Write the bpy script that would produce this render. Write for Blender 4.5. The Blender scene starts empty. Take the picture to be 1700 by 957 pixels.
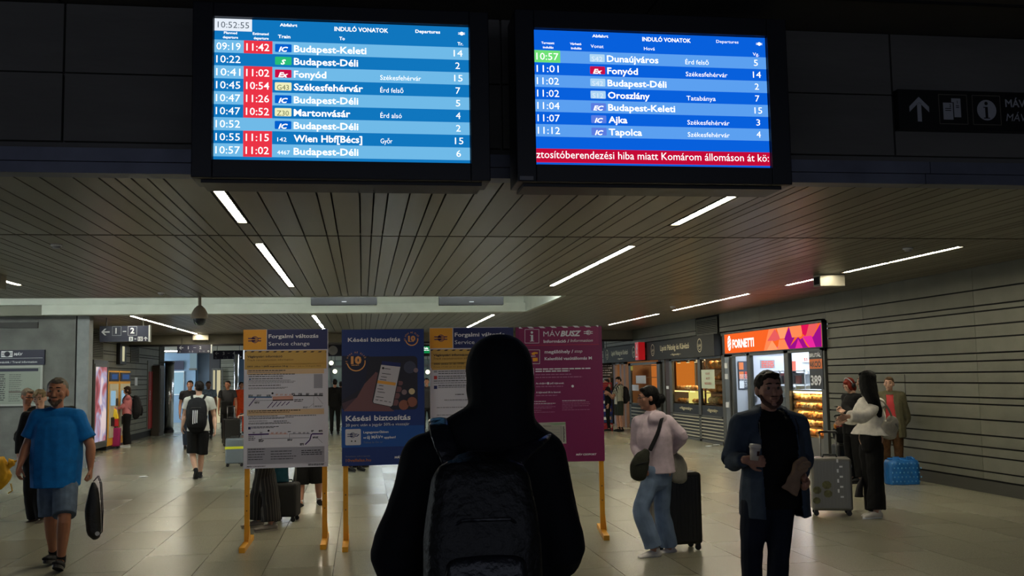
import bpy, bmesh, math, random
import numpy as np
from math import sin, cos, pi, atan, radians, sqrt, exp
from mathutils import Vector, Matrix, Quaternion, noise

S = bpy.context.scene
C = S.collection
D = bpy.data
random.seed(7)
R_ = random.Random(11)

# ---------------------------------------------------------------- camera, world, exposure
F_ = 1650.0
CAMH = 1.68
yaw, pitch, roll = atan(250 / F_), atan(148 / F_), 0.017
fw = Vector((sin(yaw) * cos(pitch), cos(yaw) * cos(pitch), sin(pitch)))
r0 = Vector((cos(yaw), -sin(yaw), 0))
u0 = r0.cross(fw)
rt = r0 * cos(roll) - u0 * sin(roll)
up = u0 * cos(roll) + r0 * sin(roll)
EYE = Vector((0, 0, CAMH))
cd = D.cameras.new('camera')
cam = D.objects.new('camera', cd)
C.objects.link(cam)
M = Matrix((rt, up, -fw)).transposed().to_4x4()
M.translation = EYE
cam.matrix_world = M
cd.sensor_width = 36
cd.lens = F_ / 1700 * 36
cd.clip_start = 0.05
cd.clip_end = 300
S.camera = cam
S.view_settings.view_transform = 'Standard'
S.view_settings.look = 'None'
S.view_settings.exposure = 0.0
S.view_settings.gamma = 1.0
S.view_settings.use_curve_mapping = False
LAMP = 75.0            # strength of the ceiling tubes
w = D.worlds.new('world')
S.world = w
w.use_nodes = True
w.node_tree.nodes['Background'].inputs[0].default_value = (0.42, 0.46, 0.58, 1)
w.node_tree.nodes['Background'].inputs[1].default_value = 0.75

def area(name, loc, rot, sx, sy, power, col):
    l = D.lights.new(name, 'AREA')
    l.shape = 'RECTANGLE'; l.size = sx; l.size_y = sy; l.energy = power; l.color = col
    o = D.objects.new(name, l); C.objects.link(o)
    o.location = loc; o.rotation_euler = rot
    return o

def ray(px, py):
    return fw + rt * ((px - 850) / F_) - up * ((py - 478.5) / F_)
def on_z(px, py, z=0.0):
    r = ray(px, py); return EYE + r * ((z - CAMH) / r.z)
def on_y(px, py, y):
    r = ray(px, py); return EYE + r * (y / r.y)
def on_x(px, py, x):
    r = ray(px, py); return EYE + r * (x / r.x)

# ---------------------------------------------------------------- materials
def srgb(r, g, b):
    f = lambda c: (c / 12.92 if c <= 0.04045 else ((c + 0.055) / 1.055) ** 2.4)
    return (f(r / 255), f(g / 255), f(b / 255), 1)
MATS = {}
def mat(name, col, rough=0.6, metal=0.0, emit=None, es=1.0, noise_amt=0.0, nscale=8.0, bump=0.0, bscale=60.0, stretch=(1, 1, 1), spec=0.5, alpha=None, trans=0.0, coat=0.0):
    if name in MATS:
        return MATS[name]
    m = D.materials.new(name)
    m.use_nodes = True
    nt = m.node_tree
    b = nt.nodes['Principled BSDF']
    c = srgb(*col)
    b.inputs['Base Color'].default_value = c
    b.inputs['Roughness'].default_value = rough
    b.inputs['Metallic'].default_value = metal
    b.inputs['Specular IOR Level'].default_value = spec
    if coat:
        b.inputs['Coat Weight'].default_value = coat
        b.inputs['Coat Roughness'].default_value = 0.1
    if trans:
        b.inputs['Transmission Weight'].default_value = trans
        b.inputs['IOR'].default_value = 1.02 if trans > .9 else 1.3
    if emit:
        b.inputs['Emission Color'].default_value = srgb(*emit)
        b.inputs['Emission Strength'].default_value = es
    tc = None
    if noise_amt or bump:
        tc = nt.nodes.new('ShaderNodeTexCoord')
        mp = nt.nodes.new('ShaderNodeMapping')
        mp.inputs['Scale'].default_value = stretch
        nt.links.new(tc.outputs['Object'], mp.inputs['Vector'])
    if noise_amt:
        n = nt.nodes.new('ShaderNodeTexNoise')
        n.inputs['Scale'].default_value = nscale
        n.inputs['Detail'].default_value = 6
        nt.links.new(mp.outputs[0], n.inputs['Vector'])
        mr = nt.nodes.new('ShaderNodeMapRange')
        mr.inputs['From Min'].default_value = 0.3
        mr.inputs['From Max'].default_value = 0.7
        mr.inputs['To Min'].default_value = 1 - noise_amt
        mr.inputs['To Max'].default_value = 1 + noise_amt
        nt.links.new(n.outputs['Fac'], mr.inputs['Value'])
        mx = nt.nodes.new('ShaderNodeVectorMath'); mx.operation = 'SCALE'
        mx.inputs[0].default_value = c[:3]
        nt.links.new(mr.outputs[0], mx.inputs['Scale'])
        nt.links.new(mx.outputs[0], b.inputs['Base Color'])
    if bump:
        n2 = nt.nodes.new('ShaderNodeTexNoise')
        n2.inputs['Scale'].default_value = bscale
        n2.inputs['Detail'].default_value = 4
        nt.links.new(mp.outputs[0], n2.inputs['Vector'])
        bp = nt.nodes.new('ShaderNodeBump')
        bp.inputs['Strength'].default_value = bump
        bp.inputs['Distance'].default_value = 0.01
        nt.links.new(n2.outputs['Fac'], bp.inputs['Height'])
        nt.links.new(bp.outputs[0], b.inputs['Normal'])
    MATS[name] = m
    return m

def emat(name, col, es=1.0):
    """lit print: only emits"""
    if name in MATS:
        return MATS[name]
    m = D.materials.new(name); m.use_nodes = True
    nt = m.node_tree
    nt.nodes.remove(nt.nodes['Principled BSDF'])
    e = nt.nodes.new('ShaderNodeEmission')
    e.inputs[0].default_value = srgb(*col); e.inputs[1].default_value = es
    nt.links.new(e.outputs[0], nt.nodes['Material Output'].inputs[0])
    MATS[name] = m
    return m

# ---------------------------------------------------------------- object helpers
def link(o, parent=None):
    C.objects.link(o)
    if parent is not None:
        o.parent = parent
    return o
def mesh_obj(name, verts, faces, m, parent=None, smooth=False, loc=None):
    me = D.meshes.new(name)
    me.from_pydata([tuple(v) for v in verts], [], [tuple(f) for f in faces])
    if m is not None:
        for mm in (m if isinstance(m, (list, tuple)) else [m]):
            me.materials.append(mm)
    if smooth:
        me.polygons.foreach_set('use_smooth', [True] * len(me.polygons))
    me.update()
    o = D.objects.new(name, me)
    link(o, parent)
    if loc is not None:
        o.location = loc
    return o
def thing(name, label, cat, loc=(0, 0, 0), rz=0.0, group=None):
    o = D.objects.new(name, None); C.objects.link(o)
    o.location = loc; o.rotation_euler = (0, 0, rz)
    o.empty_display_size = 0.1
    o['label'] = label; o['category'] = cat
    if group: o['group'] = group
    return o
def tag(o, label, cat, group=None):
    o['label'] = label; o['category'] = cat
    if group: o['group'] = group
    return o
def struct(o):
    o['kind'] = 'structure'; return o
def stuff(o):
    o['kind'] = 'stuff'; return o

class G:
    """collects simple shapes into one mesh"""
    def __init__(s):
        s.v = []; s.f = []; s.mi = []
        s.cur = 0
    def add(s, vs, fs):
        n = len(s.v)
        s.v += [Vector(v) for v in vs]
        s.f += [tuple(i + n for i in f) for f in fs]
        s.mi += [s.cur] * len(fs)
        return s
    def box(s, x0, x1, y0, y1, z0, z1):
        vs = [(x, y, z) for z in (z0, z1) for y in (y0, y1) for x in (x0, x1)]
        return s.add(vs, [(0, 2, 3, 1), (4, 5, 7, 6), (0, 1, 5, 4), (2, 6, 7, 3), (0, 4, 6, 2), (1, 3, 7, 5)])
    def cbox(s, c, d, rot=None):
        x, y, z = d[0] / 2, d[1] / 2, d[2] / 2
        n = len(s.v)
        s.box(-x, x, -y, y, -z, z)
        for i in range(n, len(s.v)):
            v = s.v[i]
            if rot is not None: v = rot @ v
            s.v[i] = v + Vector(c)
        return s
    def bar(s, a, b, wx, wy=None, sidev=(1, 0, 0)):
        """box bar from a to b"""
        a = Vector(a); b = Vector(b); d = (b - a); L = d.length; d.normalize()
        sv = Vector(sidev); sv = (sv - d * sv.dot(d)); 
        if sv.length < 1e-4: sv = Vector((0, 1, 0)); sv = sv - d * sv.dot(d)
        sv.normalize(); t = d.cross(sv)
        wy = wx if wy is None else wy
        R = Matrix((sv, t, d)).transposed()
        return s.cbox((a + b) / 2, (wx, wy, L), R)
    def rod(s, pts, r, seg=8, caps=True):
        pts = [Vector(p) for p in pts]
        rs = r if isinstance(r, (list, tuple)) else [r] * len(pts)
        n0 = len(s.v); prev = None
        vs = []; fs = []
        for i, p in enumerate(pts):
            d = (pts[min(i + 1, len(pts) - 1)] - pts[max(i - 1, 0)]).normalized()
            if prev is None:
                a = Vector((0, 0, 1)) if abs(d.z) < .9 else Vector((1, 0, 0))
                prev = (a - d * a.dot(d)).normalized()
            prev = (prev - d * prev.dot(d)).normalized()
            q = d.cross(prev)
            for k in range(seg):
                an = 2 * pi * k / seg
                vs.append(p + (prev * cos(an) + q * sin(an)) * rs[i])
        for i in range(len(pts) - 1):
            for k in range(seg):
                a = i * seg + k; b = i * seg + (k + 1) % seg
                fs.append((a, b, b + seg, a + seg))
        if caps:
            fs.append(tuple(range(seg))[::-1]); L = (len(pts) - 1) * seg
            fs.append(tuple(range(L, L + seg)))
        return s.add(vs, fs)
    def lathe(s, prof, c=(0, 0, 0), seg=16, rot=None):
        vs = []; fs = []
        for r, z in prof:
            for k in range(seg):
                an = 2 * pi * k / seg
                v = Vector((r * cos(an), r * sin(an), z))
                if rot is not None: v = rot @ v
                vs.append(v + Vector(c))
        for i in range(len(prof) - 1):
            for k in range(seg):
                a = i * seg + k; b = i * seg + (k + 1) % seg
                fs.append((a, b, b + seg, a + seg))
        fs.append(tuple(range(seg))[::-1]); L = (len(prof) - 1) * seg
        fs.append(tuple(range(L, L + seg)))
        return s.add(vs, fs)
    def ball(s, c, r, seg=12, rings=8, rot=None):
        r = (r, r, r) if not isinstance(r, (tuple, list)) else r
        vs = []; fs = []
        for i in range(rings + 1):
            th = pi * i / rings
            for k in range(seg):
                an = 2 * pi * k / seg
                v = Vector((r[0] * sin(th) * cos(an), r[1] * sin(th) * sin(an), r[2] * cos(th)))
                if rot is not None: v = rot @ v
                vs.append(v + Vector(c))
        for i in range(rings):
            for k in range(seg):
                a = i * seg + k; b = i * seg + (k + 1) % seg
                fs.append((a, a + seg, b + seg, b))
        return s.add(vs, fs)
    def poly(s, pts):
        return s.add(pts, [tuple(range(len(pts)))])
    def slab(s, pts, off):
        """extruded polygon"""
        n = len(pts); off = Vector(off)
        vs = [Vector(p) for p in pts] + [Vector(p) + off for p in pts]
        fs = [tuple(range(n)), tuple(range(2 * n - 1, n - 1, -1))]
        fs += [(i, i + n, (i + 1) % n + n, (i + 1) % n) for i in range(n)]
        return s.add(vs, fs)
    def make(s, name, m, parent=None, smooth=False, bevel=0, loc=None, sub=0, keep=False):
        o = mesh_obj(name, s.v, s.f, m, parent, smooth, loc)
        if isinstance(m, (list, tuple)):
            o.data.polygons.foreach_set('material_index', s.mi)
        if not keep:
            bm = bmesh.new(); bm.from_mesh(o.data)
            bmesh.ops.recalc_face_normals(bm, faces=bm.faces)
            bm.to_mesh(o.data); bm.free()
        if bevel:
            b = o.modifiers.new('b', 'BEVEL'); b.width = bevel; b.segments = 2; b.limit_method = 'ANGLE'
        if sub:
            b = o.modifiers.new('s', 'SUBSURF'); b.levels = sub; b.render_levels = sub
        return o

def B(name, x0, x1, y0, y1, z0, z1, m, parent=None, bevel=0):
    return G().box(x0, x1, y0, y1, z0, z1).make(name, m, parent, bevel=bevel)

_boxes = {}
def shared_box(name, x0, x1, y0, y1, z0, z1, m, parent):
    """box piece placed by scale-free shared mesh when alike"""
    key = (name, round(x1 - x0, 4), round(y1 - y0, 4), round(z1 - z0, 4), m.name)
    if key not in _boxes:
        g = G().box(0, x1 - x0, 0, y1 - y0, 0, z1 - z0)
        o = g.make(name, m, parent)
        _boxes[key] = o.data
    else:
        o = D.objects.new(name, _boxes[key]); link(o, parent)
    o.location = (x0, y0, z0)
    return o

# ---------------------------------------------------------------- lettering on planes
_fc = {}
def glyphs(s, bold=0.0, italic=0.0):
    k = (s, bold, italic)
    if k in _fc: return _fc[k]
    cu = D.curves.new('t', 'FONT'); cu.body = s; cu.size = 1.0; cu.resolution_u = 2
    cu.offset = bold; cu.shear = italic
    o = D.objects.new('t', cu); C.objects.link(o)
    bpy.context.view_layer.update()
    me = o.evaluated_get(bpy.context.evaluated_depsgraph_get()).to_mesh()
    vs = [(v.co.x, v.co.y) for v in me.vertices]
    fs = [tuple(p.vertices) for p in me.polygons]
    D.objects.remove(o); D.curves.remove(cu)
    _fc[k] = (vs, fs)
    return _fc[k]

class Plane:
    """a flat printed surface: origin, unit axes, normal towards the reader. u right, v up, metres"""
    def __init__(s, o, u, v):
        s.o = Vector(o); s.u = Vector(u).normalized(); s.v = Vector(v).normalized(); s.n = s.u.cross(s.v)
    def at(s, u, v, d=0.0):
        return s.o + s.u * u + s.v * v + s.n * d
    def hit(s, px, py):
        r = ray(px, py); t = (s.o - EYE).dot(s.n) / r.dot(s.n)
        p = EYE + r * t - s.o
        return p.dot(s.u), p.dot(s.v)

class Print:
    """layers of flat print, one mesh per colour"""
    def __init__(s, plane):
        s.p = plane; s.g = {}
    def gg(s, key):
        return s.g.setdefault(key, G())
    def rect(s, key, u0, v0, u1, v1, d=0.001):
        p = s.p
        s.gg(key).poly([p.at(u0, v0, d), p.at(u1, v0, d), p.at(u1, v1, d), p.at(u0, v1, d)]); return s
    def poly(s, key, pts, d=0.001):
        s.gg(key).poly([s.p.at(a, b, d) for a, b in pts]); return s
    def rrect(s, key, u0, v0, u1, v1, r, d=0.001):
        pts = []
        for cx, cy, a0 in ((u1 - r, v1 - r, 0), (u0 + r, v1 - r, 90), (u0 + r, v0 + r, 180), (u1 - r, v0 + r, 270)):
            for k in range(5):
                a = radians(a0 + k * 22.5); pts.append((cx + r * cos(a), cy + r * sin(a)))
        return s.poly(key, pts, d)
    def disc(s, key, u, v, r, d=0.001, n=20, ry=None):
        ry = r if ry is None else ry
        return s.poly(key, [(u + r * cos(2 * pi * k / n), v + ry * sin(2 * pi * k / n)) for k in range(n)], d)
    def arc(s, key, u, v, r, w, a0, a1, d=0.001, n=16):
        for k in range(n):
            b0 = radians(a0 + (a1 - a0) * k / n); b1 = radians(a0 + (a1 - a0) * (k + 1) / n)
            s.poly(key, [(u + (r - w) * cos(b0), v + (r - w) * sin(b0)), (u + r * cos(b0), v + r * sin(b0)),
                         (u + r * cos(b1), v + r * sin(b1)), (u + (r - w) * cos(b1), v + (r - w) * sin(b1))], d)
        return s
    def line(s, key, a, b, w, d=0.001):
        a = Vector(a); b = Vector(b); t = (b - a).normalized(); q = Vector((-t.y, t.x)) * w / 2
        return s.poly(key, [a - q, b - q, b + q, a + q], d)
    def frame(s, key, u0, v0, u1, v1, w, d=0.001):
        s.rect(key, u0, v0, u1, v0 + w, d); s.rect(key, u0, v1 - w, u1, v1, d)
        s.rect(key, u0, v0, u0 + w, v1, d); return s.rect(key, u1 - w, v0, u1, v1, d)
    def text(s, key, t, u, v, size, width=None, bold=0.0, italic=0.0, align='L', d=0.002):
        vs, fs = glyphs(t, bold, italic)
        if not vs: return s
        x0 = min(a for a, b in vs); x1 = max(a for a, b in vs)
        sx = size
        if width:
            sx = width / (x1 - x0)
            lim = max(.8 * size, min(sx, 1.2 * size)) if len(t) < 4 else sx
            if align == 'L': u += (sx - lim) * (x1 - x0) / 2
            sx = lim
        off = {'L': -x0, 'C': -(x0 + x1) / 2, 'R': -x1}[align]
        g = s.gg(key)
        g.add([s.p.at(u + (a + off) * sx, v + b * size, d) for a, b in vs], fs)
        return s
    def lines(s, key, u0, u1, v, h, n=1, dv=0.0, d=0.002, seed=0, ragged=0.25):
        """rows of unreadable small print: dashes the length of words"""
        rr = random.Random(seed)
        for i in range(n):
            u = u0; e = u0 + (u1 - u0) * (1 - ragged * rr.random() * (i % 3 == n % 3 or n == 1 or i == n - 1))
            while u < e:
                L = (h * rr.uniform(1.5, 6))
                s.rect(key, u, v - i * dv, min(u + L, e), v - i * dv + h, d)
                u += L + h * 0.7
        return s
    def done(s, parent, mats, name='lettering'):
        out = []
        for key, g in s.g.items():
            nm = name if not isinstance(mats[key], tuple) else mats[key][1]
            m = mats[key] if not isinstance(mats[key], tuple) else mats[key][0]
            out.append(g.make(nm, m, parent, keep=True))
        return out

def capsize(h):   # text size for a given capital height
    return h / 0.727

def logo(P, key, u, v, w, d=0.003, bg=None):
    """winged-ring railway emblem, w = total width, centred at u,v"""
    r = w * 0.27
    for dy in (0.1, -0.1):
        P.line(key, (u - w * .5, v + dy * w), (u + w * .5, v + dy * w), w * .075, d)
    P.disc(key, u + w * .02, v, r, d)
    if bg:
        P.arc(bg, u + w * .02, v, r * .82, r * .16, -120, 120, d + .0006, 12)
        P.line(bg, (u - w * .3, v), (u + w * .12, v), w * .05, d + .0006)
        P.poly(bg, [(u + w * .36, v - w * .05), (u + w * .5, v), (u + w * .5, v + w * .06), (u + w * .36, v + w * .02)], d + .0006)
        P.arc(bg, u + w * .02, v, r * .5, r * .14, -90, 90, d + .0006, 8)
# ================================================================ SETTING
ZC = 3.08; XR = 8.39; XL = -6.7
m_slat = mat('slat_paint', (112, 105, 90), rough=0.32, noise_amt=.1, nscale=1.5, stretch=(1, .3, 1))
m_slat2 = mat('slat_paint_worn', (104, 98, 84), rough=0.36, noise_amt=.12, nscale=2, stretch=(1, .3, 1))
m_dark = mat('dark_void', (14, 14, 15), rough=.9)
m_board = mat('wall_board', (104, 105, 94), rough=.55, noise_amt=.10, nscale=3, stretch=(1, 1, 1), bump=.15, bscale=40)
m_board2 = mat('wall_board_b', (98, 99, 88), rough=.55, noise_amt=.12, nscale=2.2, bump=.15, bscale=40)
m_conc = mat('concrete', (104, 106, 104), rough=.85, noise_amt=.25, nscale=2.4, bump=.5, bscale=25)
m_concd = mat('bulkhead_concrete', (104, 102, 98), rough=.85, noise_amt=.2, nscale=1.7, bump=.5, bscale=18, stretch=(.3, 1, 1.5))
m_beamw = mat('pale_beam', (196, 202, 194), rough=.6, noise_amt=.06, nscale=3)
m_band = mat('aluminium_band', (112, 116, 132), rough=.5, metal=.4, noise_amt=.15, nscale=4)
m_tile = mat('terrazzo', (132, 130, 114), rough=.27, noise_amt=.16, nscale=90, bump=.03, bscale=30)
m_tile2 = mat('terrazzo_light', (140, 138, 122), rough=.25, noise_amt=.16, nscale=90, bump=.03, bscale=30)
m_tile3 = mat('terrazzo_dark', (124, 122, 106), rough=.3, noise_amt=.16, nscale=90, bump=.03, bscale=30)
m_blackp = mat('black_paint', (16, 17, 22), rough=.45)
m_steel = mat('steel', (150, 150, 150), rough=.3, metal=.9)
m_greysteel = mat('grey_profile', (78, 78, 74), rough=.45, metal=.3)

# floor: slab underneath, tiles with open joints
fl = struct(B('floor', -12.2, XR + .2, -6, 50, -.1, -.012, mat('joint_grout', (58, 56, 48), rough=.8)))
tw, gap = .61, .006
def tile_rows(k):
    return 1.22
cols = [(-2.7 + tw * k) for k in range(-16, 19)]
n_t = 0
far = G()
for ci, x in enumerate(cols):
    x1 = min(x + tw, XR)
    if x >= XR: continue
    off = (ci * .47) % 1.22
    y = 7.3 - off
    while y < 47.9:
        y1 = y + 1.22
        vis = -.53 * y1 - .9 < x < .72 * y1 + .6
        if vis and y < 17.2 and n_t < 300 and y1 > 8.0:
            mm = [m_tile, m_tile, m_tile2, m_tile3, m_tile][R_.randrange(5)]
            shared_box('tile', x + gap / 2, x1 - gap / 2, y + gap / 2, y1 - gap / 2, -.02, 0, mm, fl)
            n_t += 1
        else:
            far.cur = R_.choice([0, 0, 1, 2])
            far.box(x + gap / 2, x1 - gap / 2, y + gap / 2, y1 - gap / 2, -.02, 0)
        y = y1
o = far.make('distant_tiles', [m_tile, m_tile2, m_tile3], fl); stuff(o)
B('near_floor_screed', -12, XR, -5.9, 6.0, -.02, -.001, m_tile3, fl)

# ceiling of slats
ce = struct(B('ceiling', -12.2, XR + .2, 6.85, 16.9, 3.14, 3.2, m_dark))
B('backing_panel', 3.45, XR + .1, 16.9, 30.3, 3.14, 3.2, m_dark, ce)
B('backing_panel', -12.2, 3.45, 20.9, 30.3, 3.14, 3.2, m_dark, ce)
LX = [-4.75, -1.04, 2.91, 6.78]
xs = []; x = -9.9
while x < XR - .05:
    nx = x + R_.choice([.106, .106, .165, .165, .215, .215])
    for c in LX:
        if x < c - .06 < nx + .05: nx = c - .06
        elif abs(x - (c - .06)) < .001: nx = c + .06
    nx = min(nx, XR)
    if nx - x > .03: xs.append((x, nx))
    x = nx
islamp = lambda a, b: any(abs((a + b) / 2 - c) < .03 for c in LX)
LAMPS = {-4.75: [(13.3, 14.75), (21.7, 23.2), (23.3, 25.0), (25.1, 26.6), (27.0, 29.9)],
         -1.04: [(7.45, 8.95), (10.45, 12.0), (12.08, 13.55), (13.62, 15.1), (22.0, 24.6), (25.3, 26.8), (27.6, 28.6)],
         2.91: [(7.42, 8.93), (10.53, 12.05), (12.12, 13.55), (13.62, 15.1), (22.2, 24.9), (25.2, 27.6)],
         6.78: [(10.5, 11.95), (12.08, 13.2), (14.02, 15.15), (16.85, 18.2), (18.26, 19.7), (19.76, 21.1), (22.3, 23.6), (23.66, 25.0), (25.06, 26.9)]}
sg = .013
def slat(a, b, y0, y1, far_=None):
    if far_ is not None:
        far_.box(a + sg / 2, b - sg / 2, y0, y1, ZC, ZC + .03)
    else:
        shared_box('slat', a + sg / 2, b - sg / 2, y0, y1, ZC, ZC + .03, m_slat if R_.random() < .6 else m_slat2, ce)
farc = G()
def cut(a, b, y0, y1, far_=None):
    if islamp(a, b):
        c = min(LX, key=lambda q: abs(q - (a + b) / 2)); y = y0
        for (p, q) in LAMPS[c]:
            if q < y0 or p > y1: continue
            if p - .1 > y: slat(a, b, y, p - .1, far_)
            y = q + .06
        if y < y1: slat(a, b, y, y1, far_)
    else: slat(a, b, y0, y1, far_)
for (a, b) in xs:
    cut(a, b, 6.86, 9.72)
    if a > 3.44: cut(a, b, 9.78, 16.9); cut(a, b, 16.93, 30.3, farc)
    else:
        cut(a, b, 9.78, 16.9); cut(a, b, 20.95, 30.3, farc)
stuff(farc.make('distant_slats', m_slat, ce))
B('joint_strip', -9.9, XR, 9.715, 9.785, ZC + .02, ZC + .05, m_blackp, ce)
# tube lamps
m_lampdif = mat('lamp_diffuser', (255, 250, 235), rough=.5, emit=(255, 244, 214), es=LAMP)
m_lampfr = mat('lamp_tray', (60, 58, 50), rough=.5, metal=.4)
rowname = {-4.75: 'row nearest the ticket machines', -1.04: 'row above the first poster stand', 2.91: 'row above the magenta stand', 6.78: 'row along the shop fronts'}
for c in LX:
    for k, (p, q) in enumerate(LAMPS[c]):
        wd = .075
        nth = ['first', 'second', 'third', 'fourth', 'fifth', 'sixth', 'seventh', 'eighth', 'ninth'][k]
        t = thing('ceiling_lamp', 'tube lamp, %s from the front in the %s' % (nth, rowname[c]), 'lamp', (c, p, ZC), 0, 'recessed tube lamps in the slat ceiling')
        g = G()
        g.box(-.052, -wd / 2, -.09, q - p + .04, -.002, .03); g.box(wd / 2, .052, -.09, q - p + .04, -.002, .03)
        g.box(-.052, .052, -.09, -.02, .012, .03); g.box(-.052, .052, q - p + .005, q - p + .04, -.002, .03)
        g.box(-.052, .052, -.09, q - p + .04, .03, .045)
        g.make('lamp_tray', m_lampfr, t)
        B('diffuser', -wd / 2, wd / 2, 0, q - p, .004, .02, m_lampdif, t)

# bulkhead above the hall opening and dark upper ceiling
bk = struct(B('wall_front', -12.2, XR + .2, 6.9, 7.4, 3.26, 4.3, m_concd))
for i, (a, b) in enumerate([(-4.95, -1.97), (-1.96, 3.98 - 3.0), (.99, 3.97), (3.98, 6.96)]):
    for j, (z0, z1) in enumerate([(3.292, 3.755), (3.76, 4.235)]):
        B('concrete_panel', a + .003, b - .003, 6.85, 6.9, z0 + .003, z1 - .003, m_concd, bk)
for z0, z1, y in ((3.155, 3.245, 6.845), (3.075, 3.15, 6.85)):
    for i in range(5):
        a = -4.2 + (.0 if z0 > 3.1 else .02) + i * 2.2
        a = -5.6 + i * 2.45 + (.04 if z0 > 3.1 else 0)
        B('metal_band', a, a + 2.444, y - .02, 6.99, z0, z1, m_band, bk)
uc = struct(B('ceiling_upper', -12.2, XR + .2, -6, 6.9, 4.24, 4.4, mat('upper_ceiling', (76, 72, 66), rough=.85, noise_amt=.15, nscale=2)))
B('joint_strip', -12, XR, 6.2, 6.22, 4.225, 4.24, m_dark, uc)
for xx in (-6, -2, 2, 6):
    B('joint_strip', xx, xx + .015, -6, 6.85, 4.236, 4.24, m_dark, uc)

# coffer with a lit far face
cof = struct(B('ceiling_coffer', -12.2, 3.5, 16.9, 20.9, 3.62, 3.7, m_beamw))
B('cove_face', -12.2, 3.5, 20.9, 21.1, 3.27, 3.64, m_beamw, cof)
B('cove_lip', -6.25, 3.42, 20.72, 21.1, 3.06, 3.255, m_beamw, cof)
B('cove_soffit', -12.2, -6.25, 20.8, 21.1, 3.05, 3.255, m_board, cof)
B('cove_side', 3.42, 3.5, 16.9, 20.9, 3.06, 3.64, m_beamw, cof)
B('cove_near', -12.2, 3.5, 16.86, 16.9, 3.07, 3.64, m_beamw, cof)
m_covefill = mat('cove_tube', (255, 255, 255), emit=(248, 252, 244), es=60)  # unseen glowing tubes, added to light the coffer's far face
for k in range(6):
    t = B('cove_lamp', -9 + k * 2.08, -7.1 + k * 2.08, 16.96, 17.0, 3.40, 3.44, m_covefill, cof)

# right wall of boards
ZJ = [.18, .29, .49, .62, .78, .99, 1.20, 1.29, 1.49, 1.64, 1.79, 1.90, 2.11, 2.28, 2.47, 2.55, 2.77, 3.10]
wr = struct(B('wall_right', XR + .02, XR + .25, -6, 17.1, 0, 4.3, m_dark))
B('upper_backing', XR + .02, XR + .25, 17.1, 48, 2.62, 3.2, m_dark, wr)
def boards(parent, X, y0s, z0, z1, face=-1, m_=(m_board, m_board2), dep=.02):
    for a, b in zip(y0s[:-1], y0s[1:]):
        for p, q in zip(ZJ[:-1], ZJ[1:]):
            if p < z0 - .001 or q > z1 + .001: continue
            x0, x1 = (X, X + dep) if face < 0 else (X - dep, X)
            shared_box('board', x0, x1, a + .003, b - .003, p + .011, q - .011, R_.choice(m_), parent)
boards(wr, XR, [6.9, 9.55, 12.65, 15.75, 17.12], .18, 3.1)
boards(wr, XR, [17.12, 20.2, 22.6], 2.55, 3.1)
boards(wr, XR, [24.3, 27.4, 30.5, 34], 2.55, 3.1)
boards(wr, XR, [33.75, 36.9, 40], .18, 2.55)
B('plinth', XR, XR + .02, 6.9, 17.12, 0, .165, mat('plinth', (60, 60, 54), rough=.6), wr)
for (y, z0, z1) in ((14.52, 1.25, 1.62), (10.1, 1.2, 1.5)):
    B('wall_crack', XR - .002, XR, y, y + .012, z0, z1, m_dark, wr)

# left: concrete return, then board wall
wl = struct(B('wall_left', XL - .25, XL - .02, 24.9, 35.6, 0, 3.1, m_dark))
boards(wl, XL, [25.0, 28.1, 31.2, 35.0], .18, 3.1, face=1)
wc = struct(B('wall_concrete', -12.2, -5.76, 21.3, 21.5, 0, 3.1, m_conc))
B('dark_joint', -5.76, -5.73, 21.33, 21.5, 0, 3.08, m_dark, wc)
B('corner_strip', -5.73, -5.5, 21.3, 21.6, 0, 3.08, mat('pale_column', (128, 132, 136), rough=.6, noise_amt=.1), wc)
B('shadow_recess', -7.6, -6.48, 21.27, 21.3, 2.83, 2.95, mat('recess_grey', (50, 50, 50)), wc)  # flat strip on the concrete, a recess's shade put into its colour
struct(B('wall_west', -12.3, -12.1, -6, 50, 0, 4.3, m_conc))
struct(B('wall_right_front', XR + .0, XR + .02, -6, 6.88, 0, 4.24, m_conc))

# downstand at the far end of the slats and what lies past it
m_down = mat('downstand', (130, 128, 116), rough=.7, noise_amt=.06)
struct(B('wall_right_far', XR + .02, XR + .25, 33.8, 48, 0, 2.62, m_dark))
ds = struct(B('beam_far', -12.2, XR, 30.3, 30.8, 2.80, 3.3, m_down))
B('lip', -12.2, XR, 30.26, 30.3, 2.74, 2.80, m_blackp, ds)
cf = struct(B('ceiling_far', -12.2, 14, 30.8, 50, 2.95, 3.1, m_down))
m_blue = mat('blue_grey_panel', (110, 138, 166), rough=.5, noise_amt=.2, nscale=.8)
wf = struct(B('wall_far', -12.2, 14, 48, 48.2, 0, 3.1, m_blue))

m_farfill = mat('far_lamp', (255, 255, 255), emit=(225, 238, 245), es=60)  # glowing panels added under the far ceiling to brighten that end
for k, (x, y) in enumerate([(-7.5, 36), (-7.5, 41), (-3.2, 36), (-3.2, 41), (1, 34.5), (1, 39), (5, 34.5), (5, 39)]):
    t = B('far_lamp', x - .6, x + .6, y, y + .25, 2.925, 2.945, m_farfill, cf)
# daylight from the side entrance hidden behind the concrete wall
area('side_daylight', (-11.9, 41, 1.6), (0, radians(-90), 0), 2.6, 10, 900, (.85, .95, 1.0))
area('side_daylight', (-11.9, 15, 1.7), (0, radians(-90), 0), 2.6, 8, 120, (.85, .95, 1.0))
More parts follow.
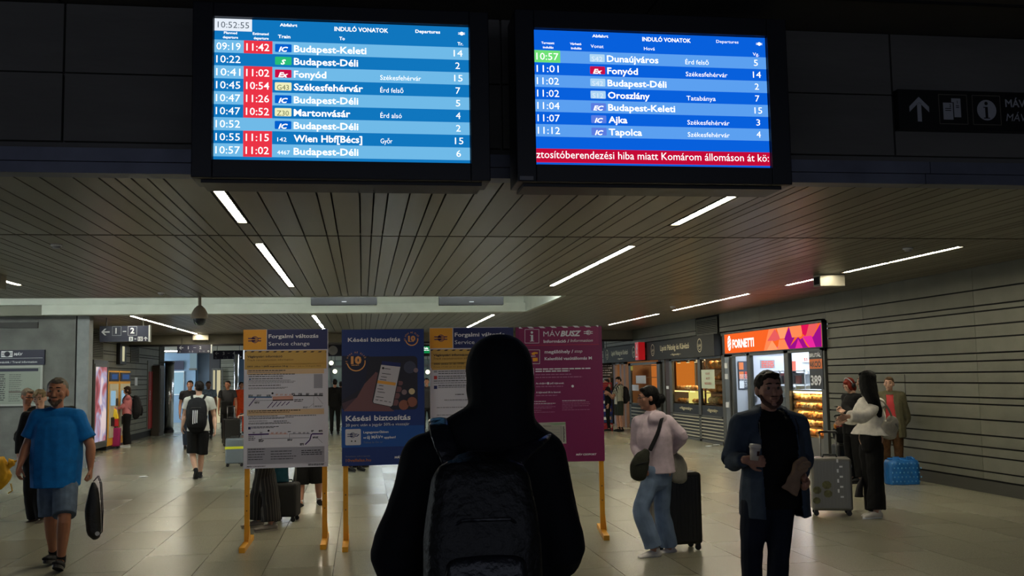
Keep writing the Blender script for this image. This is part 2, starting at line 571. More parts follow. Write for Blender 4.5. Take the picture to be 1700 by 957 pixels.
# ================================================================ DEPARTURE SCREENS
YS = 6.3
white = emat('screen_white', (255, 255, 255), 1.25)
def screen(name, label, x0, x1, hx0, hx1, hz0, hz1, bg, light, darkc, header, rows, foot=None, clock=None, tick=None):
    z0, z1 = 3.065, 3.972
    t = thing(name, label, 'screen', ((x0 + x1) / 2, YS, hz0), 0, 'departure screens on the bulkhead')
    lx = (x0 + x1) / 2
    P0 = Vector((lx, YS, hz0))
    L = lambda x: x - lx
    ho = G()
    fy = -.02
    ho.box(L(hx0), L(hx1), 0.012, .3, 0, hz1 - hz0)
    a, b, c_, d_ = L(x0) - .004, L(x1) + .004, z0 - hz0 - .004, z1 - hz0 + .004
    ho.box(L(hx0), a, fy, .012, 0, hz1 - hz0); ho.box(b, L(hx1), fy, .012, 0, hz1 - hz0)
    ho.box(a, b, fy, .012, 0, c_); ho.box(a, b, fy, .012, d_, hz1 - hz0)
    ho.make('housing', mat('screen_housing', (20, 22, 30), rough=.4), t, bevel=.006)
    G().box(L(hx0) + .05, L(hx1) - .05, .05, .34, -.02, 0).make('bottom_lip', m_blackp, t)
    G().box(-.2, -.12, .3, .52, .3, .8).box(.12, .2, .3, .52, .3, .8).make('wall_bracket', m_blackp, t)
    W, H = x1 - x0, z1 - z0
    pl = Plane((L(x0), .008, z0 - hz0), (1, 0, 0), (0, 0, 1))
    sp = G().box(L(x0), L(x1), .0085, .0115, z0 - hz0, z1 - hz0).make('display_panel', bg, t)
    pr = Print(pl)
    RH = .0918
    U = lambda u: u * W
    V = lambda v: (1 - v) * H
    def tx(key, s, u0, v, u1, cap, bold=0.0, it=0.0):
        pr.text(key, s, U(u0), V(v), capsize(cap * H), width=(u1 - u0) * W, bold=bold, italic=it)
    for s, u0, u1, v, cap, bo in header:
        tx('w', s, u0, v, u1, cap, bo)
    n = len(rows)
    v0 = .152
    for i in range(n):
        if i % 2 == 0: pr.rect('light', 0, V(v0 + RH * (i + 1)), W, V(v0 + RH * i), .0006)
    badges = {}
    for i, (tm, est, bk_, bt, name_, ne, via, ve, trk) in enumerate(rows):
        vb = v0 + RH * (i + 1); base = vb - .02
        if est: pr.rect('red', U(.112), V(vb), U(.222), V(v0 + RH * i), .001)
        if tick is not None and i == tick: pr.rect('green', 0, V(vb), U(.108), V(v0 + RH * i), .001)
        tx('w', tm, .008, base, .1, .054, .0)
        if est: tx('w', est, .122, base, .21, .054, .004)
        if bk_ != '-':
            pr.rrect(bk_, U(.232), V(vb - .016), U(.296), V(vb - RH + .018), .006, .0012)
        kt = {'yel': 'olive', 'pale': 'dim'}.get(bk_, 'w')
        if bk_ == '-': tx('w', bt, .242, base, .242 + .012 * len(bt), .03, .0)
        elif bk_ in ('yel', 'pale'): tx(kt, bt, .24, base, .286, .038, .0)
        else: tx('w', bt, .262 - .011 * len(bt), base, .266 + .011 * len(bt), .035, .035, .3)
        tx('w', name_, .305, base, ne, .05, .02)
        if via: tx('w', via, .643, base, ve, .036, .0)
        wdt = .024 * len(trk)
        tx('w', trk, .957 - wdt / 2, base - .004, .957 + wdt / 2 * (.55 if len(trk) == 1 else 1), .05, .0)
    if clock:
        pr.rect('box', 0, V(.088), U(.143), V(0), .001)
        tx('grey', clock, .012, .066, .132, .046)
    if foot:
        pr.rect('foot', 0, V(.985), W, V(.883), .001)
        pr.text('w', foot, U(.0), V(.953), capsize(.058 * H), width=W * .995, bold=0)
    logo(pr, 'w', U(.972), V(.05), .045, .003)
    cm = dict(w=(white, 'lettering'), light=(light, 'row_stripe'), red=(emat('delay_red', (235, 52, 70), 1), 'delay_cell'), green=(emat('due_green', (112, 225, 120), 1), 'due_cell'),
              box=(emat('clock_box', (232, 240, 250), 1), 'clock_box'), grey=(emat('clock_grey', (80, 92, 104), 1), 'lettering'), foot=(emat('ticker_red', (196, 10, 54), 1), 'ticker_band'),
              blue=(emat('badge_blue', (0, 96, 205), 1), 'train_badge'), grn=(emat('badge_green', (40, 190, 120), 1), 'train_badge'), crim=(emat('badge_crimson', (200, 15, 70), 1), 'train_badge'),
              yel=(emat('badge_yellow', (240, 240, 190), 1), 'train_badge'), pale=(emat('badge_pale', (175, 215, 245), 1), 'train_badge'), vio=(emat('badge_violet', (90, 125, 225), 1), 'train_badge'),
              olive=(emat('badge_olive', (110, 120, 80), 1), 'lettering'), dim=(emat('badge_dim', (225, 240, 255), 1), 'lettering'))
    pr.done(sp, cm)
    return t
K = 'Budapest-Keleti'; Dl = 'Budapest-Déli'
rows1 = [('09:19', '11:42', 'blue', 'IC', K, .589, '', 0, '14'), ('10:22', '', 'grn', 'S', Dl, .556, '', 0, '2'),
         ('10:41', '11:02', 'crim', 'Ex', 'Fonyód', .431, 'Székesfehérvár', .806, '15'), ('10:45', '10:54', 'yel', 'G43', 'Székesfehérvár', .575, 'Érd felső', .735, '7'),
         ('10:47', '11:26', 'blue', 'IC', Dl, .556, '', 0, '5'), ('10:47', '10:52', 'yel', 'Z30', 'Martonvásár', .525, 'Érd alsó', .728, '4'),
         ('10:52', '', 'blue', 'IC', Dl, .556, '', 0, '2'), ('10:55', '11:15', '-', '142', 'Wien Hbf[Bécs]', .571, 'Győr', .69, '15'),
         ('10:57', '11:02', '-', '4467', Dl, .556, '', 0, '6')]
hd1 = [('Abfahrt', .25, .318, .042, .022, .02), ('INDULÓ VONATOK', .463, .676, .062, .032, .02), ('Departures', .785, .885, .055, .024, .02),
       ('Planned', .036, .086, .11, .018, .02), ('departure', .032, .09, .142, .018, .02), ('Estimated', .146, .207, .11, .018, .02), ('departure', .15, .207, .142, .018, .02),
       ('Train', .243, .291, .127, .024, .02), ('To', .482, .504, .127, .024, .02), ('Tr.', .955, .978, .137, .024, .02)]
screen('departure_screen', 'large departure screen with red delay cells and white clock box', -.915, .695, -1.045, .825, 2.945, 4.07,
       emat('display_a', (16, 118, 190), 1), emat('stripe_a', (112, 186, 232), 1), None, hd1, rows1, clock='10:52:55')
rows2 = [('10:57', '', 'pale', 'S42', 'Dunaújváros', .526, 'Érd felső', .745, '5'), ('11:01', '', 'crim', 'Ex', 'Fonyód', .436, 'Székesfehérvár', .826, '14'),
         ('11:02', '', 'pale', 'S42', Dl, .558, '', 0, '2'), ('11:02', '', 'pale', 'S12', 'Oroszlány', .484, 'Tatabánya', .77, '7'),
         ('11:04', '', 'vio', 'EC', K, .592, '', 0, '15'), ('11:07', '', 'vio', 'IC', 'Ajka', .385, 'Székesfehérvár', .827, '3'),
         ('11:12', '', 'vio', 'IC', 'Tapolca', .446, 'Székesfehérvár', .826, '4')]
hd2 = [('Abfahrt', .245, .313, .042, .022, .02), ('INDULÓ VONATOK', .459, .67, .058, .032, .02), ('Departures', .782, .88, .052, .024, .0),
       ('Tervezett', .03, .084, .105, .017, .02), ('indulás', .036, .08, .138, .017, .02), ('Várható', .15, .198, .105, .017, .02), ('indulás', .154, .198, .138, .017, .02),
       ('Vonat', .237, .292, .122, .026, .0), ('Hová', .465, .512, .127, .026, .0), ('Vg.', .942, .97, .142, .026, .0)]
screen('departure_screen', 'large deep blue departure screen with red message band along its foot', 1.132, 2.742, 1.0, 2.885, 2.945, 4.10,
       emat('display_b', (8, 96, 220), 1), emat('stripe_b', (92, 160, 240), 1), None, hd2, rows2,
       foot='ztosítóberendezési hiba miatt Komárom állomáson át kö:', tick=0)
D.objects['departure_screen.001']
sk = G().box(-.045, .045, -.023, -.02, .01, .035).make('serial_sticker', mat('sticker', (130, 130, 135)), D.objects['departure_screen.001'], loc=(1.06 - 1.937, 0, 0))
spr = Print(Plane((1.02 - 1.937, -.0235, .012), (1, 0, 0), (0, 0, 1)))
spr.lines('k', 0, .08, .004, .013, 1, d=.0004, seed=3)
spr.done(sk, {'k': (m_blackp, 'fine_print')})

# ================================================================ SIGNS
m_navy = mat('sign_navy', (20, 24, 52), rough=.4)
m_swhite = mat('sign_white', (225, 228, 232), rough=.5)
m_sgrey = mat('sign_grey', (170, 172, 180), rough=.5)
m_signblack = mat('sign_black', (12, 12, 14), rough=.4)
def arrow(pr, key, u, v, s, ang, d=.002):
    c, sn = cos(ang), sin(ang)
    def T(a, b): return (u + (a * c - b * sn) * s, v + (a * sn + b * c) * s)
    pr.poly(key, [T(-.09, -.5), T(.09, -.5), T(.09, .25), T(-.09, .25)], d)
    for sg_ in (-1, 1):
        pr.poly(key, [T(0, .5), T(sg_ * .42, .1), T(sg_ * .42, -.1), T(0, .27)][::sg_ * -1] if False else [T(0, .5), T(sg_ * .42, .1), T(sg_ * .42, -.12), T(0, .27)], d)
# big black sign upper right
sg = thing('wayfinding_sign', 'long black sign with an up arrow, tickets and info symbol on the bulkhead', 'sign', (3.98, 6.80, 3.48))
B('panel', 0, 2.6, -.02, .05, 0, .305, m_signblack, sg)
pr = Print(Plane((0, -.02, 0), (1, 0, 0), (0, 0, 1)))
arrow(pr, 'g', .165, .155, .19, 0)
for u in (.325, .60):
    for (a, b, c_, d_) in ((u, .045, u + .235, .05), (u, .27, u + .235, .275), (u, .045, u + .005, .275), (u + .23, .045, u + .235, .275)):
        pr.rect('b', a, b, c_, d_)
pr.rect('g', .43, .10, .505, .245, .001); pr.rect('k', .352, .075, .449, .215, .0013); pr.rect('g', .36, .08, .44, .21, .0016)
pr.text('k', '2', .41, .175, .033, bold=.02, d=.003); pr.text('k', '1', .475, .205, .033, bold=.02, d=.003)
for v in (.15, .165): pr.rect('k', .375, v - .003, .425, v + .003, .003)
for v in (.175, .188): pr.rect('k', .465, v - .003, .49, v + .003, .003)
pr.disc('g', .718, .16, .08, .001, 24)
pr.disc('k', .715, .212, .014, .002); pr.rect('k', .705, .1, .727, .185, .002); pr.rect('k', .69, .178, .72, .185, .002); pr.rect('k', .69, .095, .742, .102, .002)
pr.text('g', 'MÁV', .875, .19, capsize(.06), bold=.02); pr.text('g', 'MÁV', .875, .08, capsize(.06), italic=.2)
pr.done(sg, dict(g=(m_sgrey, 'lettering'), b=(mat('sign_line', (110, 105, 95)), 'symbol_frame'), k=(m_signblack, 'symbol')))

def hanging_sign(label, px0, px1, py0, py1, Y, txts, group=None):
    a = on_y(px0, py1, Y); b = on_y(px1, py0, Y)
    Wd, Ht = b.x - a.x, b.z - a.z
    t = thing('hanging_sign', label, 'sign', (a.x, Y, a.z))
    B('panel', 0, Wd, 0, .12, 0, Ht, m_navy, t)
    B('edge_cap', Wd, Wd + .03, -.01, .13, -.01, Ht + .01, m_swhite, t)
    ztop = (ZC if Y < 30 else 2.95) - a.z + .02
    for xx in (.12, Wd - .12): G().rod([(xx, .06, Ht), (xx, .06, ztop)], .012).make('hanger_rod', m_greysteel, t)
    pr = Print(Plane((0, -.001, 0), (1, 0, 0), (0, 0, 1)))
    txts(pr, Wd, Ht)
    pr.done(t, dict(w=(m_swhite, 'lettering'), k=(m_navy, 'lettering'), f=(m_sgrey, 'symbol_frame')))
def s1(pr, W, H):
    arrow(pr, 'w', W * .12, H * .62, W * .17, pi / 2)
    for u in (.255, .575):
        pr.frame('f', W * u, H * .38, W * (u + .185), H * .97, .007)
    pr.text('w', '1', W * .32, H * .52, capsize(H * .36), bold=.03); pr.text('w', '2', W * .625, H * .52, capsize(H * .36), bold=.03)
    pr.rect('w', W * .47, H * .62, W * .54, H * .67)
    pr.rect('w', W * .6, H * .03, W * .68, H * .3); pr.text('k', '3', W * .62, H * .07, capsize(H * .18), bold=.03, d=.003)
    pr.rect('w', W * .71, H * .14, W * .75, H * .18)
    pr.rect('w', W * .78, H * .03, W * .88, H * .3); pr.text('k', '15', W * .795, H * .07, capsize(H * .18), width=W * .07, bold=.03, d=.003)
    arrow(pr, 'w', W * .94, H * .17, H * .26, 0)
hanging_sign('dark blue hanging sign with left arrow, 1 - 2 and 3 - 15', 165, 247, 541, 568, 22, s1)
def s2(n1, n2):
    def f(pr, W, H):
        arrow(pr, 'f', W * .12, H * .68, W * .13, pi / 2)
        pr.text('f', n1, W * .32, H * .5, capsize(H * .36), bold=.03); pr.rect('f', W * .48, H * .66, W * .56, H * .7); pr.text('f', n2, W * .66, H * .5, capsize(H * .36), bold=.03)
        for k, s_ in enumerate(('G', '1 - 2', '5 - 15')): pr.text('f', s_, W * (.06 + .3 * k), H * .1, capsize(H * .2))
        arrow(pr, 'w', W * .93, H * .2, H * .28, 0)
    return f
hanging_sign('dim hanging direction sign under the far beam, beside the chrome column', 294, 350, 573, 587, 30.0, s2('1', '2'))
hanging_sign('farther hanging direction sign reading 3 - 4 behind the beam', 354, 403, 582, 597, 36.0, s2('3', '4'))
def s3(pr, W, H):
    pr.disc('f', W * .2, H * .5, H * .4); pr.text('w', 'Kelenföld', W * .55, H * .3, capsize(H * .4))
hanging_sign('grey overhead sign starting with Ke between two poster stands', 541, 600, 572, 592, 33.0, s3)
t = thing('green_sign', 'small lit green sign high behind the second poster stand', 'sign', tuple(on_y(697, 592, 33.5)))
B('panel', 0, .42, 0, .08, 0, .4, m_signblack, t)
B('lit_face', .1, .4, -.006, 0, .1, .33, emat('lit_green', (20, 130, 70), 1.0), t)
pr = Print(Plane((0, -.006, 0), (1, 0, 0), (0, 0, 1))); pr.text('w', 'Kele', .12, .24, .09, bold=.03); pr.lines('w', .12, .38, .19, .02, 1)
pr.done(t, dict(w=(white, 'lettering'))); G().rod([(.2, .04, .4), (.2, .04, 2.97 - t.location.z)], .01).make('hanger_rod', m_greysteel, t)

# panels hanging in the coffer (backs of screens)
for i, (a, b, lb) in enumerate(((516, 626, 'dark back of a hung screen in the pale ceiling cove, above the first posters'), (729, 836, 'dark back of a hung screen in the pale ceiling cove, above the hooded head'))):
    p0 = on_y(a, 507, 17.3); p1 = on_y(b, 493, 17.3)
    t = thing('hung_screen', lb, 'screen', (p0.x, 17.3, p0.z), 0, 'screens hung in the ceiling cove')
    Wd = p1.x - p0.x
    B('housing', 0, Wd, 0, .14, 0, .5, mat('screen_back', (9, 11, 20), rough=.5), t, bevel=.01)
    B('lower_rim', .02, Wd - .02, -.01, 0, .0, .03, m_blackp, t)
    B('maker_badge', Wd / 2 - .04, Wd / 2 + .04, -.006, 0, .05, .062, m_sgrey, t)
    for xx in (.3, Wd - .3): G().rod([(xx, .07, .5), (xx, .07, 3.62 - p0.z)], .02).make('hanger_rod', m_greysteel, t)

# speaker boxes, smoke detectors, dome camera
for (x, y, wd, lb) in ((6.7, 13.4, .38, 'steel box hung under the slats beside the shop-front lamp row'), (-4.78, 13.35, .5, 'steel box hung under the slats at the left edge, by a short lamp'), (-4.66, 30.02, .45, 'steel box hung against the far beam at the end of a lamp row')):
    t = thing('ceiling_box', lb, 'box', (x, y, 2.91), 0, 'steel boxes under the slats')
    B('casing', -wd / 2, wd / 2, 0, .22, 0, .168, mat('brushed_box', (170, 166, 150), rough=.35, metal=.6), t, bevel=.004)
    B('side_vent', -wd / 2 - .004, -wd / 2, .03, .19, .03, .14, m_dark, t)
for (px, py, lb) in ((94, 406, 'white smoke detector on the front bay of slats, left side'), (268, 486, 'small smoke detector near the dome camera'), (1507, 412, 'white smoke detector beside the shop-front lamp row'), (1117, 509, 'small smoke detector past the second lamp row, near the bakery')):
    p = on_z(px, py, ZC)
    t = thing('smoke_detector', lb, 'detector', (p.x, p.y, ZC), 0, 'smoke detectors')
    G().lathe([(.055, 0), (.058, -.012), (.05, -.02)], seg=14).make('base', m_swhite, t, smooth=False)
    G().lathe([(.04, -.02), (.036, -.038), (.02, -.045)], seg=14).make('sensor_head', m_sgrey, t)
t = thing('dome_camera', 'grey dome surveillance camera hanging below the pale cove', 'camera', (-2.62, 16.75, 2.715))
G().rod([(0, 0, .2), (0, 0, .37)], .025).make('stem', mat('cam_grey', (165, 156, 140)), t)
G().lathe([(.14, 0), (.135, .03), (.125, .09), (.09, .16), (.04, .21), (.02, .215)], seg=20).make('hood', mat('cam_grey', (165, 156, 140)), t, smooth=True)
G().lathe([(.02, -.115), (.06, -.1), (.09, -.06), (.1, 0), (.1, .01)], seg=20).make('glass_dome', mat('cam_glass', (160, 170, 175), rough=.05, trans=.85), t, smooth=True)
G().ball((0, 0, -.02), .065).make('lens_ball', m_blackp, t, smooth=True)

# ================================================================ LEFT SIDE FIXTURES
def louvre(parent_name, lb, X, y0, y1, z0, z1, side):
    t = thing(parent_name, lb, 'vent', (X, y0, z0), 0, 'wall vents')
    W = y1 - y0; H = z1 - z0
    g = G(); g.box(-.01, .01, 0, W, 0, H)
    g.make('backing', m_dark, t)
    g = G(); s_ = .02 * side
    g.box(min(0, s_), max(0, s_), 0, .03, 0, H); g.box(min(0, s_), max(0, s_), W - .03, W, 0, H)
    g.box(min(0, s_), max(0, s_), 0, W, 0, .02); g.box(min(0, s_), max(0, s_), 0, W, H - .02, H)
    g.make('frame', m_board2, t)
    n = int(H / .045)
    for i in range(n):
        z = .02 + (H - .04) * (i + .5) / n
        b0, b1 = sorted((.006 * side, .022 * side))
        shared_box('slat', b0, b1, .03, W - .03, z - .01, z + .008, m_board2, t)
louvre('wall_vent', 'louvred vent over the bakery fascia', XR, 22.7, 24.2, 2.63, 3.04, -1)
def yr(px, X=XL): return on_x(px, 600, X).y
louvre('wall_vent', 'louvred vent above the lit poster case', XL, 25.35, yr(170), 2.32, 3.02, 1)
louvre('wall_vent', 'louvred vent above the ticket machines', XL, yr(216), yr(230), 2.3, 2.95, 1)
louvre('wall_vent', 'narrow louvred vent beside the chrome column', XL, yr(264), yr(272), 2.3, 2.95, 1)
t = thing('poster_case', 'tall dark lit advertising case with an abstract pink and red poster', 'poster case', (XL, on_x(156, 600, -6.36).y, .12))
PW = on_x(180, 600, -6.36).y - t.location.y
B('case', 0, .34, 0, PW, 0, 2.15, mat('case_dark', (44, 44, 42), rough=.4), t, bevel=.01)
m_poster = D.materials.new('poster_print'); m_poster.use_nodes = True
nt = m_poster.node_tree; bs = nt.nodes['Principled BSDF']
tc = nt.nodes.new('ShaderNodeTexCoord'); n1 = nt.nodes.new('ShaderNodeTexNoise'); n1.inputs['Scale'].default_value = 1.1; n1.inputs['Distortion'].default_value = 1.2
cr = nt.nodes.new('ShaderNodeValToRGB'); nt.links.new(tc.outputs['Object'], n1.inputs['Vector']); nt.links.new(n1.outputs['Fac'], cr.inputs[0])
e = cr.color_ramp.elements; e[0].position = .36; e[0].color = srgb(110, 40, 52); e[1].position = .62; e[1].color = srgb(205, 190, 200)
x_ = e.new(.45); x_.color = srgb(165, 90, 104); x_ = e.new(.53); x_.color = srgb(150, 150, 190)
nt.links.new(cr.outputs[0], bs.inputs['Emission Color']); bs.inputs['Emission Strength'].default_value = .55; nt.links.new(cr.outputs[0], bs.inputs['Base Color'])
B('lit_poster', .34, .345, .12, PW - .14, .16, 1.98, m_poster, t)
g = G(); g.box(.34, .36, .05, .12, .1, 2.05); g.box(.34, .36, PW - .14, PW - .06, .1, 2.05); g.box(.34, .36, .12, PW - .14, .1, .16); g.box(.34, .36, .12, PW - .14, 1.98, 2.05)
g.make('door_frame', m_greysteel, t)
m_yel = mat('machine_yellow', (222, 158, 20), rough=.45)
for k, (a, b, lb) in enumerate(((on_x(181, 600, -6.4).y, on_x(198, 600, -6.4).y, 'yellow ticket machine next to the poster case'), (on_x(199, 600, -6.4).y, on_x(217, 600, -6.4).y, 'yellow ticket machine, the farther of the pair'))):
    t = thing('ticket_machine', lb, 'ticket machine', (XL, a, .0), 0, 'yellow ticket machines')
    W = b - a
    B('cabinet', 0, .3, 0, W, .1, 2.02, m_yel, t, bevel=.01)
    B('plinth', 0, .27, .03, W - .03, 0, .1, m_blackp, t)
    B('header_panel', .3, .32, .05, W - .05, 1.75, 1.98, m_navy, t)
    B('header_screen', .32, .324, .25, W - .25, 1.8, 1.93, emat('header_glow', (70, 100, 150), .6), t)
    B('front_panel', .3, .315, .08, W - .08, .3, 1.68, mat('machine_cream', (190, 184, 160), rough=.4), t)
    B('touch_screen', .315, .33, .2, W - .45, 1.12, 1.5, emat('touch_glow', (150, 190, 215), .8), t)
    B('keypad', .315, .335, W - .36, W - .16, 1.1, 1.3, m_greysteel, t)
    B('ticket_slot', .315, .34, .25, W - .3, .6, .82, m_blackp, t)
t = thing('wall_lamp', 'small upright lit lamp case on the boards beside the vents', 'lamp', (XL, yr(193), 2.22))
B('case', 0, .1, 0, .75, 0, .58, m_blackp, t, bevel=.01)
B('lit_glass', .1, .105, .25, .5, .08, .5, emat('wall_lamp_glow', (215, 210, 170), .8), t)
t = thing('notice_paper', 'small white paper stuck on the boards past the ticket machines', 'paper', (XL + .005, yr(224), 1.62))
B('sheet', 0, .004, 0, .35, 0, .24, m_swhite, t)
t = thing('wall_banner', 'narrow red vertical banner on the board wall', 'banner', (XL, yr(246), .25))
B('panel', 0, .04, 0, .55, 0, 1.8, mat('banner_red', (160, 34, 34), rough=.5), t)
B('backing_strip', 0, .02, -.12, .7, 0, 2.15, m_board2, t)
Print(Plane((.041, .2, .9), (0, 0, 1), (0, -1, 0))).text('w', 'jegy', 0, 0, .2).done(t, dict(w=(m_swhite, 'lettering')))
t = thing('locker_case', 'tall dark cabinet at the far end of the board wall', 'cabinet', (XL, on_x(265, 640, -6.45).y, 0))
B('cabinet', 0, .25, 0, .8, 0, 2.25, mat('case_brown', (58, 50, 40), rough=.5), t, bevel=.01)
B('door_panel', .25, .265, .06, .74, .1, 2.15, mat('case_brown2', (48, 42, 34), rough=.5), t); B('door_handle', .265, .29, .1, .14, 1, 1.2, m_steel, t)
t = thing('chrome_column', 'round polished steel column between the board wall and the blue wall', 'column', (on_y(281, 650, 35.2).x, 35.2, 0))
G().lathe([(.15, .1), (.15, 2.35)], seg=24).make('shaft', mat('chrome', (190, 192, 198), rough=.25, metal=1), t, smooth=True)
G().lathe([(.17, 0), (.17, .1)], seg=24).make('base_ring', m_blackp, t); G().lathe([(.17, 2.35), (.17, 2.42)], seg=24).make('cap_ring', m_greysteel, t)
# information board on concrete
t = thing('timetable_board', 'white framed timetable board under a navy header on the concrete wall', 'notice board', (-8.6, 21.24, 1.27))
W = 8.6 - 6.36
B('header_panel', 0, W + .03, -.01, .06, .82, 1.12, m_navy, t)
B('frame', 0, W, 0, .06, 0, .81, mat('frame_alu', (165, 168, 165), rough=.4), t)
B('glass_sheet', .04, W - .04, -.004, 0, .04, .77, mat('timetable_paper', (140, 148, 140), rough=.3), t)
pr = Print(Plane((0, -.011, 0), (1, 0, 0), (0, 0, 1)))
hx = lambda p: on_y(p, 590, 21.23).x + 8.6
pr.rect('w', hx(2), .98, hx(21), 1.1); logo(pr, 'n', (hx(2) + hx(21)) / 2, 1.04, .2, .002)
pr.text('w', 'MÁV', hx(23), 1.01, capsize(.055), bold=.03, italic=.2)
pr.line('w', (0, .955), (W, .955), .005)
pr.text('w', 'Utazási információk / Travel information', hx(-28), .86, capsize(.04), width=hx(62) - hx(-28), bold=.01)
pr.rect('n', .06, .69, W - .08, .75, -.006)
for r in range(14): pr.lines('g', hx(-60), hx(-32), .62 - r * .04, .013, 1, d=-.006, seed=r); pr.lines('g', hx(16), hx(38), .62 - r * .04, .01, 1, d=-.006, seed=r + 40)
pr.lines('g', hx(0), hx(10), .62, .02, 13, .042, d=-.006, seed=5)
pr.rect('p', hx(16), .26, hx(58), .3, -.006)
pr.done(t, dict(w=(m_swhite, 'lettering'), n=(m_navy, 'emblem'), g=(mat('ink', (60, 64, 66)), 'fine_print'), p=(mat('ink2', (110, 104, 100)), 'fine_print')))

# ================================================================ FAR END
B('blue_panel', -11.5, -8.2, 45.5, 45.6, 0, 2.95, m_blue, wf)
def far_box(nm, px0, px1, py0, py1, Y, th, m, parent=None):
    a = on_y(px0, py1, Y); b = on_y(px1, py0, Y)
    return B(nm, a.x, b.x, Y, Y + th, max(0, a.z), min(2.95, b.z), m, parent)
far_box('blue_panel', 200, 326, 500, 750, 44, .3, m_blue, wf); far_box('blue_panel', 327, 357, 500, 750, 44.4, .3, mat('blue2', (86, 104, 124), rough=.5), wf)
far_box('dark_pier', 346, 366, 500, 750, 43.5, .4, mat('pier', (38, 38, 42)), wf)
p_ = struct(B('wall_far_boards', on_y(366, 600, 43).x, on_y(389, 600, 43).x, 43, 43.2, 0, 2.95, m_dark)); 
for p, q in zip(ZJ[:-1], ZJ[1:]):
    if q < 2.95: shared_box('board', on_y(367, 600, 43).x, on_y(388, 600, 43).x, 42.97, 43, p + .01, q - .01, m_board, p_)
m_warmw = emat('lit_window', (215, 205, 165), .8)
V0 = lambda t: Vector(t.location)
t = thing('lit_doorway', 'bright cream lit doorway panels beside the far board wall', 'doorway', (on_y(352, 690, 42.8).x, 42.8, 0))
for (a, b) in ((352, 357), (359, 366)):
    p0 = on_y(a, 660, 42.8) - V0(t); p1 = on_y(b, 615, 42.8) - V0(t)
    B('lit_pane', p0.x, p1.x, 0, .03, 0, p1.z, m_warmw, t)
p0 = on_y(365, 600, 42.8) - V0(t)
g = G()
for u in (-.02, .13, .37): g.box(u, u + .05, -.03, .06, 0, 2.2)
g.box(-.02, .42, -.03, .06, 2.2, 2.25); g.make('frame', m_greysteel, t)
t = thing('far_notice_case', 'small blue-headed notice case on the blue far wall', 'notice board', tuple(on_y(284, 655, 43.9)))
B('header_panel', 0, .5, 0, .05, 1.02, 1.4, m_navy, t); B('case', 0, .5, 0, .05, 0, .92, mat('pale_blue', (120, 150, 168)), t)
B('frame', -.02, .52, .02, .06, -.03, .97, m_swhite, t)
t = thing('far_pier_lamp', 'pale lit strip window on the blue far wall', 'window', tuple(on_y(315, 612, 43.9)))
B('pane', 0, .28, 0, .04, 0, 1.25, emat('pale_glow', (125, 150, 160), .8), t); B('sill', -.03, .31, -.03, .04, -.08, 0, m_greysteel, t)
t = thing('chrome_post', 'slim shiny post near the orange jacket', 'post', tuple(on_y(392, 700, 35.5)))
G().rod([(0, 0, 0), (0, 0, 2.95 - t.location.z)], .08).make('shaft', MATS['chrome'], t, smooth=True); t.location.z = 0
t.children[0].scale.z = 1
# glazed far frontage between the stands
fg = struct(B('window_far', -2.4, 6.0, 42, 42.04, 0, 2.95, mat('far_glass', (96, 108, 100), rough=.15, noise_amt=.4, nscale=1.2)))
for k in range(9): B('window_frame', -2.4 + k * 1.05, -2.33 + k * 1.05, 41.95, 42.0, 0, 2.95, m_greysteel, fg)
B('window_frame', -2.4, 6, 41.95, 42, 2.2, 2.28, m_greysteel, fg); B('window_frame', -2.4, 6, 41.9, 42, 2.5, 2.95, mat('far_fascia', (120, 124, 116)), fg)
for k, (px, lb) in enumerate(((556, 'far round lamp seen between the first two stands'), (710, 'far round lamp seen in the gap beside the second stand'), (550, 'lower far round lamp between the first two stands'))):
    p = on_y(px, (617, 618, 603)[k], 40)
    t = thing('globe_lamp', lb, 'lamp', tuple(p), 0, 'far globe lamps')
    G().ball((0, 0, 0), .09).make('globe', emat('globe_glow', (235, 235, 205), 2), t, smooth=True)
    G().rod([(0, 0, .08), (0, 0, 2.97 - p.z)], .012).make('stem', m_blackp, t)
# ================================================================ SHOPS ON THE RIGHT
m_glass = mat('shop_glass', (235, 240, 240), rough=.02, trans=1.0, spec=.5)
m_wall_lit = mat('shop_white', (188, 192, 200), rough=.6)
m_bread = [mat('crust_%d' % i, c, rough=.6, noise_amt=.35, nscale=30, bump=.5, bscale=60) for i, c in enumerate(((232, 180, 110), (222, 156, 86), (238, 204, 150), (206, 140, 76)))]
XI = 11.6
# --- orange shop
sh = struct(B('wall_shop', XR + .25, XI, 22.42, 22.5, 0, 2.62, m_wall_lit))
B('back_face', XI, XI + .1, 17.2, 22.5, 0, 2.62, m_wall_lit, sh); B('side_face', XR + .25, XI, 17.1, 17.2, 0, 2.62, m_wall_lit, sh)
B('shop_floor', XR, XI, 17.2, 22.42, .0, .01, m_tile2, sh); B('shop_ceiling', XR, XI, 17.15, 22.5, 2.62, 2.66, m_wall_lit, sh)
area('shop_light', (10.0, 20.6, 2.6), (0, 0, 0), 1.6, 3.2, 190, (.86, .92, 1.0))
for k in range(3):
    t = tag(B('shop_tube', 9.1 + k * .8, 9.14 + k * .8, 18.2, 21.8, 2.56, 2.6, emat('shop_tube', (235, 242, 255), 6)), 'tube lamp on the orange-signed shop ceiling, %s' % ('nearest its window', 'middle of three', 'nearest its back wall')[k], 'lamp', 'tubes inside the orange-signed shop')
fr = thing('glass_shopfront', 'grey framed glass shop front under the orange light box', 'shop front', (XR, 17.15, 0))
LY = lambda px, X=XR: on_x(px, 620, X).y - 17.15
g = G()
for px0, px1 in ((1206, 1219), (1243, 1248), (1305, 1312), (1366, 1374)):
    a, b = sorted((LY(px0), LY(px1))); g.cur = 0
    g.box(-.04, .05, max(a, 0), b, 0, 2.13)
g.box(-.04, .05, 0, 5.1, 2.06, 2.13)
g.make('frame', m_greysteel, fr, bevel=.004)
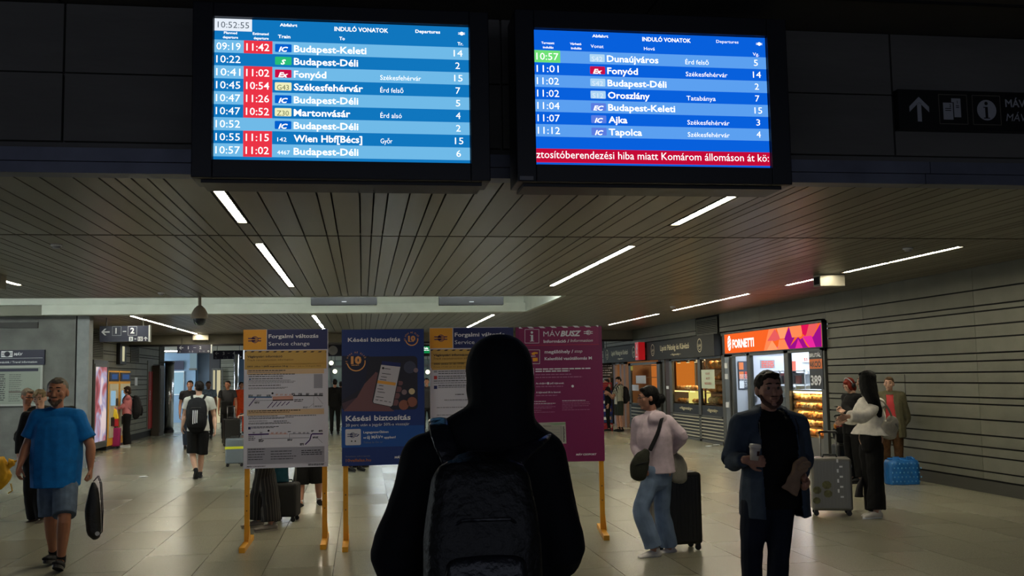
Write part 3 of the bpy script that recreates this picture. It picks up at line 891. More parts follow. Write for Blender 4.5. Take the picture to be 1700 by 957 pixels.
B('threshold', -.05, .05, 0, 5.1, 0, .06, m_greysteel, fr)
for (p, q, nm, z0) in ((1243, 1219, 'pane', .06), (1305, 1248, 'pane', .06), (1366, 1312, 'pane', 1.32)):
    a, b = sorted((LY(p), LY(q))); B(nm, 0, .008, a, b, z0, 2.06, m_glass, fr)
B('door_edge', -.08, -.045, LY(1216), LY(1209), .1, 2.05, m_steel, fr)
for z in (1.8, 1.55, .9): B('hinge', -.10, -.08, LY(1214), LY(1210), z, z + .12, m_swhite, fr)
B('side_panel', -.02, .3, 0.02, LY(1366), .02, 1.32, m_greysteel, fr)
B('counter_base', -.02, .06, LY(1366), LY(1312) - .0, .06, .45, mat('counter_grey', (88, 86, 80), rough=.5), fr)
# light box sign
lb_ = thing('light_box_sign', 'lit orange to magenta light box sign above the glass shop front', 'sign', (8.31, 17.12, 2.12))
B('case', 0.01, .09, -.02, 5.14, 0, .5, m_signblack, lb_)
B('top_rim', -.01, .09, -.03, 5.14, .46, .5, m_signblack, lb_); B('end_rim', -.01, .09, -.03, .0, 0, .5, m_signblack, lb_)
Wl = on_x(1203, 572, 8.31).y - 17.12
lit = B('lit_face', -.0, .01, 0.03, Wl, .02, .455, emat('sign_orange', (236, 96, 36), 1.15), lb_)
pr = Print(Plane((-.001, Wl, .02), (0, -1, 0), (0, 0, 1)))
WW = Wl - .03; HH = .435
def q(pts): return [(a * WW, b * HH) for a, b in pts]
pr.poly('o2', q([(.46, 0), (.52, 1), (.6, 1), (.54, .5), (.6, 0)]), .001)
pr.poly('m', q([(.52, .5), (.57, .0), (.6, .5), (.57, 1)]), .0014) if False else None
pr.poly('r1', q([(.5, .45), (.58, .98), (.64, .5), (.58, .42)]), .0012)
pr.poly('o3', q([(.49, 0), (.55, .46), (.61, 0)]), .0016)
pr.poly('mg', q([(.58, 0), (.66, .48), (.72, 0)]), .0014); pr.poly('o3', q([(.6, 1), (.71, 1), (.675, .5), (.63, .5)]), .0016); pr.poly('o2', q([(.62, .45), (.675, .45), (.71, 0), (.6, 0)]), .0018)
pr.poly('pu', q([(.7, 0), (.8, .5), (.89, 0)]), .0012); pr.poly('pu', q([(.67, .5), (.72, 1), (.77, .5), (.71, .0)]), .0012)
pr.poly('o2', q([(.72, 1), (.86, 1), (.83, .5), (.745, .5)]), .0016); pr.poly('mg', q([(.77, 0), (.8, .42), (.84, 0)]), .0018)
pr.poly('rd', q([(.83, 1), (.92, 1), (.865, .5), (.84, .62)]), .0018); pr.poly('r1', q([(.9, 1), (.975, 1), (.94, .5), (.87, .5)]), .002)
pr.poly('mg', q([(.84, .5), (.92, .5), (.95, 0), (.9, 0)]), .002); pr.poly('pu', q([(.89, .45), (.93, .45), (1, 1), (1, 0), (.95, 0)]), .0014); pr.poly('pu', q([(.84, .45), (.88, 0), (.7, 0)]), .0011)
for k, (bu, bv, rx, ry) in enumerate(((.062, .52, .022, .40),)):
    pr.disc('w', bu * WW, bv * HH, rx * WW, .002, 24, ry * HH)
for dy in (-.2, .0, .2): pr.line('o', ((.045) * WW, (.45 + dy) * HH), (.08 * WW, (.62 + dy) * HH), .02, .003)
pr.text('w', 'FORNETTI', .1 * WW, .27 * HH, capsize(.42 * HH), width=.255 * WW, bold=.045)
pr.done(lit, dict(o2=(emat('lit_o2', (250, 130, 80), 1.15), 'print_shape'), o3=(emat('lit_o3', (245, 150, 100), 1.15), 'print_shape'), r1=(emat('lit_r1', (226, 90, 90), 1.1), 'print_shape'), mg=(emat('lit_mg', (226, 40, 150), 1.1), 'print_shape'),
                  pu=(emat('lit_pu', (150, 16, 130), 1.1), 'print_shape'), rd=(emat('lit_rd', (215, 20, 80), 1.1), 'print_shape'), w=(emat('lit_w', (255, 245, 240), 1.4), 'lettering'), o=(emat('sign_orange', (236, 96, 36)), 'print_shape')))
# pastry display case
pc = thing('pastry_case', 'warm lit pastry display case at the right end of the shop front', 'display case', (XR + .02, 17.4, .45))
LC = LY(1312) + 17.15 - 17.4
B('back_panel', .7, .72, 0, LC, 0, .86, mat('case_warm', (240, 216, 170), rough=.6), pc)
B('end_panel', 0, .72, -.02, 0, 0, .86, m_greysteel, pc); B('end_panel', 0, .72, LC, LC + .02, 0, .86, m_greysteel, pc)
B('worktop', -.02, .75, -.02, LC + .02, .86, .89, m_greysteel, pc)
B('front_glass', -.015, -.007, 0, LC, 0, .86, m_glass, pc)
B('case_lamp', .02, .05, .02, LC - .02, .835, .86, emat('case_tube', (255, 214, 150), 12), pc)
rr = random.Random(5)
gl = ['lowest', 'second', 'third', 'fourth', 'top']
for s_ in range(5):
    z = .02 + s_ * .165
    B('shelf', 0.03 + .02, .7, 0, LC, z - .012, z, mat('shelf_warm', (150, 105, 55), rough=.5), pc)
    B('shelf_lamp', .06, .08, .02, LC - .02, z + .143, z + .15, emat('shelf_tube', (255, 214, 150), 20), pc)
    B('shelf_lip', .03, .042, .0, LC, z - .03, z + .004, mat('lip_warm', (190, 140, 76), rough=.5), pc)
    n = 9
    for k in range(n):
        w_ = LC / n
        for dx in (.13, .38):
            m_ = rr.choice(m_bread); key = 'pastry_%d_%s' % (rr.randrange(3), m_.name)
            if key not in _boxes:
                g = G(); kind = int(key[7])
                if kind == 0:
                    for j in range(5): g.ball(((j - 2) * .002, (j - 2) * .028, .028 - abs(j - 2) * .004), (.042 - abs(j - 2) * .008, .022, .03 - abs(j - 2) * .006), 8, 5)
                elif kind == 1: g.ball((0, 0, .026), (.06, .075, .03), 10, 6); g.ball((0, 0, .045), (.03, .045, .018), 8, 5)
                else: g.rod([(.04 * cos(a), .055 * sin(a), .02 + .004 * a) for a in [i * .7 for i in range(9)]], .02, 6)
                me_ = g.make('pastry', m_, None, smooth=True); _boxes[key] = me_.data; D.objects.remove(me_)
            o = D.objects.new('pastry', _boxes[key]); link(o)
            o.location = (XR + .02 + dx + rr.uniform(-.03, .03), 17.4 + (k + .5) * w_ + rr.uniform(-.02, .02), .452 + z)
            o.rotation_euler = (0, 0, rr.uniform(0, 3)); o.scale = (1.6, 1.45, 2.3)
            tag(o, 'pastry, %s row, %s from the wall end, %s shelf of the lit case' % ('front' if dx < .2 else 'back', ('first', 'second', 'third', 'fourth', 'fifth', 'sixth', 'seventh', 'eighth', 'ninth')[k], gl[s_]), 'pastry', 'pastries in the lit case')
# shop interior items
def wallprint(nm, lb, cat, px0, px1, py0, py1, Y, m_, extra=None):
    a = on_y(px0, py1, Y); b = on_y(px1, py0, Y)
    t = thing(nm, lb, cat, (a.x, Y, a.z)); W, H = b.x - a.x, b.z - a.z
    B('sheet', 0, W, 0, .01, 0, H, m_, t)
    pr = Print(Plane((0, -.001, 0), (1, 0, 0), (0, 0, 1)))
    if extra: extra(pr, W, H)
    pr.done(t, dict(w=(m_swhite, 'lettering'), r=(mat('poster_red', (205, 70, 50)), 'lettering'), k=(mat('poster_dark', (60, 66, 80)), 'lettering'), o=(mat('poster_orange', (225, 120, 60)), 'colour_block')))
    return t
def e1(pr, W, H):
    for r in range(3):
        for c in range(2): pr.rect('wkorokw'[r * 2 + c], W * (.06 + .5 * c), H * (.04 + .33 * r), W * (.46 + .5 * c), H * (.3 + .33 * r))
    pr.lines('w', W * .1, W * .9, H * .5, H * .02, 8, H * .06, .003, 3)
wallprint('price_poster', 'grid of small orange and grey price posters on the lit shop wall', 'poster', 1227, 1244, 600, 647, 22.40, mat('poster_dark', (60, 66, 80)), e1)
def e2(pr, W, H): pr.lines('r', W * .1, W * .95, H * .75, H * .12, 4, H * .22, .003, 9, .1)
wallprint('menu_board', 'grey menu board with red lines on the lit shop wall', 'menu board', 1262, 1286, 598, 612, 22.38, mat('menu_grey', (120, 124, 132)), e2)
def e3(pr, W, H): pr.text('r', '53', W * .15, H * .25, capsize(H * .5), bold=.05)
wallprint('small_sign', 'small white sign with red figures inside the shop', 'sign', 1333, 1344, 592, 602, 22.38, m_swhite, e3)
wallprint('banner_strip', 'orange and black hanging strip beside the middle mullion', 'banner', 1313, 1321, 600, 625, 21.0, mat('poster_red', (205, 70, 50)), lambda pr, W, H: pr.rect('k', 0, 0, W, H * .3))
t = thing('inner_door', 'pale framed inner door behind the shop window', 'door', (9.0, 22.36, 0))
g = G(); g.box(0, .06, 0, .05, 0, 2.15); g.box(.9, .96, 0, .05, 0, 2.15); g.box(0, .96, 0, .05, 2.1, 2.16); g.make('frame', mat('door_grey', (130, 132, 140)), t); B('leaf', .06, .9, .02, .05, 0, 2.1, mat('leaf_grey', (165, 168, 180)), t); B('door_handle', .12, .16, -.02, .02, 1, 1.14, m_steel, t)
ct = thing('service_counter', 'pale service counter with shelf behind the shop glass', 'counter', (9.15, 18.2, 0))
B('body', 0, .5, 0, 3.6, 0, 1.1, mat('counter_pale', (170, 170, 172)), ct); B('worktop', -.03, .53, -.03, 3.63, 1.1, 1.14, m_steel, ct)
rk = thing('wire_rack', 'white wire rack of boxes on the shop counter', 'rack', (9.2, 19.85, 1.14))
g = G()
for z in (.0, .28, .56):
    g.box(0, .4, 0, 1.9, z, z + .015)
for y in (0, .63, 1.26, 1.88): g.box(0, .02, y, y + .02, 0, .6); g.box(.38, .4, y, y + .02, 0, .6)
g.make('frame', m_swhite, rk)
for k in range(12):
    z = 1.14 + .016 + .28 * (k % 2); y = 19.9 + (k // 2) * .3
    t = thing('carton', ['pale', 'grey', 'cream', 'rosy'][k % 4] + ' small carton, %s shelf of the wire rack, stack %s from the near end' % ('lower' if k % 2 == 0 else 'upper', ('one', 'two', 'three', 'four', 'five', 'six')[k // 2]), 'carton', (9.25, y, z), 0, 'cartons on the wire rack')
    m_ = mat(['ct_pale', 'ct_grey', 'ct_cream', 'ct_rose'][k % 4], [(220, 222, 225), (150, 155, 160), (225, 215, 190), (220, 150, 150)][k % 4])
    B('box_body', 0, .26, 0, .2, 0, .15 + .03 * (k % 3), m_, t, bevel=.004); B('lid', -.005, .265, -.005, .205, .15 + .03 * (k % 3), .17 + .03 * (k % 3), m_, t)
for k, (y, c, lb) in enumerate(((18.35, (40, 44, 50), 'dark till on the counter'), (18.85, (200, 204, 208), 'pale coffee machine on the counter'))):
    t = thing(('till', 'coffee_machine')[k], lb, ('till', 'coffee machine')[k], (9.25, y, 1.14))
    B('body', 0, .35, 0, .34, 0, .3 + .1 * k, mat('till_%d' % k, c, rough=.4), t, bevel=.01); B('screen', -.012, 0, .04, .3, .12, .27, m_blackp, t); B('tray', -.06, 0, .05, .29, 0, .03, m_steel, t)
# banners on the glass right
t = thing('price_banner', 'black and orange offer banner with 389 on the right edge of the shop glass', 'banner', (XR - .05, 17.22, 1.36))
B('sheet', 0, .01, 0, .55, 0, .72, m_signblack, t); B('orange_field', -.003, 0, 0.01, .54, .38, .56, mat('poster_orange', (225, 120, 60)), t)
pr = Print(Plane((-.004, .55, 0), (0, -1, 0), (0, 0, 1)))
pr.text('w', 'BRUTÁL', .03, .6, capsize(.07), width=.48, bold=.03); pr.text('k', 'AKCIÓ', .03, .41, capsize(.11), width=.46, bold=.03, d=.002); pr.text('w', '389', .04, .08, capsize(.18), width=.46, bold=.03)
pr.done(t, dict(w=(m_swhite, 'lettering'), k=(m_signblack, 'lettering')))

# --- bakery
m_dgreen = mat('bakery_dark', (13, 16, 12), rough=.7, noise_amt=.1)
m_gold = mat('bakery_gold', (206, 196, 156), rough=.5)
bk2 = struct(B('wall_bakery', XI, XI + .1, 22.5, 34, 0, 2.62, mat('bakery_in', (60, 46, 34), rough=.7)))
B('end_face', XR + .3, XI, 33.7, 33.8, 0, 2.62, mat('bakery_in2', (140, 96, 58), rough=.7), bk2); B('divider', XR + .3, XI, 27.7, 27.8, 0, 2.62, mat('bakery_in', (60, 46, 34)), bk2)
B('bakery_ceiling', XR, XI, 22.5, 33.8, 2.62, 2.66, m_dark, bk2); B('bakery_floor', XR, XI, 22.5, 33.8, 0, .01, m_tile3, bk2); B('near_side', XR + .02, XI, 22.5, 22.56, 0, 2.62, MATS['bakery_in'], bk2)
area('bakery_light', (9.8, 25, 2.55), (0, 0, 0), 1.0, 2.6, 230, (1, .72, .4)); area('bakery_light', (9.8, 30.6, 2.55), (0, 0, 0), 1.2, 4, 130, (1, .78, .5))
def fascia(lb, y0, y1, gap_):
    t = thing('fascia_sign', lb, 'sign', (8.22, y0, 2.1), 0, 'dark bakery fascias')
    W = y1 - y0
    B('panel', 0, .25, 0, W, 0, .52, m_dgreen, t)
    pr = Print(Plane((-.001, W, 0), (0, -1, 0), (0, 0, 1)))
    for u in (.11, .82):
        pr.arc('g', u * W, .28, .17, .02, 0, 360, n=24); pr.text('g', 'Lipóti', u * W, .25, .11, width=.24, italic=.3, align='C', bold=.01); pr.arc('g', u * W, .28, .11, .012, 200, 340, n=10)
    pr.text('g', 'Lipóti Pékség és Kávézó', .24 * W, .24, capsize(.15), width=.44 * W, bold=.01)
    pr.text('g', '~ Hagyomány ~', .4 * W, .09, capsize(.05), width=.16 * W, italic=.3, bold=.02)
    pr.done(t, dict(g=(m_gold, 'lettering')))
fascia('dark bakery fascia between the red light box and the orange sign', 22.55, 28.2, 0)
fascia('dark bakery fascia beyond the red light box', 28.75, 33.5, 0)
t = thing('red_light_box', 'red light box with a white cross between the bakery fascias', 'sign', (8.0, 28.3, 2.12))
B('wall_arm', .2, .42, .1, .25, .15, .35, m_greysteel, t)
B('case', 0, .2, 0, .35, 0, .52, mat('boxred', (190, 20, 30), rough=.4, emit=(190, 20, 30), es=.35), t)
pr = Print(Plane((-.001, .35, 0), (0, -1, 0), (0, 0, 1))); pr.rect('w', .15, .18, .2, .46); pr.rect('w', .1, .3, .25, .35); pr.lines('w', .05, .3, .08, .03, 1); pr.done(t, dict(w=(m_swhite, 'lettering')))
bf = thing('bakery_front', 'grey framed bakery windows over dark panels with pale slats', 'shop front', (XR, 22.55, 0))
yb = lambda px: on_x(px, 620, XR).y - 22.55
g = G()
for p, q_ in ((1205, 1200), (1164, 1160), (1117, 1113)):
    a, b = sorted((yb(p), yb(q_))); g.box(-.03, .04, a, b, 0, 2.1)
g.box(-.03, .04, 0, yb(1113), 2.04, 2.1); g.box(-.03, .04, 0, yb(1113), .62, .66); g.box(-.03, .04, 0, yb(1113), 0, .06)
g.make('frame', m_greysteel, bf, bevel=.004)
for p, q_ in ((1200, 1164), (1160, 1117)):
    a, b = sorted((yb(p), yb(q_)))
    B('pane', 0, .008, a, b, .9, 2.04, m_glass, bf)
    dp = B('dark_panel', -.01, .03, a, b, .06, .9, m_signblack, bf)
    pr = Print(Plane((-.011, b, .66), (0, -1, 0), (0, 0, 1))); pr.text('g', '~Hagyomány~', (b - a) * .25, .1, .11, width=(b - a) * .5, italic=.3, bold=.02); pr.done(dp, dict(g=(m_gold, 'lettering')))
    for k in range(7): B('slat', -.035, -.012, a, b, .1 + k * .08, .125 + k * .08, mat('slat_pale', (176, 172, 150), rough=.5), bf)
t = thing('orange_panel', 'glowing orange panel hanging in the bakery window', 'panel', (XR + .55, on_x(1152, 620, XR + .55).y, 1.35))
W = on_x(1119, 620, XR + .55).y - t.location.y
B('lit_face', 0, .02, 0, W, 0, .68, emat('panel_orange', (220, 120, 40), .9), t); B('frame', .02, .04, -.03, W + .03, -.03, .71, m_greysteel, t)
G().rod([(.03, W / 2, .7), (.03, W / 2, 1.26)], .01).make('hanger_rod', m_greysteel, t)
t = thing('paper_sign', 'pale paper notice with three red lines taped in the bakery window', 'paper', (XR - .034, on_x(1189, 640, XR).y, 1.32))
W = on_x(1167, 640, XR).y - t.location.y
B('sheet', 0, .003, 0, W, 0, .46, mat('paper_green', (186, 196, 176)), t)
pr = Print(Plane((-.001, W, 0), (0, -1, 0), (0, 0, 1)))
for k in range(3): pr.text('r', ('KÁVÉ', 'AKCIÓ', 'REGGELI')[k], W * (.35 - .1 * (k == 2)), .34 - .12 * k, .07, width=W * (.3 + .2 * (k == 2)), bold=.02)
pr.done(t, dict(r=(mat('poster_redd', (150, 60, 50)), 'lettering')))
# bread shelves
bs_ = thing('bread_rack', 'bakery rack with heaped baskets by the window', 'rack', (XR + .35, 23.3, 0))
g = G()
for z in (.9, 1.2, 1.5, 1.8): g.box(0, .6, 0, 1.5, z - .02, z)
for y in (0, 1.46): g.box(0, .04, y, y + .04, 0, 2.0); g.box(.56, .6, y, y + .04, 0, 2.0)
g.make('frame', mat('wood_rack', (120, 84, 50)), bs_)
cs = thing('pastry_cabinet', 'glass bakery cabinet with lit pastries under the orange panel', 'display case', (XR + .1, 24.95, 0))
B('body', 0, .6, 0, 1.8, 0, .92, m_signblack, cs); B('top_shelf', 0, .6, 0, 1.8, 1.24, 1.26, m_steel, cs); B('cabinet_lamp', .03, .06, .02, 1.78, 1.21, 1.235, emat('case_tube2', (255, 205, 110), 4), cs)
B('divider', 0, .6, .35, .37, .92, 1.24, emat('bright_edge', (240, 220, 120), 1), cs)
def loaf(kind, m_):
    key = 'loaf%d%s' % (kind, m_.name)
    if key not in _boxes:
        g = G()
        if kind == 0: g.ball((0, 0, .06), (.11, .09, .06), 12, 7); g.ball((0, 0, .085), (.085, .03, .04), 8, 5)
        elif kind == 1: g.rod([(0, -.24, .04), (0, -.2, .045), (0, 0, .05), (0, .2, .045), (0, .24, .04)], [.02, .035, .042, .035, .02], 8)
        else: g.ball((0, 0, .035), (.055, .065, .035), 10, 6); g.ball((0, 0, .055), (.03, .045, .018), 8, 5)
        o = g.make('loaf', m_, None, smooth=True); _boxes[key] = o.data; D.objects.remove(o)
    o = D.objects.new(('loaf', 'baguette', 'roll')[kind], _boxes[key]); link(o); return o
for s_, z in enumerate((.9, 1.2, 1.5, 1.8)):
    for k in range(8):
        o = loaf((0, 1)[s_ == 2 and k > 3], rr.choice(m_bread)); o.location = (XR + .49 + .26 * (k % 2), 23.5 + .36 * (k // 2), z + .001)
        o.rotation_euler = (0, 0, rr.uniform(-.4, .4)); o.scale = (1.1, 1.75, 1.7)
        if o.name.startswith('bag'): o.rotation_euler = (0, 0, pi / 2); o.scale = (1, 1, 1.2)
        tag(o, '%s, %s row, %s from the near end, %s bread rack shelf' % (('round loaf', 'baguette')[o.name.startswith('bag')], ('front', 'back')[k % 2], ('first', 'second', 'third', 'fourth')[k // 2], ('lowest', 'second', 'third', 'top')[s_]), 'bread', 'breads on the bakery rack')
for k in range(26):
    o = loaf(2, rr.choice(m_bread)); lvl = k % 2
    o.location = (XR + .25 + .18 * ((k // 2) % 2), 25.06 + (k // 4) * .24 + .1 * lvl, (.921, 1.261)[lvl]); o.scale = (1.3, 1.5, 1.6)
    tag(o, 'roll %s the glass cabinet, %s row, place %s from the near end' % (('inside', 'on top of')[lvl], ('front', 'back')[(k // 2) % 2], ('one', 'two', 'three', 'four', 'five', 'six', 'seven')[k // 4]), 'bread', 'rolls at the glass cabinet')
for k in range(4):
    p = on_x((1125, 1140, 1153, 1166)[k] + 2, 601, XR + .5)
    t = thing('spot_lamp', 'small warm spot lamp %s in the bakery window' % ('leftmost', 'second from the left', 'third from the left', 'nearest the bread rack')[k], 'lamp', (p.x, p.y, 2.0), 0, 'bakery window spots')
    G().lathe([(.05, 0), (.055, .03), (.03, .07)], seg=12).make('shade', m_greysteel, t, smooth=True); G().lathe([(.042, -.004), (.042, 0)], seg=12).make('bulb', emat('spot_glow', (255, 225, 170), 5), t); G().rod([(0, 0, .07), (0, 0, .62)], .008).make('stem', m_blackp, t)
# doors
dr = thing('bakery_door', 'open glass bakery door with white notices and pale slats', 'door', (XR - .1, on_x(1096, 650, XR - .1).y, 0))
W = on_x(1044, 650, XR - .1).y - dr.location.y
g = G(); g.box(0, .05, 0, .28, .02, 2.05); g.box(0, .05, W - .28, W, .02, 2.05); g.box(0, .05, 0, W, 1.98, 2.05); g.box(0, .05, 0, W, .02, .1); g.box(0, .05, 0, W, .78, .82)
g.make('frame', m_greysteel, dr)
B('pane', .02, .028, .28, W - .28, .82, 1.98, m_glass, dr); B('lower_panel', .01, .03, .28, W - .28, .1, .78, m_signblack, dr)
for k in range(6): B('slat', -.015, .01, .28, W - .28, .16 + k * .1, .19 + k * .1, MATS['slat_pale'], dr)
B('door_handle', -.08, -.05, W - .2, W - .12, 1.0, 1.12, m_steel, dr); B('notice', -.002, .002, W * .42, W * .74, 1.42, 1.66, m_swhite, dr); B('notice', -.002, .002, W * .66, W * .88, 1.2, 1.38, m_swhite, dr)
B('yellow_sticker', -.003, 0, W - .55, W - .3, 1.82, 1.96, mat('stick_yel', (225, 200, 40)), dr)
t = thing('door_post', 'dark jamb panels with hinges beside the bakery door', 'door frame', (XR, yb(1113) + 22.56, 0))
B('jamb', -.02, .06, 0, .35, 0, 2.1, mat('brown_jamb', (52, 32, 28)), t); B('jamb', -.03, .06, .42, .75, 0, 2.1, m_greysteel, t); B('jamb', -.02, .06, .8, 1.05, 0, 2.1, mat('brown_jamb', (52, 32, 28)), t)
for z in (1.7, 1.45, 1.2): B('hinge', -.06, -.03, .8, .9, z, z + .12, m_swhite, t)
B('switch_plate', -.035, -.02, .1, .3, 1.28, 1.36, m_swhite, t)
t = thing('door_post', 'pinkish timber posts at the far bakery entrance', 'door frame', (XR, 31.2, 0))
for y in (0, .5, 1.3, 2.3): B('jamb', -.02, .06, y, y + .22, 0, 2.1, mat('pink_jamb', (120, 96, 88), rough=.6), t)
B('head', -.02, .06, 0, 2.52, 2.04, 2.1, m_greysteel, t)
t = thing('lit_shelf', 'orange lit shelving inside the far bakery entrance', 'shelf', (XR + 1.2, 31.0, 0))
B('lit_back', .3, .32, 0, 2.4, 1.2, 2.1, emat('orange_back', (215, 120, 50), .8), t)
for z in (.5, 1.2, 1.6, 2.0): B('shelf', 0, .3, 0, 2.4, z - .02, z, MATS['wood_rack'], t)
# crates
crc = [((30, 48, 130), 'blue'), ((150, 22, 34), 'red'), ((30, 48, 130), 'blue'), ((36, 60, 110), 'pale-labelled blue'), ((30, 48, 130), 'blue'), ((150, 22, 34), 'red')]
for k in range(6):
    c_, nm = crc[(0, 1, 2, 3, 4, 5)[k]] if False else [crc[1], crc[3], crc[2], crc[0], crc[0], crc[5]][k]
    a = on_y(992, 640, 29.6).x
    t = thing('crate', '%s plastic crate, %s of the stack beside the magenta stand' % (nm, ('lowest', 'second', 'third', 'fourth', 'fifth', 'topmost')[k]), 'crate', (a, 29.6, k * .245), 0, 'crates stacked at the bakery')
    m_ = mat('crate_' + nm, c_, rough=.5)
    g = G(); g.box(0, .45, 0, .6, 0, .015)
    for (x0, x1, y0, y1) in ((0, .45, 0, .02), (0, .45, .58, .6), (0, .02, 0, .6), (.43, .45, 0, .6)):
        g.box(x0, x1, y0, y1, 0, .09); g.box(x0, x1, y0, y1, .19, .24)
    for x in (0, .14, .29, .43):
        g.box(x, x + .02, 0, .02, .09, .19)
    g.make('shell', m_, t); B('label_plate', .16, .3, -.004, 0, .1, .18, m_swhite if k in (1, 2, 3) else m_, t)
t = thing('chalk_board', 'small black menu board with pale writing above the crates', 'menu board', tuple(on_y(998, 628, 33)))
B('panel', 0, .42, 0, .04, 0, .5, m_signblack, t); pr = Print(Plane((0, -.001, 0), (1, 0, 0), (0, 0, 1))); pr.lines('w', .04, .38, .4, .03, 5, .08, .002, 4); pr.done(t, dict(w=(m_sgrey, 'fine_print')))
G().rod([(.21, .02, .5), (.21, .02, 2.96 - t.location.z)], .01).make('hanger_rod', m_greysteel, t)
# litter
for i, (px, py, lb) in enumerate(((1176, 742, 'crumpled white scrap on the floor before the bakery'), (1189, 740, 'flat white scrap beside the crumpled one'), (301, 793 - 0, 'white scrap of paper near the walking backpacker'), (1343, 755, 'pale scrap on the floor by the pastry case'))):
    p = on_z(px, py) if i != 2 else on_z(238, 793)
    g = G(); g.ball((0, 0, .012), (.09, .06, .012), 7, 4); o = g.make('paper_scrap', m_swhite); o.location = p; tag(o, lb, 'litter', 'paper scraps')
# ================================================================ POSTER STANDS
m_post = mat('stand_yellow', (214, 150, 24), rough=.5, noise_amt=.08, nscale=5)
m_postd = mat('stand_bolt', (120, 80, 20), rough=.5)
m_pw = mat('poster_white', (202, 202, 220), rough=.5)
m_pblue = mat('poster_blue', (22, 50, 120), rough=.5)
m_pnavy = mat('poster_navy', (20, 32, 96), rough=.45)
m_pyel = mat('poster_yellow', (240, 168, 44), rough=.5)
m_ochre = mat('poster_ochre', (198, 158, 78), rough=.5)
m_peach = mat('poster_peach', (206, 176, 144), rough=.5)
m_ink = mat('poster_ink', (36, 36, 48), rough=.6)
m_brown = mat('poster_brown', (96, 66, 30), rough=.6)
m_mag = mat('poster_magenta', (122, 18, 84), rough=.45)
m_mag2 = mat('poster_magenta2', (134, 24, 88), rough=.45)
m_pwhite = mat('poster_lettering', (226, 226, 240), rough=.5)
m_gink = mat('poster_grey_ink', (118, 118, 134), rough=.6)
m_redl = mat('poster_line_red', (196, 50, 70), rough=.5)
def stand(label, pL, pR, z0, z1, base, posts=(.02, -.02)):
    a = Vector((pL[0], pL[1], 0)); b = Vector((pR[0], pR[1], 0)); W = (b - a).length
    rz = math.atan2(b.y - a.y, b.x - a.x)
    t = thing('poster_stand', label, 'poster stand', tuple(a), rz, 'poster stands on yellow frames')
    bd = G().box(0, W, 0, .012, z0, z1).make('board', base, t)
    for k, u in enumerate((.012, W - .062)):
        p = G(); p.box(u, u + .05, .014, .054, .05, z1 - .02); p.make('post', m_post, t, bevel=.003)
        f = G(); f.box(u - .004, u + .054, -.40, .46, 0, .05); f.slab([(u + .056, -.1, .05), (u + .056, .1, .05), (u + .056, .034, .2)], (-.004, 0, 0)); f.make('foot', m_post, t, bevel=.003)
        G().box(u + .018, u + .032, .010, .014, .5, .514).box(u + .018, u + .032, .008, .014, .35, .364).make('bolt', m_postd, t)
    G().box(.06, W - .06, .014, .04, z0 + .1, z0 + .14).box(.06, W - .06, .014, .04, z1 - .2, z1 - .16).make('cross_rail', m_post, t)
    # plane in board coordinates, hits computed in world then expressed locally
    wp = Plane(a + Vector((0, 0, z0)), b - a, (0, 0, 1))
    lp = Plane((0, 0, z0), (1, 0, 0), (0, 0, 1))
    return t, bd, wp, Print(lp), W, z1 - z0
class PX:
    """places print by reading positions off the board"""
    def __init__(s, wp, pr, fn): s.wp = wp; s.pr = pr; s.fn = fn
    def h(s, x, y):
        return s.wp.hit(*s.fn(x, y))
    def t(s, key, txt, x0, y, x1, cap, bold=0, it=0, d=.0035):
        u0, v = s.h(x0, y); u1, v2 = s.h(x1, y); sc = (u1 - u0) / abs(x1 - x0)
        s.pr.text(key, txt, u0, (v + v2) / 2, capsize(cap * sc), width=u1 - u0, bold=bold, italic=it, d=d)
    def r(s, key, x0, y0, x1, y1, d=.001, rad=0):
        u0, v1 = s.h(x0, y0); u1, v0 = s.h(x1, y1)
        (s.pr.rrect(key, u0, v0, u1, v1, rad, d) if rad else s.pr.rect(key, u0, v0, u1, v1, d))
    def li(s, key, x0, x1, y, hgt, n=1, dy=0, d=.0035, seed=0):
        u0, v = s.h(x0, y); u1, _ = s.h(x1, y); sc = (u1 - u0) / (x1 - x0)
        s.pr.lines(key, u0, u1, v, hgt * sc, n, dy * sc, d, seed)
    def l(s, key, x0, y0, x1, y1, wd, d=.004):
        u0, v0 = s.h(x0, y0); u1, v1 = s.h(x1, y1); sc = abs((s.h(100, 100)[0] - s.h(0, 100)[0]) / 100)
        s.pr.line(key, (u0, v0), (u1, v1), wd * sc, d)
    def poly(s, key, pts, d=.001): s.pr.poly(key, [s.h(x, y) for x, y in pts], d)
    def dot(s, key, x, y, r, d=.004):
        u, v = s.h(x, y); sc = abs((s.h(100, 100)[0] - s.h(0, 100)[0]) / 100); s.pr.disc(key, u, v, r * sc, d, 16)
PC = dict(w=(m_pwhite, 'lettering'), y=(m_pyel, 'logo_field'), n=(m_pnavy, 'header_band'), o=(m_ochre, 'ochre_band'), p=(m_peach, 'caption_band'), k=(m_ink, 'lettering'), br=(m_brown, 'lettering'), g=(m_gink, 'fine_print'),
          lb=(mat('line_blue', (60, 100, 150)), 'route_line'), vi=(mat('line_violet', (70, 40, 110)), 'route_line'), se=(mat('line_pale', (205, 150, 140)), 'route_line'), mg=(m_mag2, 'header_band'), rl=(m_redl, 'rule'), gb=(mat('poster_greyblock', (150, 150, 168)), 'legend_block'),
          rd=(mat('logo_red', (190, 60, 60)), 'symbol'))
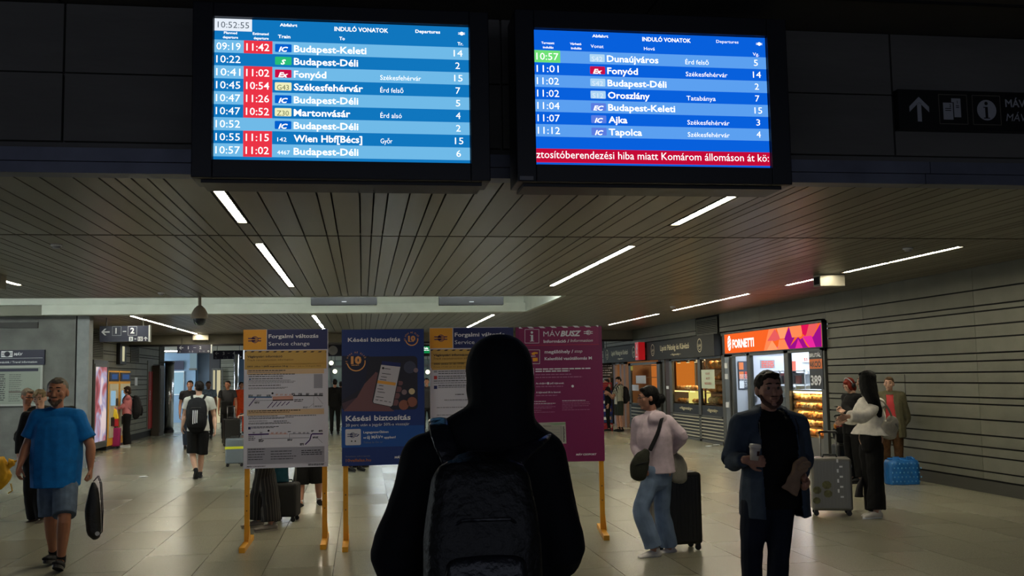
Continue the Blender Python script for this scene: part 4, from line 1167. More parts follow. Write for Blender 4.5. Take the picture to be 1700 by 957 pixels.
def service_top(P, fn, full=True):
    P.r('y', 33, 64, 338, 326); P.r('n', 346, 60, 1146, 318, .0012); 
    u0, v0 = P.h(95, 195); u1, _ = P.h(268, 195); logo(P.pr, 'vi', (u0 + u1) / 2, v0, u1 - u0, .002, 'g2')
    P.t('w', 'Forgalmi változás', 366, 170, 1026, 52, .022); P.t('w', 'Service change', 366, 270, 908, 52, 0)
    P.r('o', 50, 345, 1132, 512); P.r('o', 50, 522, 1132, 575, .001)
    for k in range(12):
        x = 24 + k * 99
        xx = [max(50, min(1132, q)) for q in (x, x + 40, x + 62, x + 22)]
        P.poly('k', [(xx[0], 362), (xx[1], 362), (xx[2], 346), (xx[3], 346)], .002)
    P.t('k', 'Vágányzári információ', 83, 430, 550, 30, .022); P.t('br', 'Track reconstruction information', 83, 474, 694, 28, 0, .1)
PC['g2'] = (m_pyel, 'logo_gap')
# stand 1
t, bd, wp, pr, W, H = stand('leftmost poster stand, white service change notice with a July date', (-1.215, 10.65), (-.355, 10.65), .785, 2.22, m_pw)
P = PX(wp, pr, lambda x, y: (400 + x / 7.973, 540 + y / 7.973))
service_top(P, None)
P.t('k', '2025. július 1-jétől augusztus 24-ig', 83, 556, 622, 20, .02); P.t('br', '/ From 1 July to 24 August 2025', 630, 552, 1060, 18)
P.r('p', 80, 592, 1100, 640); P.li('k', 98, 720, 612, 10); P.li('g', 98, 650, 634, 8, seed=2)
for y, x1, k_ in ((662, 830, 'k'), (688, 680, 'k'), (718, 580, 'k'), (742, 720, 'g'), (757, 790, 'g'), (775, 780, 'g'), (808, 570, 'k'), (838, 700, 'g'), (850, 700, 'g')): P.li(k_, 100 if y != 718 else 140, x1, y, 9 if k_ == 'k' else 7, seed=y)
P.dot('lb', 120, 718, 13); P.r('gb', 965, 650, 1080, 835)
def route(P, y0, sec):
    if sec == 0:
        P.l('lb', 98, y0, 410, y0, 18); P.l('k', 690, y0 - 20, 1085, y0 - 20, 14); P.l('se', 410, y0 - 4, 690, y0 - 16, 7); P.r('se', 420, y0 - 6, 690, y0 + 45)
        P.l('g', 180, y0 + 45, 420, y0 + 42, 6); P.l('k', 420, y0 + 42, 695, y0 + 36, 14); P.l('vi', 195, y0 + 8, 105, y0 + 120, 12)
        for k in range(5): P.l('vi', 425 + k * 55, y0 + 60, 350 + k * 62, y0 + 145 - k * 10, 9)
        P.l('g', 965, y0 - 8, 962, y0 + 138, 4); P.l('g', 1010, y0, 1085, y0 + 90, 4); P.l('g', 960, y0 + 85, 895, y0 + 140, 4)
        for x in (98, 210, 340): P.li('k', x, x + 60, y0 - 22, 8, 2, 12, seed=x)
        for x in (460, 520, 580, 640): P.li('se', x, x + 36, y0 - 34, 7, 2, 11, seed=x)
        for x in (670, 760, 860, 970, 1035): P.li('k', x, x + 50, y0 - 42, 9, 2, 14, seed=x)
        P.li('k', 180, 245, y0 + 70, 9, 2, 14); P.li('k', 705, 825, y0 + 40, 10, 2, 22); P.dot('k', 418, y0 - 50, 14)
        P.li('g', 820, 890, y0 + 134, 7, 2, 12); P.li('g', 975, 1080, y0 + 120, 7, 2, 12)
    else:
        P.l('vi', 98, y0 + 2, 370, y0 - 8, 18); P.l('se', 370, y0 - 8, 620, y0 - 10, 7); P.l('g', 640, y0 - 10, 920, y0 - 12, 6); P.l('vi', 940, y0 - 10, 1085, y0 - 12, 18)
        P.l('vi', 935, y0 - 10, 912, y0 + 70, 15); P.l('vi', 912, y0 + 70, 850, y0 + 132, 15)
        P.l('g', 270, y0, 268, y0 + 62, 4); P.l('g', 268, y0 + 55, 905, y0 + 40, 6); P.l('g', 642, y0 - 10, 645, y0 + 55, 4); P.dot('k', 366, y0 - 52, 14)
        for x in (155, 250): P.li('g', x, x + 36, y0 - 26, 7, 2, 12, seed=x)
        for x in (400, 460, 515, 570): P.li('se', x, x + 34, y0 - 24, 7, 2, 12, seed=x)
        for x in (690, 760, 820, 870): P.li('g', x, x + 34, y0 - 24, 7, 2, 12, seed=x)
        P.li('k', 98, 190, y0 + 34, 9, 3, 22); P.li('k', 235, 305, y0 + 70, 9, 3, 14); P.li('k', 615, 680, y0 + 68, 9, 2, 14); P.li('k', 620, 670, y0 - 35, 9, 1); P.li('k', 930, 965, y0 - 50, 9, 2, 14); P.li('k', 1030, 1085, y0 - 50, 10, 2, 14)
        P.li('k', 950, 1030, y0 + 36, 8, 2, 12); P.li('k', 780, 840, y0 + 126, 11, 2, 16); P.l('g', 1010, y0 + 40, 1080, y0 + 110, 4)
route(P, 955, 0)
P.fn = lambda x, y: (400 + x / 7.973, 660 + y / 7.973)
P.r('p', 80, 170, 1100, 222); P.li('k', 100, 830, 190, 11, seed=4); P.li('br', 100, 745, 211, 8, seed=5)
for y, x0, x1, k_ in ((258, 98, 560, 'k'), (250, 585, 1040, 'k'), (280, 98, 750, 'g'), (292, 98, 680, 'g'), (322, 105, 415, 'g'), (320, 435, 630, 'k'), (348, 98, 790, 'g'), (360, 98, 830, 'g'), (400, 135, 530, 'k'), (414, 135, 470, 'g')): P.li(k_, x0, x1, y, 8, seed=y)
P.r('n', 96, 393, 128, 427, .002)
route(P, 495, 1)
P.r('gb', 82, 675, 1105, 860, .0008)
for i, y in enumerate((696, 730, 766, 800, 832)):
    P.li('k', 95, 330, y, 9, seed=y)
    if i: P.li('k', 395, 740, y - 8, 9, seed=y + 1)
P.li('k', 800, 1085, 712, 11, 3, 26, seed=9); P.l('k', 80, 888, 1130, 868, 2); P.t('k', 'MÁV CSOPORT', 76, 924, 330, 15, .03, .2); P.li('k', 890, 1105, 890, 8, 2, 14, seed=8)
pr.done(bd, PC)
# stand 3
t, bd, wp, pr, W, H = stand('poster stand mostly behind the hooded person, white notice with a June date', (.71, 10.6), (1.56, 10.6), .785, 2.22, m_pw)
P = PX(wp, pr, lambda x, y: (700 + (x * 1.0 + 72) / 7.98, 540 + (y - 20) / 7.98))
service_top(P, None)
P.fn = lambda x, y: (700 + x / 7.98, 540 + y / 7.98)
P.t('k', '2025. június 21-én 17:00', 160, 524, 560, 20, .02); P.t('br', 'From 17:00 on 21 June until', 160, 562, 620, 18); P.r('o', 132, 530, 1200, 580, .0008)
for y, x0, x1, k_ in ((620, 220, 700, 'k'), (648, 220, 640, 'k'), (686, 220, 720, 'k'), (712, 220, 600, 'k'), (748, 160, 800, 'k'), (775, 160, 760, 'g'), (808, 220, 720, 'k'), (832, 220, 660, 'g'), (925, 445, 600, 'k'), (1000, 300, 900, 'g'), (1100, 200, 1000, 'g'), (1200, 200, 900, 'g'), (1400, 200, 1000, 'k')): P.li(k_, x0, x1, y, 9, seed=y)
P.r('rd', 162, 675, 205, 720, .002); P.r('n', 162, 805, 205, 848, .002); P.r('gb', 162, 605, 205, 630, .002)
pr.done(bd, PC)
# stand 2
t, bd, wp, pr, W, H = stand('dark blue poster stand with a hand holding a phone', (-.21, 10.45), (.64, 10.45), .80, 2.20, m_pblue)
P = PX(wp, pr, lambda x, y: (560 + x / 7.973, 540 + y / 7.973))
P.t('w', 'Késési biztosítás', 140, 218, 832, 54, .02)
def ten(P, cx, cy, r, it):
    u, v = P.h(cx, cy); sc = abs((P.h(100, 100)[0] - P.h(0, 100)[0]) / 100)
    P.pr.arc('or', u, v, r * sc, 14 * sc, -170, 10, .003, 20)
    P.pr.text('or', '10', u, v - 20 * sc, r * 1.05 * sc, width=r * 1.25 * sc, bold=.06, align='C', d=.003)
    s_ = 'AZ UTAS AZ ELSŐ'
    for k, ch in enumerate(s_):
        if ch == ' ': continue
        a = radians(188 - k * 11.5); rr_ = r * .96 * sc
        pl = Plane(P.pr.p.at(u + rr_ * cos(a), v + rr_ * sin(a), 0), P.pr.p.u * sin(a) - P.pr.p.v * cos(a), P.pr.p.v * sin(a) + P.pr.p.u * cos(a))
        q_ = Print(pl); q_.text('or', ch, 0, 0, 28 * sc, align='C', d=.003, bold=.01); P.pr.gg('or').add(q_.g['or'].v, q_.g['or'].f)
    P.li('or', cx - r * .5, cx + r * .5, cy + r * .38, 9, 1)
ten(P, 985, 190, 88, 0); ten(P, 250, 490, 125, 0)
# picture field
P.fn = lambda x, y: (530 + x / 3.99, 560 + y / 3.99)
P.pr.rrect('ph', P.h(149, 490)[0], P.h(149, 490)[1], P.h(650, 125)[0], P.h(650, 125)[1], .04, .001)
P.poly('pb', [(149, 125), (330, 125), (300, 330), (149, 420)], .0012)
P.poly('hand', [(160, 492), (250, 400), (300, 310), (375, 232), (388, 240), (380, 300), (420, 320), (470, 470), (500, 492)], .0014)
P.poly('hand2', [(150, 440), (250, 400), (330, 480), (250, 492), (165, 492)], .0013)
for x, y, r_ in ((540, 305, 15), (528, 345, 19), (516, 388, 20), (505, 432, 22)): P.poly('hand', [(x - r_, y - r_), (x + r_ * .7, y - r_ * .8), (x + r_, y), (x + r_ * .5, y + r_), (x - r_, y + r_)], .0015)
P.poly('hand', [(388, 236), (372, 232), (352, 262), (318, 300), (330, 330), (380, 290)], .0016)
P.dot('b1', 563, 365, 18, .0016); P.dot('b2', 613, 360, 21, .0016); P.dot('b3', 560, 450, 34, .0014); P.dot('b3', 615, 430, 34, .0014); P.dot('b4', 600, 200, 42, .0013); P.dot('b1', 640, 220, 16, .0014)
P.poly('phk', [(418, 150), (535, 165), (546, 178), (490, 455), (478, 465), (358, 440), (350, 425), (405, 160)], .003)
P.poly('scr', [(410, 184), (537, 198), (485, 452), (475, 460), (362, 437), (357, 428)], .0036)
P.poly('pn2', [(416, 158), (541, 172), (537, 198), (411, 184)], .0038)
P.poly('or2', [(388, 286), (508, 302), (504, 322), (384, 306)], .0042)
for k, (x, y, w_) in enumerate(((432, 208, 40), (415, 240, 60), (408, 262, 40), (400, 280, 44), (395, 320, 30), (385, 342, 40), (385, 362, 50), (376, 395, 50), (372, 415, 20), (400, 420, 20), (430, 425, 20), (460, 430, 15))): P.l('k', x, y, x + w_, y + w_ * .13, 4, .0045)
P.dot('k', 423, 206, 8, .0045)
P.fn = lambda x, y: (560 + x / 7.973, 660 + y / 7.973)
P.t('w', 'Késési biztosítás', 112, 306, 970, 70, .022); P.t('w', '20 perc után a jegyár 50%-a visszajár', 110, 378, 955, 38, 0)
P.r('b5', 56, 395, 1150, 640, .001); P.r('wl', 106, 424, 312, 632, .002, .012)
u0, v0 = P.h(135, 505); u1, _ = P.h(270, 505); logo(P.pr, 'n', (u0 + u1) / 2 - .002, v0, u1 - u0, .003, 'wl'); P.l('n', 262, 515, 288, 490, 12, .003)
for x in (190, 238): P.dot('k', x, 582, 10, .003)
P.t('w', 'Legegyszerűbben', 345, 474, 678, 30, .02); P.t('w', 'az', 345, 546, 382, 26, .02); P.t('w', 'új MÁV+', 392, 546, 606, 42, .025); P.t('w', 'appban!', 620, 543, 772, 30, .02); P.t('g', 'Töltse le Ön is!', 345, 608, 600, 26)
P.t('g', 'Részletes információk', 112, 790, 436, 20); P.t('or3', '10vallalas.hu', 112, 852, 446, 40, .02); P.t('w', 'MÁV CSOPORT', 758, 806, 1080, 30, .03, .1)
pr.done(bd, dict(PC, ph=(mat('photo_dark', (34, 34, 52)), 'photo_print'), pb=(mat('photo_dark2', (26, 32, 62)), 'photo_print'), hand=(mat('photo_hand', (112, 76, 84)), 'photo_print'), hand2=(mat('photo_hand2', (76, 54, 70)), 'photo_print'), b1=(mat('photo_b1', (130, 110, 120)), 'photo_print'), b2=(mat('photo_b2', (205, 185, 150)), 'photo_print'),
     b3=(mat('photo_b3', (140, 86, 74)), 'photo_print'), b4=(mat('photo_b4', (62, 66, 92)), 'photo_print'), phk=(m_ink, 'phone_print'), scr=(mat('photo_scr', (190, 186, 200)), 'phone_print'), pn2=(m_pnavy, 'phone_print'), or2=(mat('photo_or', (226, 160, 70)), 'phone_print'),
     b5=(mat('poster_band', (20, 78, 160)), 'blue_band'), wl=(mat('poster_app', (196, 196, 212)), 'app_icon'), or3=(mat('poster_or3', (160, 100, 70)), 'lettering'), **{'or': (mat('poster_or', (226, 160, 96)), 'emblem')}))
# stand 4
t, bd, wp, pr, W, H = stand('magenta bus information poster stand with yellow T feet', (1.64, 10.62), (2.56, 10.48), .77, 2.215, m_mag)
P = PX(wp, pr, lambda x, y: (860 + x / 7.655, 535 + y / 7.655))
for k in range(8):
    x = -35 + k * 145; y = 62 - k * 3
    xx = [max(12, min(1020, q_)) for q_ in (x, x + 62, x + 94, x + 32)]
    P.poly('w', [(xx[0], y), (xx[1], y), (xx[2], y + 22), (xx[3], y + 22)], .002)
P.poly('mg', [(12, 85), (1020, 62), (1026, 280), (14, 300)], .001); P.l('rl', 14, 302, 1028, 284, 5)
def fr_(P, x0, y0, x1, y1): 
    for a, b in (((x0, y0), (x1, y0)), ((x1, y0), (x1, y1)), ((x1, y1), (x0, y1)), ((x0, y1), (x0, y0))): P.l('w', *a, *b, 5)
fr_(P, 88, 95, 265, 268); P.dot('w', 176, 133, 16); P.poly('w', [(152, 165), (192, 163), (192, 240), (205, 240), (205, 246), (152, 248), (152, 240), (164, 240), (164, 174), (152, 174)], .003)
P.t('w', 'MÁV', 322, 182, 535, 68, 0); P.t('w', 'BUSZ', 538, 178, 805, 68, .045, .25)
u0, v0 = P.h(835, 135); u1, _ = P.h(950, 133); logo(P.pr, 'w', (u0 + u1) / 2, v0, u1 - u0, .003, 'mg')
P.t('w', 'Információ /', 325, 262, 650, 38, .025); P.t('w', 'Information', 665, 252, 950, 38, 0, .25)
P.t('w', 'megállóhely /', 338, 396, 702, 42, .025); P.t('w', 'stop', 716, 388, 818, 40, 0, .25); P.t('w', 'Kelenföld vasútállomás M', 338, 480, 938, 38, .025)
fr_(P, 100, 355, 275, 530); P.poly('y', [(170, 395), (205, 382), (250, 386), (250, 405), (215, 405), (215, 420), (180, 420)], .003); P.poly('y', [(185, 455), (250, 455), (250, 498), (190, 502)], .003); P.l('w', 165, 436, 225, 434, 7)
P.fn = lambda x, y: (860 + x / 7.655, 535 + y / 7.655)
for y, x1, b_ in ((608, 945, 1), (636, 675, 1)): P.li('w', 222, x1, y, 15, seed=y)
for y, x1 in ((676, 680), (712, 860)): P.li('pk', 222, x1, y, 12, seed=y)
P.t('w', 'Az aluljáró', 225, 790, 362, 22, .02); P.dot('w', 382, 780, 16); P.t('w', 'jelű kijáratnál.', 405, 788, 585, 22, .02); P.li('pk', 228, 665, 828, 12); P.dot('w', 694, 816, 16); P.t('w', 'A kijáratnál lift is üzemel.', 228, 903, 545, 22, .02); P.li('pk', 228, 570, 942, 12)
for y in (590, 770, 880): fr_(P, 105, y, 200, y + 88)
P.fn = lambda x, y: (860 + x / 7.973, 660 + y / 7.973)
for i, y in enumerate((62, 90, 108, 134, 152, 180, 205, 228)):
    P.li('w' if i < 2 else 'pk', 130, (440, 515, 470, 545, 545, 315, 530, 205)[i], y, 8, seed=y)
for i, y in enumerate((50, 72, 96, 120, 146, 172)): P.li('w' if i < 1 else 'pk', 585, (935, 950, 990, 990, 735, 990)[i], y, 8, seed=y)
P.poly('gb', [(30, 345), (628, 326), (640, 612), (34, 636)], .002)
P.poly('map', [(30, 360), (560, 372), (562, 606), (34, 625)], .0026); P.poly('grn', [(350, 350), (628, 335), (625, 362), (500, 368)], .0028)
P.t('k', 'Tájékoztató', 330, 388, 440, 16); P.l('k', 568, 380, 572, 604, 5); P.li('k', 590, 620, 400, 9, 12, 17, seed=6); P.l('k', 400, 555, 500, 553, 18); P.l('k', 525, 555, 552, 552, 12)
for k in range(12): P.dot('k', 250 + (k * 37) % 90, 380 + (k * 53) % 80, 5)
for y in (430, 470, 500): P.l('g', 350, y, 550, y - 3, 3)
P.t('w', 'MÁV CSOPORT', 768, 768, 1040, 24, .04, .15)
pr.done(bd, dict(PC, pk=(mat('poster_pink', (170, 110, 150)), 'fine_print'), map=(mat('map_grey', (158, 158, 150)), 'map_print'), grn=(mat('map_green', (130, 160, 130)), 'map_print'), gb=(mat('map_pale', (172, 172, 168)), 'map_print'), y=(m_pyel, 'symbol')))
# ================================================================ PEOPLE: surface builders
def resample(pts, rad, n=4):
    P = [np.array(p, float) for p in pts]; Rr = [np.array(r if isinstance(r, (tuple, list)) else (r, r), float) for r in rad]
    oP, oR = [], []
    for i in range(len(P) - 1):
        p0, p1, p2, p3 = P[max(i - 1, 0)], P[i], P[i + 1], P[min(i + 2, len(P) - 1)]
        r1, r2 = Rr[i], Rr[i + 1]
        for k in range(n):
            t = k / n
            oP.append(.5 * (2 * p1 + (p2 - p0) * t + (2 * p0 - 5 * p1 + 4 * p2 - p3) * t * t + (3 * p1 - p0 - 3 * p2 + p3) * t ** 3))
            s_ = t * t * (3 - 2 * t); oR.append(r1 * (1 - s_) + r2 * s_)
    oP.append(P[-1]); oR.append(Rr[-1])
    return oP, oR
def tube(pts, rad, side=(1, 0, 0), caps=(1, 1), seg=14, n=3, ex=2.0):
    """closed tube; radii (side, front); caps 1 = rounded, 0 = flat"""
    P, Rr = resample(pts, rad, n)
    side = np.array(side, float)
    D_ = []
    for i in range(len(P)):
        d = P[min(i + 1, len(P) - 1)] - P[max(i - 1, 0)]; D_.append(d / (np.linalg.norm(d) + 1e-9))
    rings = []
    def ring(p, d, r):
        s_ = side - d * side.dot(d)
        if np.linalg.norm(s_) < .2: s_ = np.array((0, 0, 1.)) - d * d[2]
        s_ /= np.linalg.norm(s_) + 1e-9; t = np.cross(d, s_)
        out = []
        for k in range(seg):
            a = 2 * pi * k / seg; c, s2 = cos(a), sin(a)
            c = abs(c) ** (2 / ex) * (1 if c > 0 else -1); s2 = abs(s2) ** (2 / ex) * (1 if s2 > 0 else -1)
            out.append(p + s_ * r[0] * c + t * r[1] * s2)
        return out
    if caps[0]:
        m_ = min(Rr[0])
        for a in (80, 50, 25): rings.append(ring(P[0] - D_[0] * m_ * sin(radians(a)), D_[0], Rr[0] * cos(radians(a))))
    for p, d, r in zip(P, D_, Rr): rings.append(ring(p, d, r))
    if caps[1]:
        m_ = min(Rr[-1])
        for a in (25, 50, 80): rings.append(ring(P[-1] + D_[-1] * m_ * sin(radians(a)), D_[-1], Rr[-1] * cos(radians(a))))
    vs = [v for r in rings for v in r]; fs = []
    for i in range(len(rings) - 1):
        for k in range(seg):
            a = i * seg + k; b = i * seg + (k + 1) % seg; fs.append((a, b, b + seg, a + seg))
    fs.append(tuple(range(seg))[::-1]); L = (len(rings) - 1) * seg; fs.append(tuple(range(L, L + seg)))
    return vs, fs
def ell(c, r, R=None, seg=16, rings=10):
    g = G().ball((0, 0, 0), r, seg, rings)
    return [np.array(tuple((R @ v if R else v) + Vector(c))) for v in g.v], g.f
def xf(prims, M):
    return [([np.array(tuple(M @ Vector(v))) for v in vs], fs) for vs, fs in prims]
def skinmesh(name, prims, m, parent, vox=.009, smooth=3, fold=0.0, fs=1.0, cut=None, thick=0.0, post=None, seed=0, mats=None):
    vs, fc = [], []
    for v, f in prims:
        n = len(vs); vs += [tuple(q) for q in v]; fc += [tuple(i + n for i in q) for q in f]
    me = D.meshes.new(name); me.from_pydata(vs, [], fc); me.update()
    o = D.objects.new(name, me); C.objects.link(o)
    r = o.modifiers.new('r', 'REMESH'); r.mode = 'VOXEL'; r.voxel_size = vox; r.use_smooth_shade = True
    if smooth:
        s_ = o.modifiers.new('s', 'SMOOTH'); s_.factor = .5; s_.iterations = smooth
    dg = bpy.context.evaluated_depsgraph_get()
    me2 = D.meshes.new_from_object(o.evaluated_get(dg)); me2.name = name
    o.modifiers.clear(); o.data = me2; D.meshes.remove(me)
    N = len(me2.vertices)
    co = np.empty(N * 3, dtype=np.float32); me2.vertices.foreach_get('co', co); co = co.reshape(-1, 3)
    if fold:
        no = np.empty(N * 3, dtype=np.float32); me2.vertices.foreach_get('normal', no); no = no.reshape(-1, 3)
        rg = np.random.RandomState(seed + 3); f = np.zeros(N)
        for k in range(7):
            d = rg.normal(size=3); d /= np.linalg.norm(d); d[2] *= .7
            e_ = rg.normal(size=3); fr = (14 + 9 * k) * fs
            f += np.sin(co @ d * fr + 2.2 * np.sin(co @ e_ * 9 * fs + k) + k * 1.7) / (1 + .45 * k)
        f = f / 2.6
        co = co + no * (fold * f)[:, None]
    if post is not None: co = post(co)
    me2.vertices.foreach_set('co', co.astype(np.float32).ravel())
    if cut is not None:
        bm = bmesh.new(); bm.from_mesh(me2)
        kill = [q for q in bm.faces if cut(q.calc_center_median())]
        bmesh.ops.delete(bm, geom=kill, context='FACES'); bm.to_mesh(me2); bm.free()
    me2.materials.clear()
    for mm in (mats or [m]): me2.materials.append(mm)
    me2.polygons.foreach_set('use_smooth', [True] * len(me2.polygons)); me2.update()
    if thick:
        t = o.modifiers.new('t', 'SOLIDIFY'); t.thickness = thick; t.offset = -1
    o.parent = parent
    return o
# default joints for a 1.75 m figure facing -Y; l = local -x, r = local +x
BASE = dict(pel=(0, 0, .95), wai=(0, 0, 1.08), che=(0, .005, 1.27), nec=(0, .01, 1.45), hea=(0, -.005, 1.60),
            sl=(-.175, .01, 1.40), sr=(.175, .01, 1.40), el=(-.225, .03, 1.12), er=(.225, .03, 1.12), wl=(-.235, -.02, .88), wr=(.235, -.02, .88),
            hl=(-.09, 0, .90), hr=(.09, 0, .90), kl=(-.10, -.015, .49), kr=(.10, -.015, .49), al=(-.10, .02, .085), ar=(.10, .02, .085))
V = Vector
def hand_prims(w, d, n, thumb, curl=.35, spread=1.0, size=1.0, tcurl=.3, r0=.0085):
    """w wrist, d direction of the fingers, n palm normal (the way the fingers curl), thumb = +1/-1 along d x n"""
    d = V(d).normalized(); n = V(n); n = (n - d * n.dot(d)).normalized(); s_ = d.cross(n) * thumb
    w = V(w); out = []
    S_ = size
    out.append(tube([w - d * .01, w + d * .03 * S_, w + d * .06 * S_, w + d * .088 * S_], [(.026 * S_, .019 * S_), (.034 * S_, .017 * S_), (.039 * S_, .015 * S_), (.038 * S_, .012 * S_)], side=s_, ex=2.4))
    for i, (off, L) in enumerate(((.029, .072), (.0095, .080), (-.010, .075), (-.029, .060))):
        p = w + d * (.085 - abs(i - 1.3) * .004) * S_ + s_ * off * S_
        pts = [p - d * .02 * S_, p]; a = curl * (.5 + .1 * i); dr = (d + s_ * off * 1.6 * spread)
        for fr_ in (.45, .3, .25):
            v = dr * cos(a) + n * sin(a); p = p + v.normalized() * L * fr_ * S_; pts.append(p.copy()); a += curl * 1.15
        out.append(tube(pts, [r0 * S_ * 1.05, r0 * S_ * 1.05, r0 * S_, r0 * S_ * .92, r0 * S_ * .8], side=s_, seg=8, n=2))
    p = w + d * .028 * S_ + s_ * .026 * S_; pts = [p - s_ * .012 * S_, p]
    v = (d * .75 + s_ * .75 + n * tcurl).normalized()
    p = p + v * .034 * S_; pts.append(p.copy()); v = (d * 1.0 + s_ * .35 + n * (tcurl + .25)).normalized(); p = p + v * .03 * S_; pts.append(p.copy()); v = (v - s_ * .15 + n * tcurl * .4).normalized(); p = p + v * .024 * S_; pts.append(p.copy())
    out.append(tube(pts, [r0 * 1.5 * S_, r0 * 1.4 * S_, r0 * 1.25 * S_, r0 * 1.1 * S_, r0 * .9 * S_], side=n, seg=8, n=2))
    return out

skin_m = mat('skin', (172, 124, 102), rough=.55, noise_amt=.08, nscale=14, bump=.05, bscale=90)
skin_tan = mat('skin_tan', (166, 112, 86), rough=.55, noise_amt=.08, nscale=14)
skin_pale = mat('skin_pale', (196, 154, 132), rough=.55, noise_amt=.06, nscale=14)
skin_dk = mat('skin_deep', (96, 66, 52), rough=.55)
m_lip = mat('lips', (150, 96, 84), rough=.5); m_eyew = mat('eye_white', (92, 84, 78), rough=.35); m_iris = mat('eye_iris', (34, 26, 22), rough=.2)
def fabric(name, col, rough=.85, na=.12, sc=18, bump=.25):
    return mat('cloth_' + name, col, rough=rough, noise_amt=na, nscale=sc, bump=bump, bscale=160, spec=.25)
c_black = fabric('black', (15, 15, 17)); c_black2 = fabric('black_soft', (24, 24, 28)); c_hood = fabric('hood_black', (14, 15, 20), bump=.15)

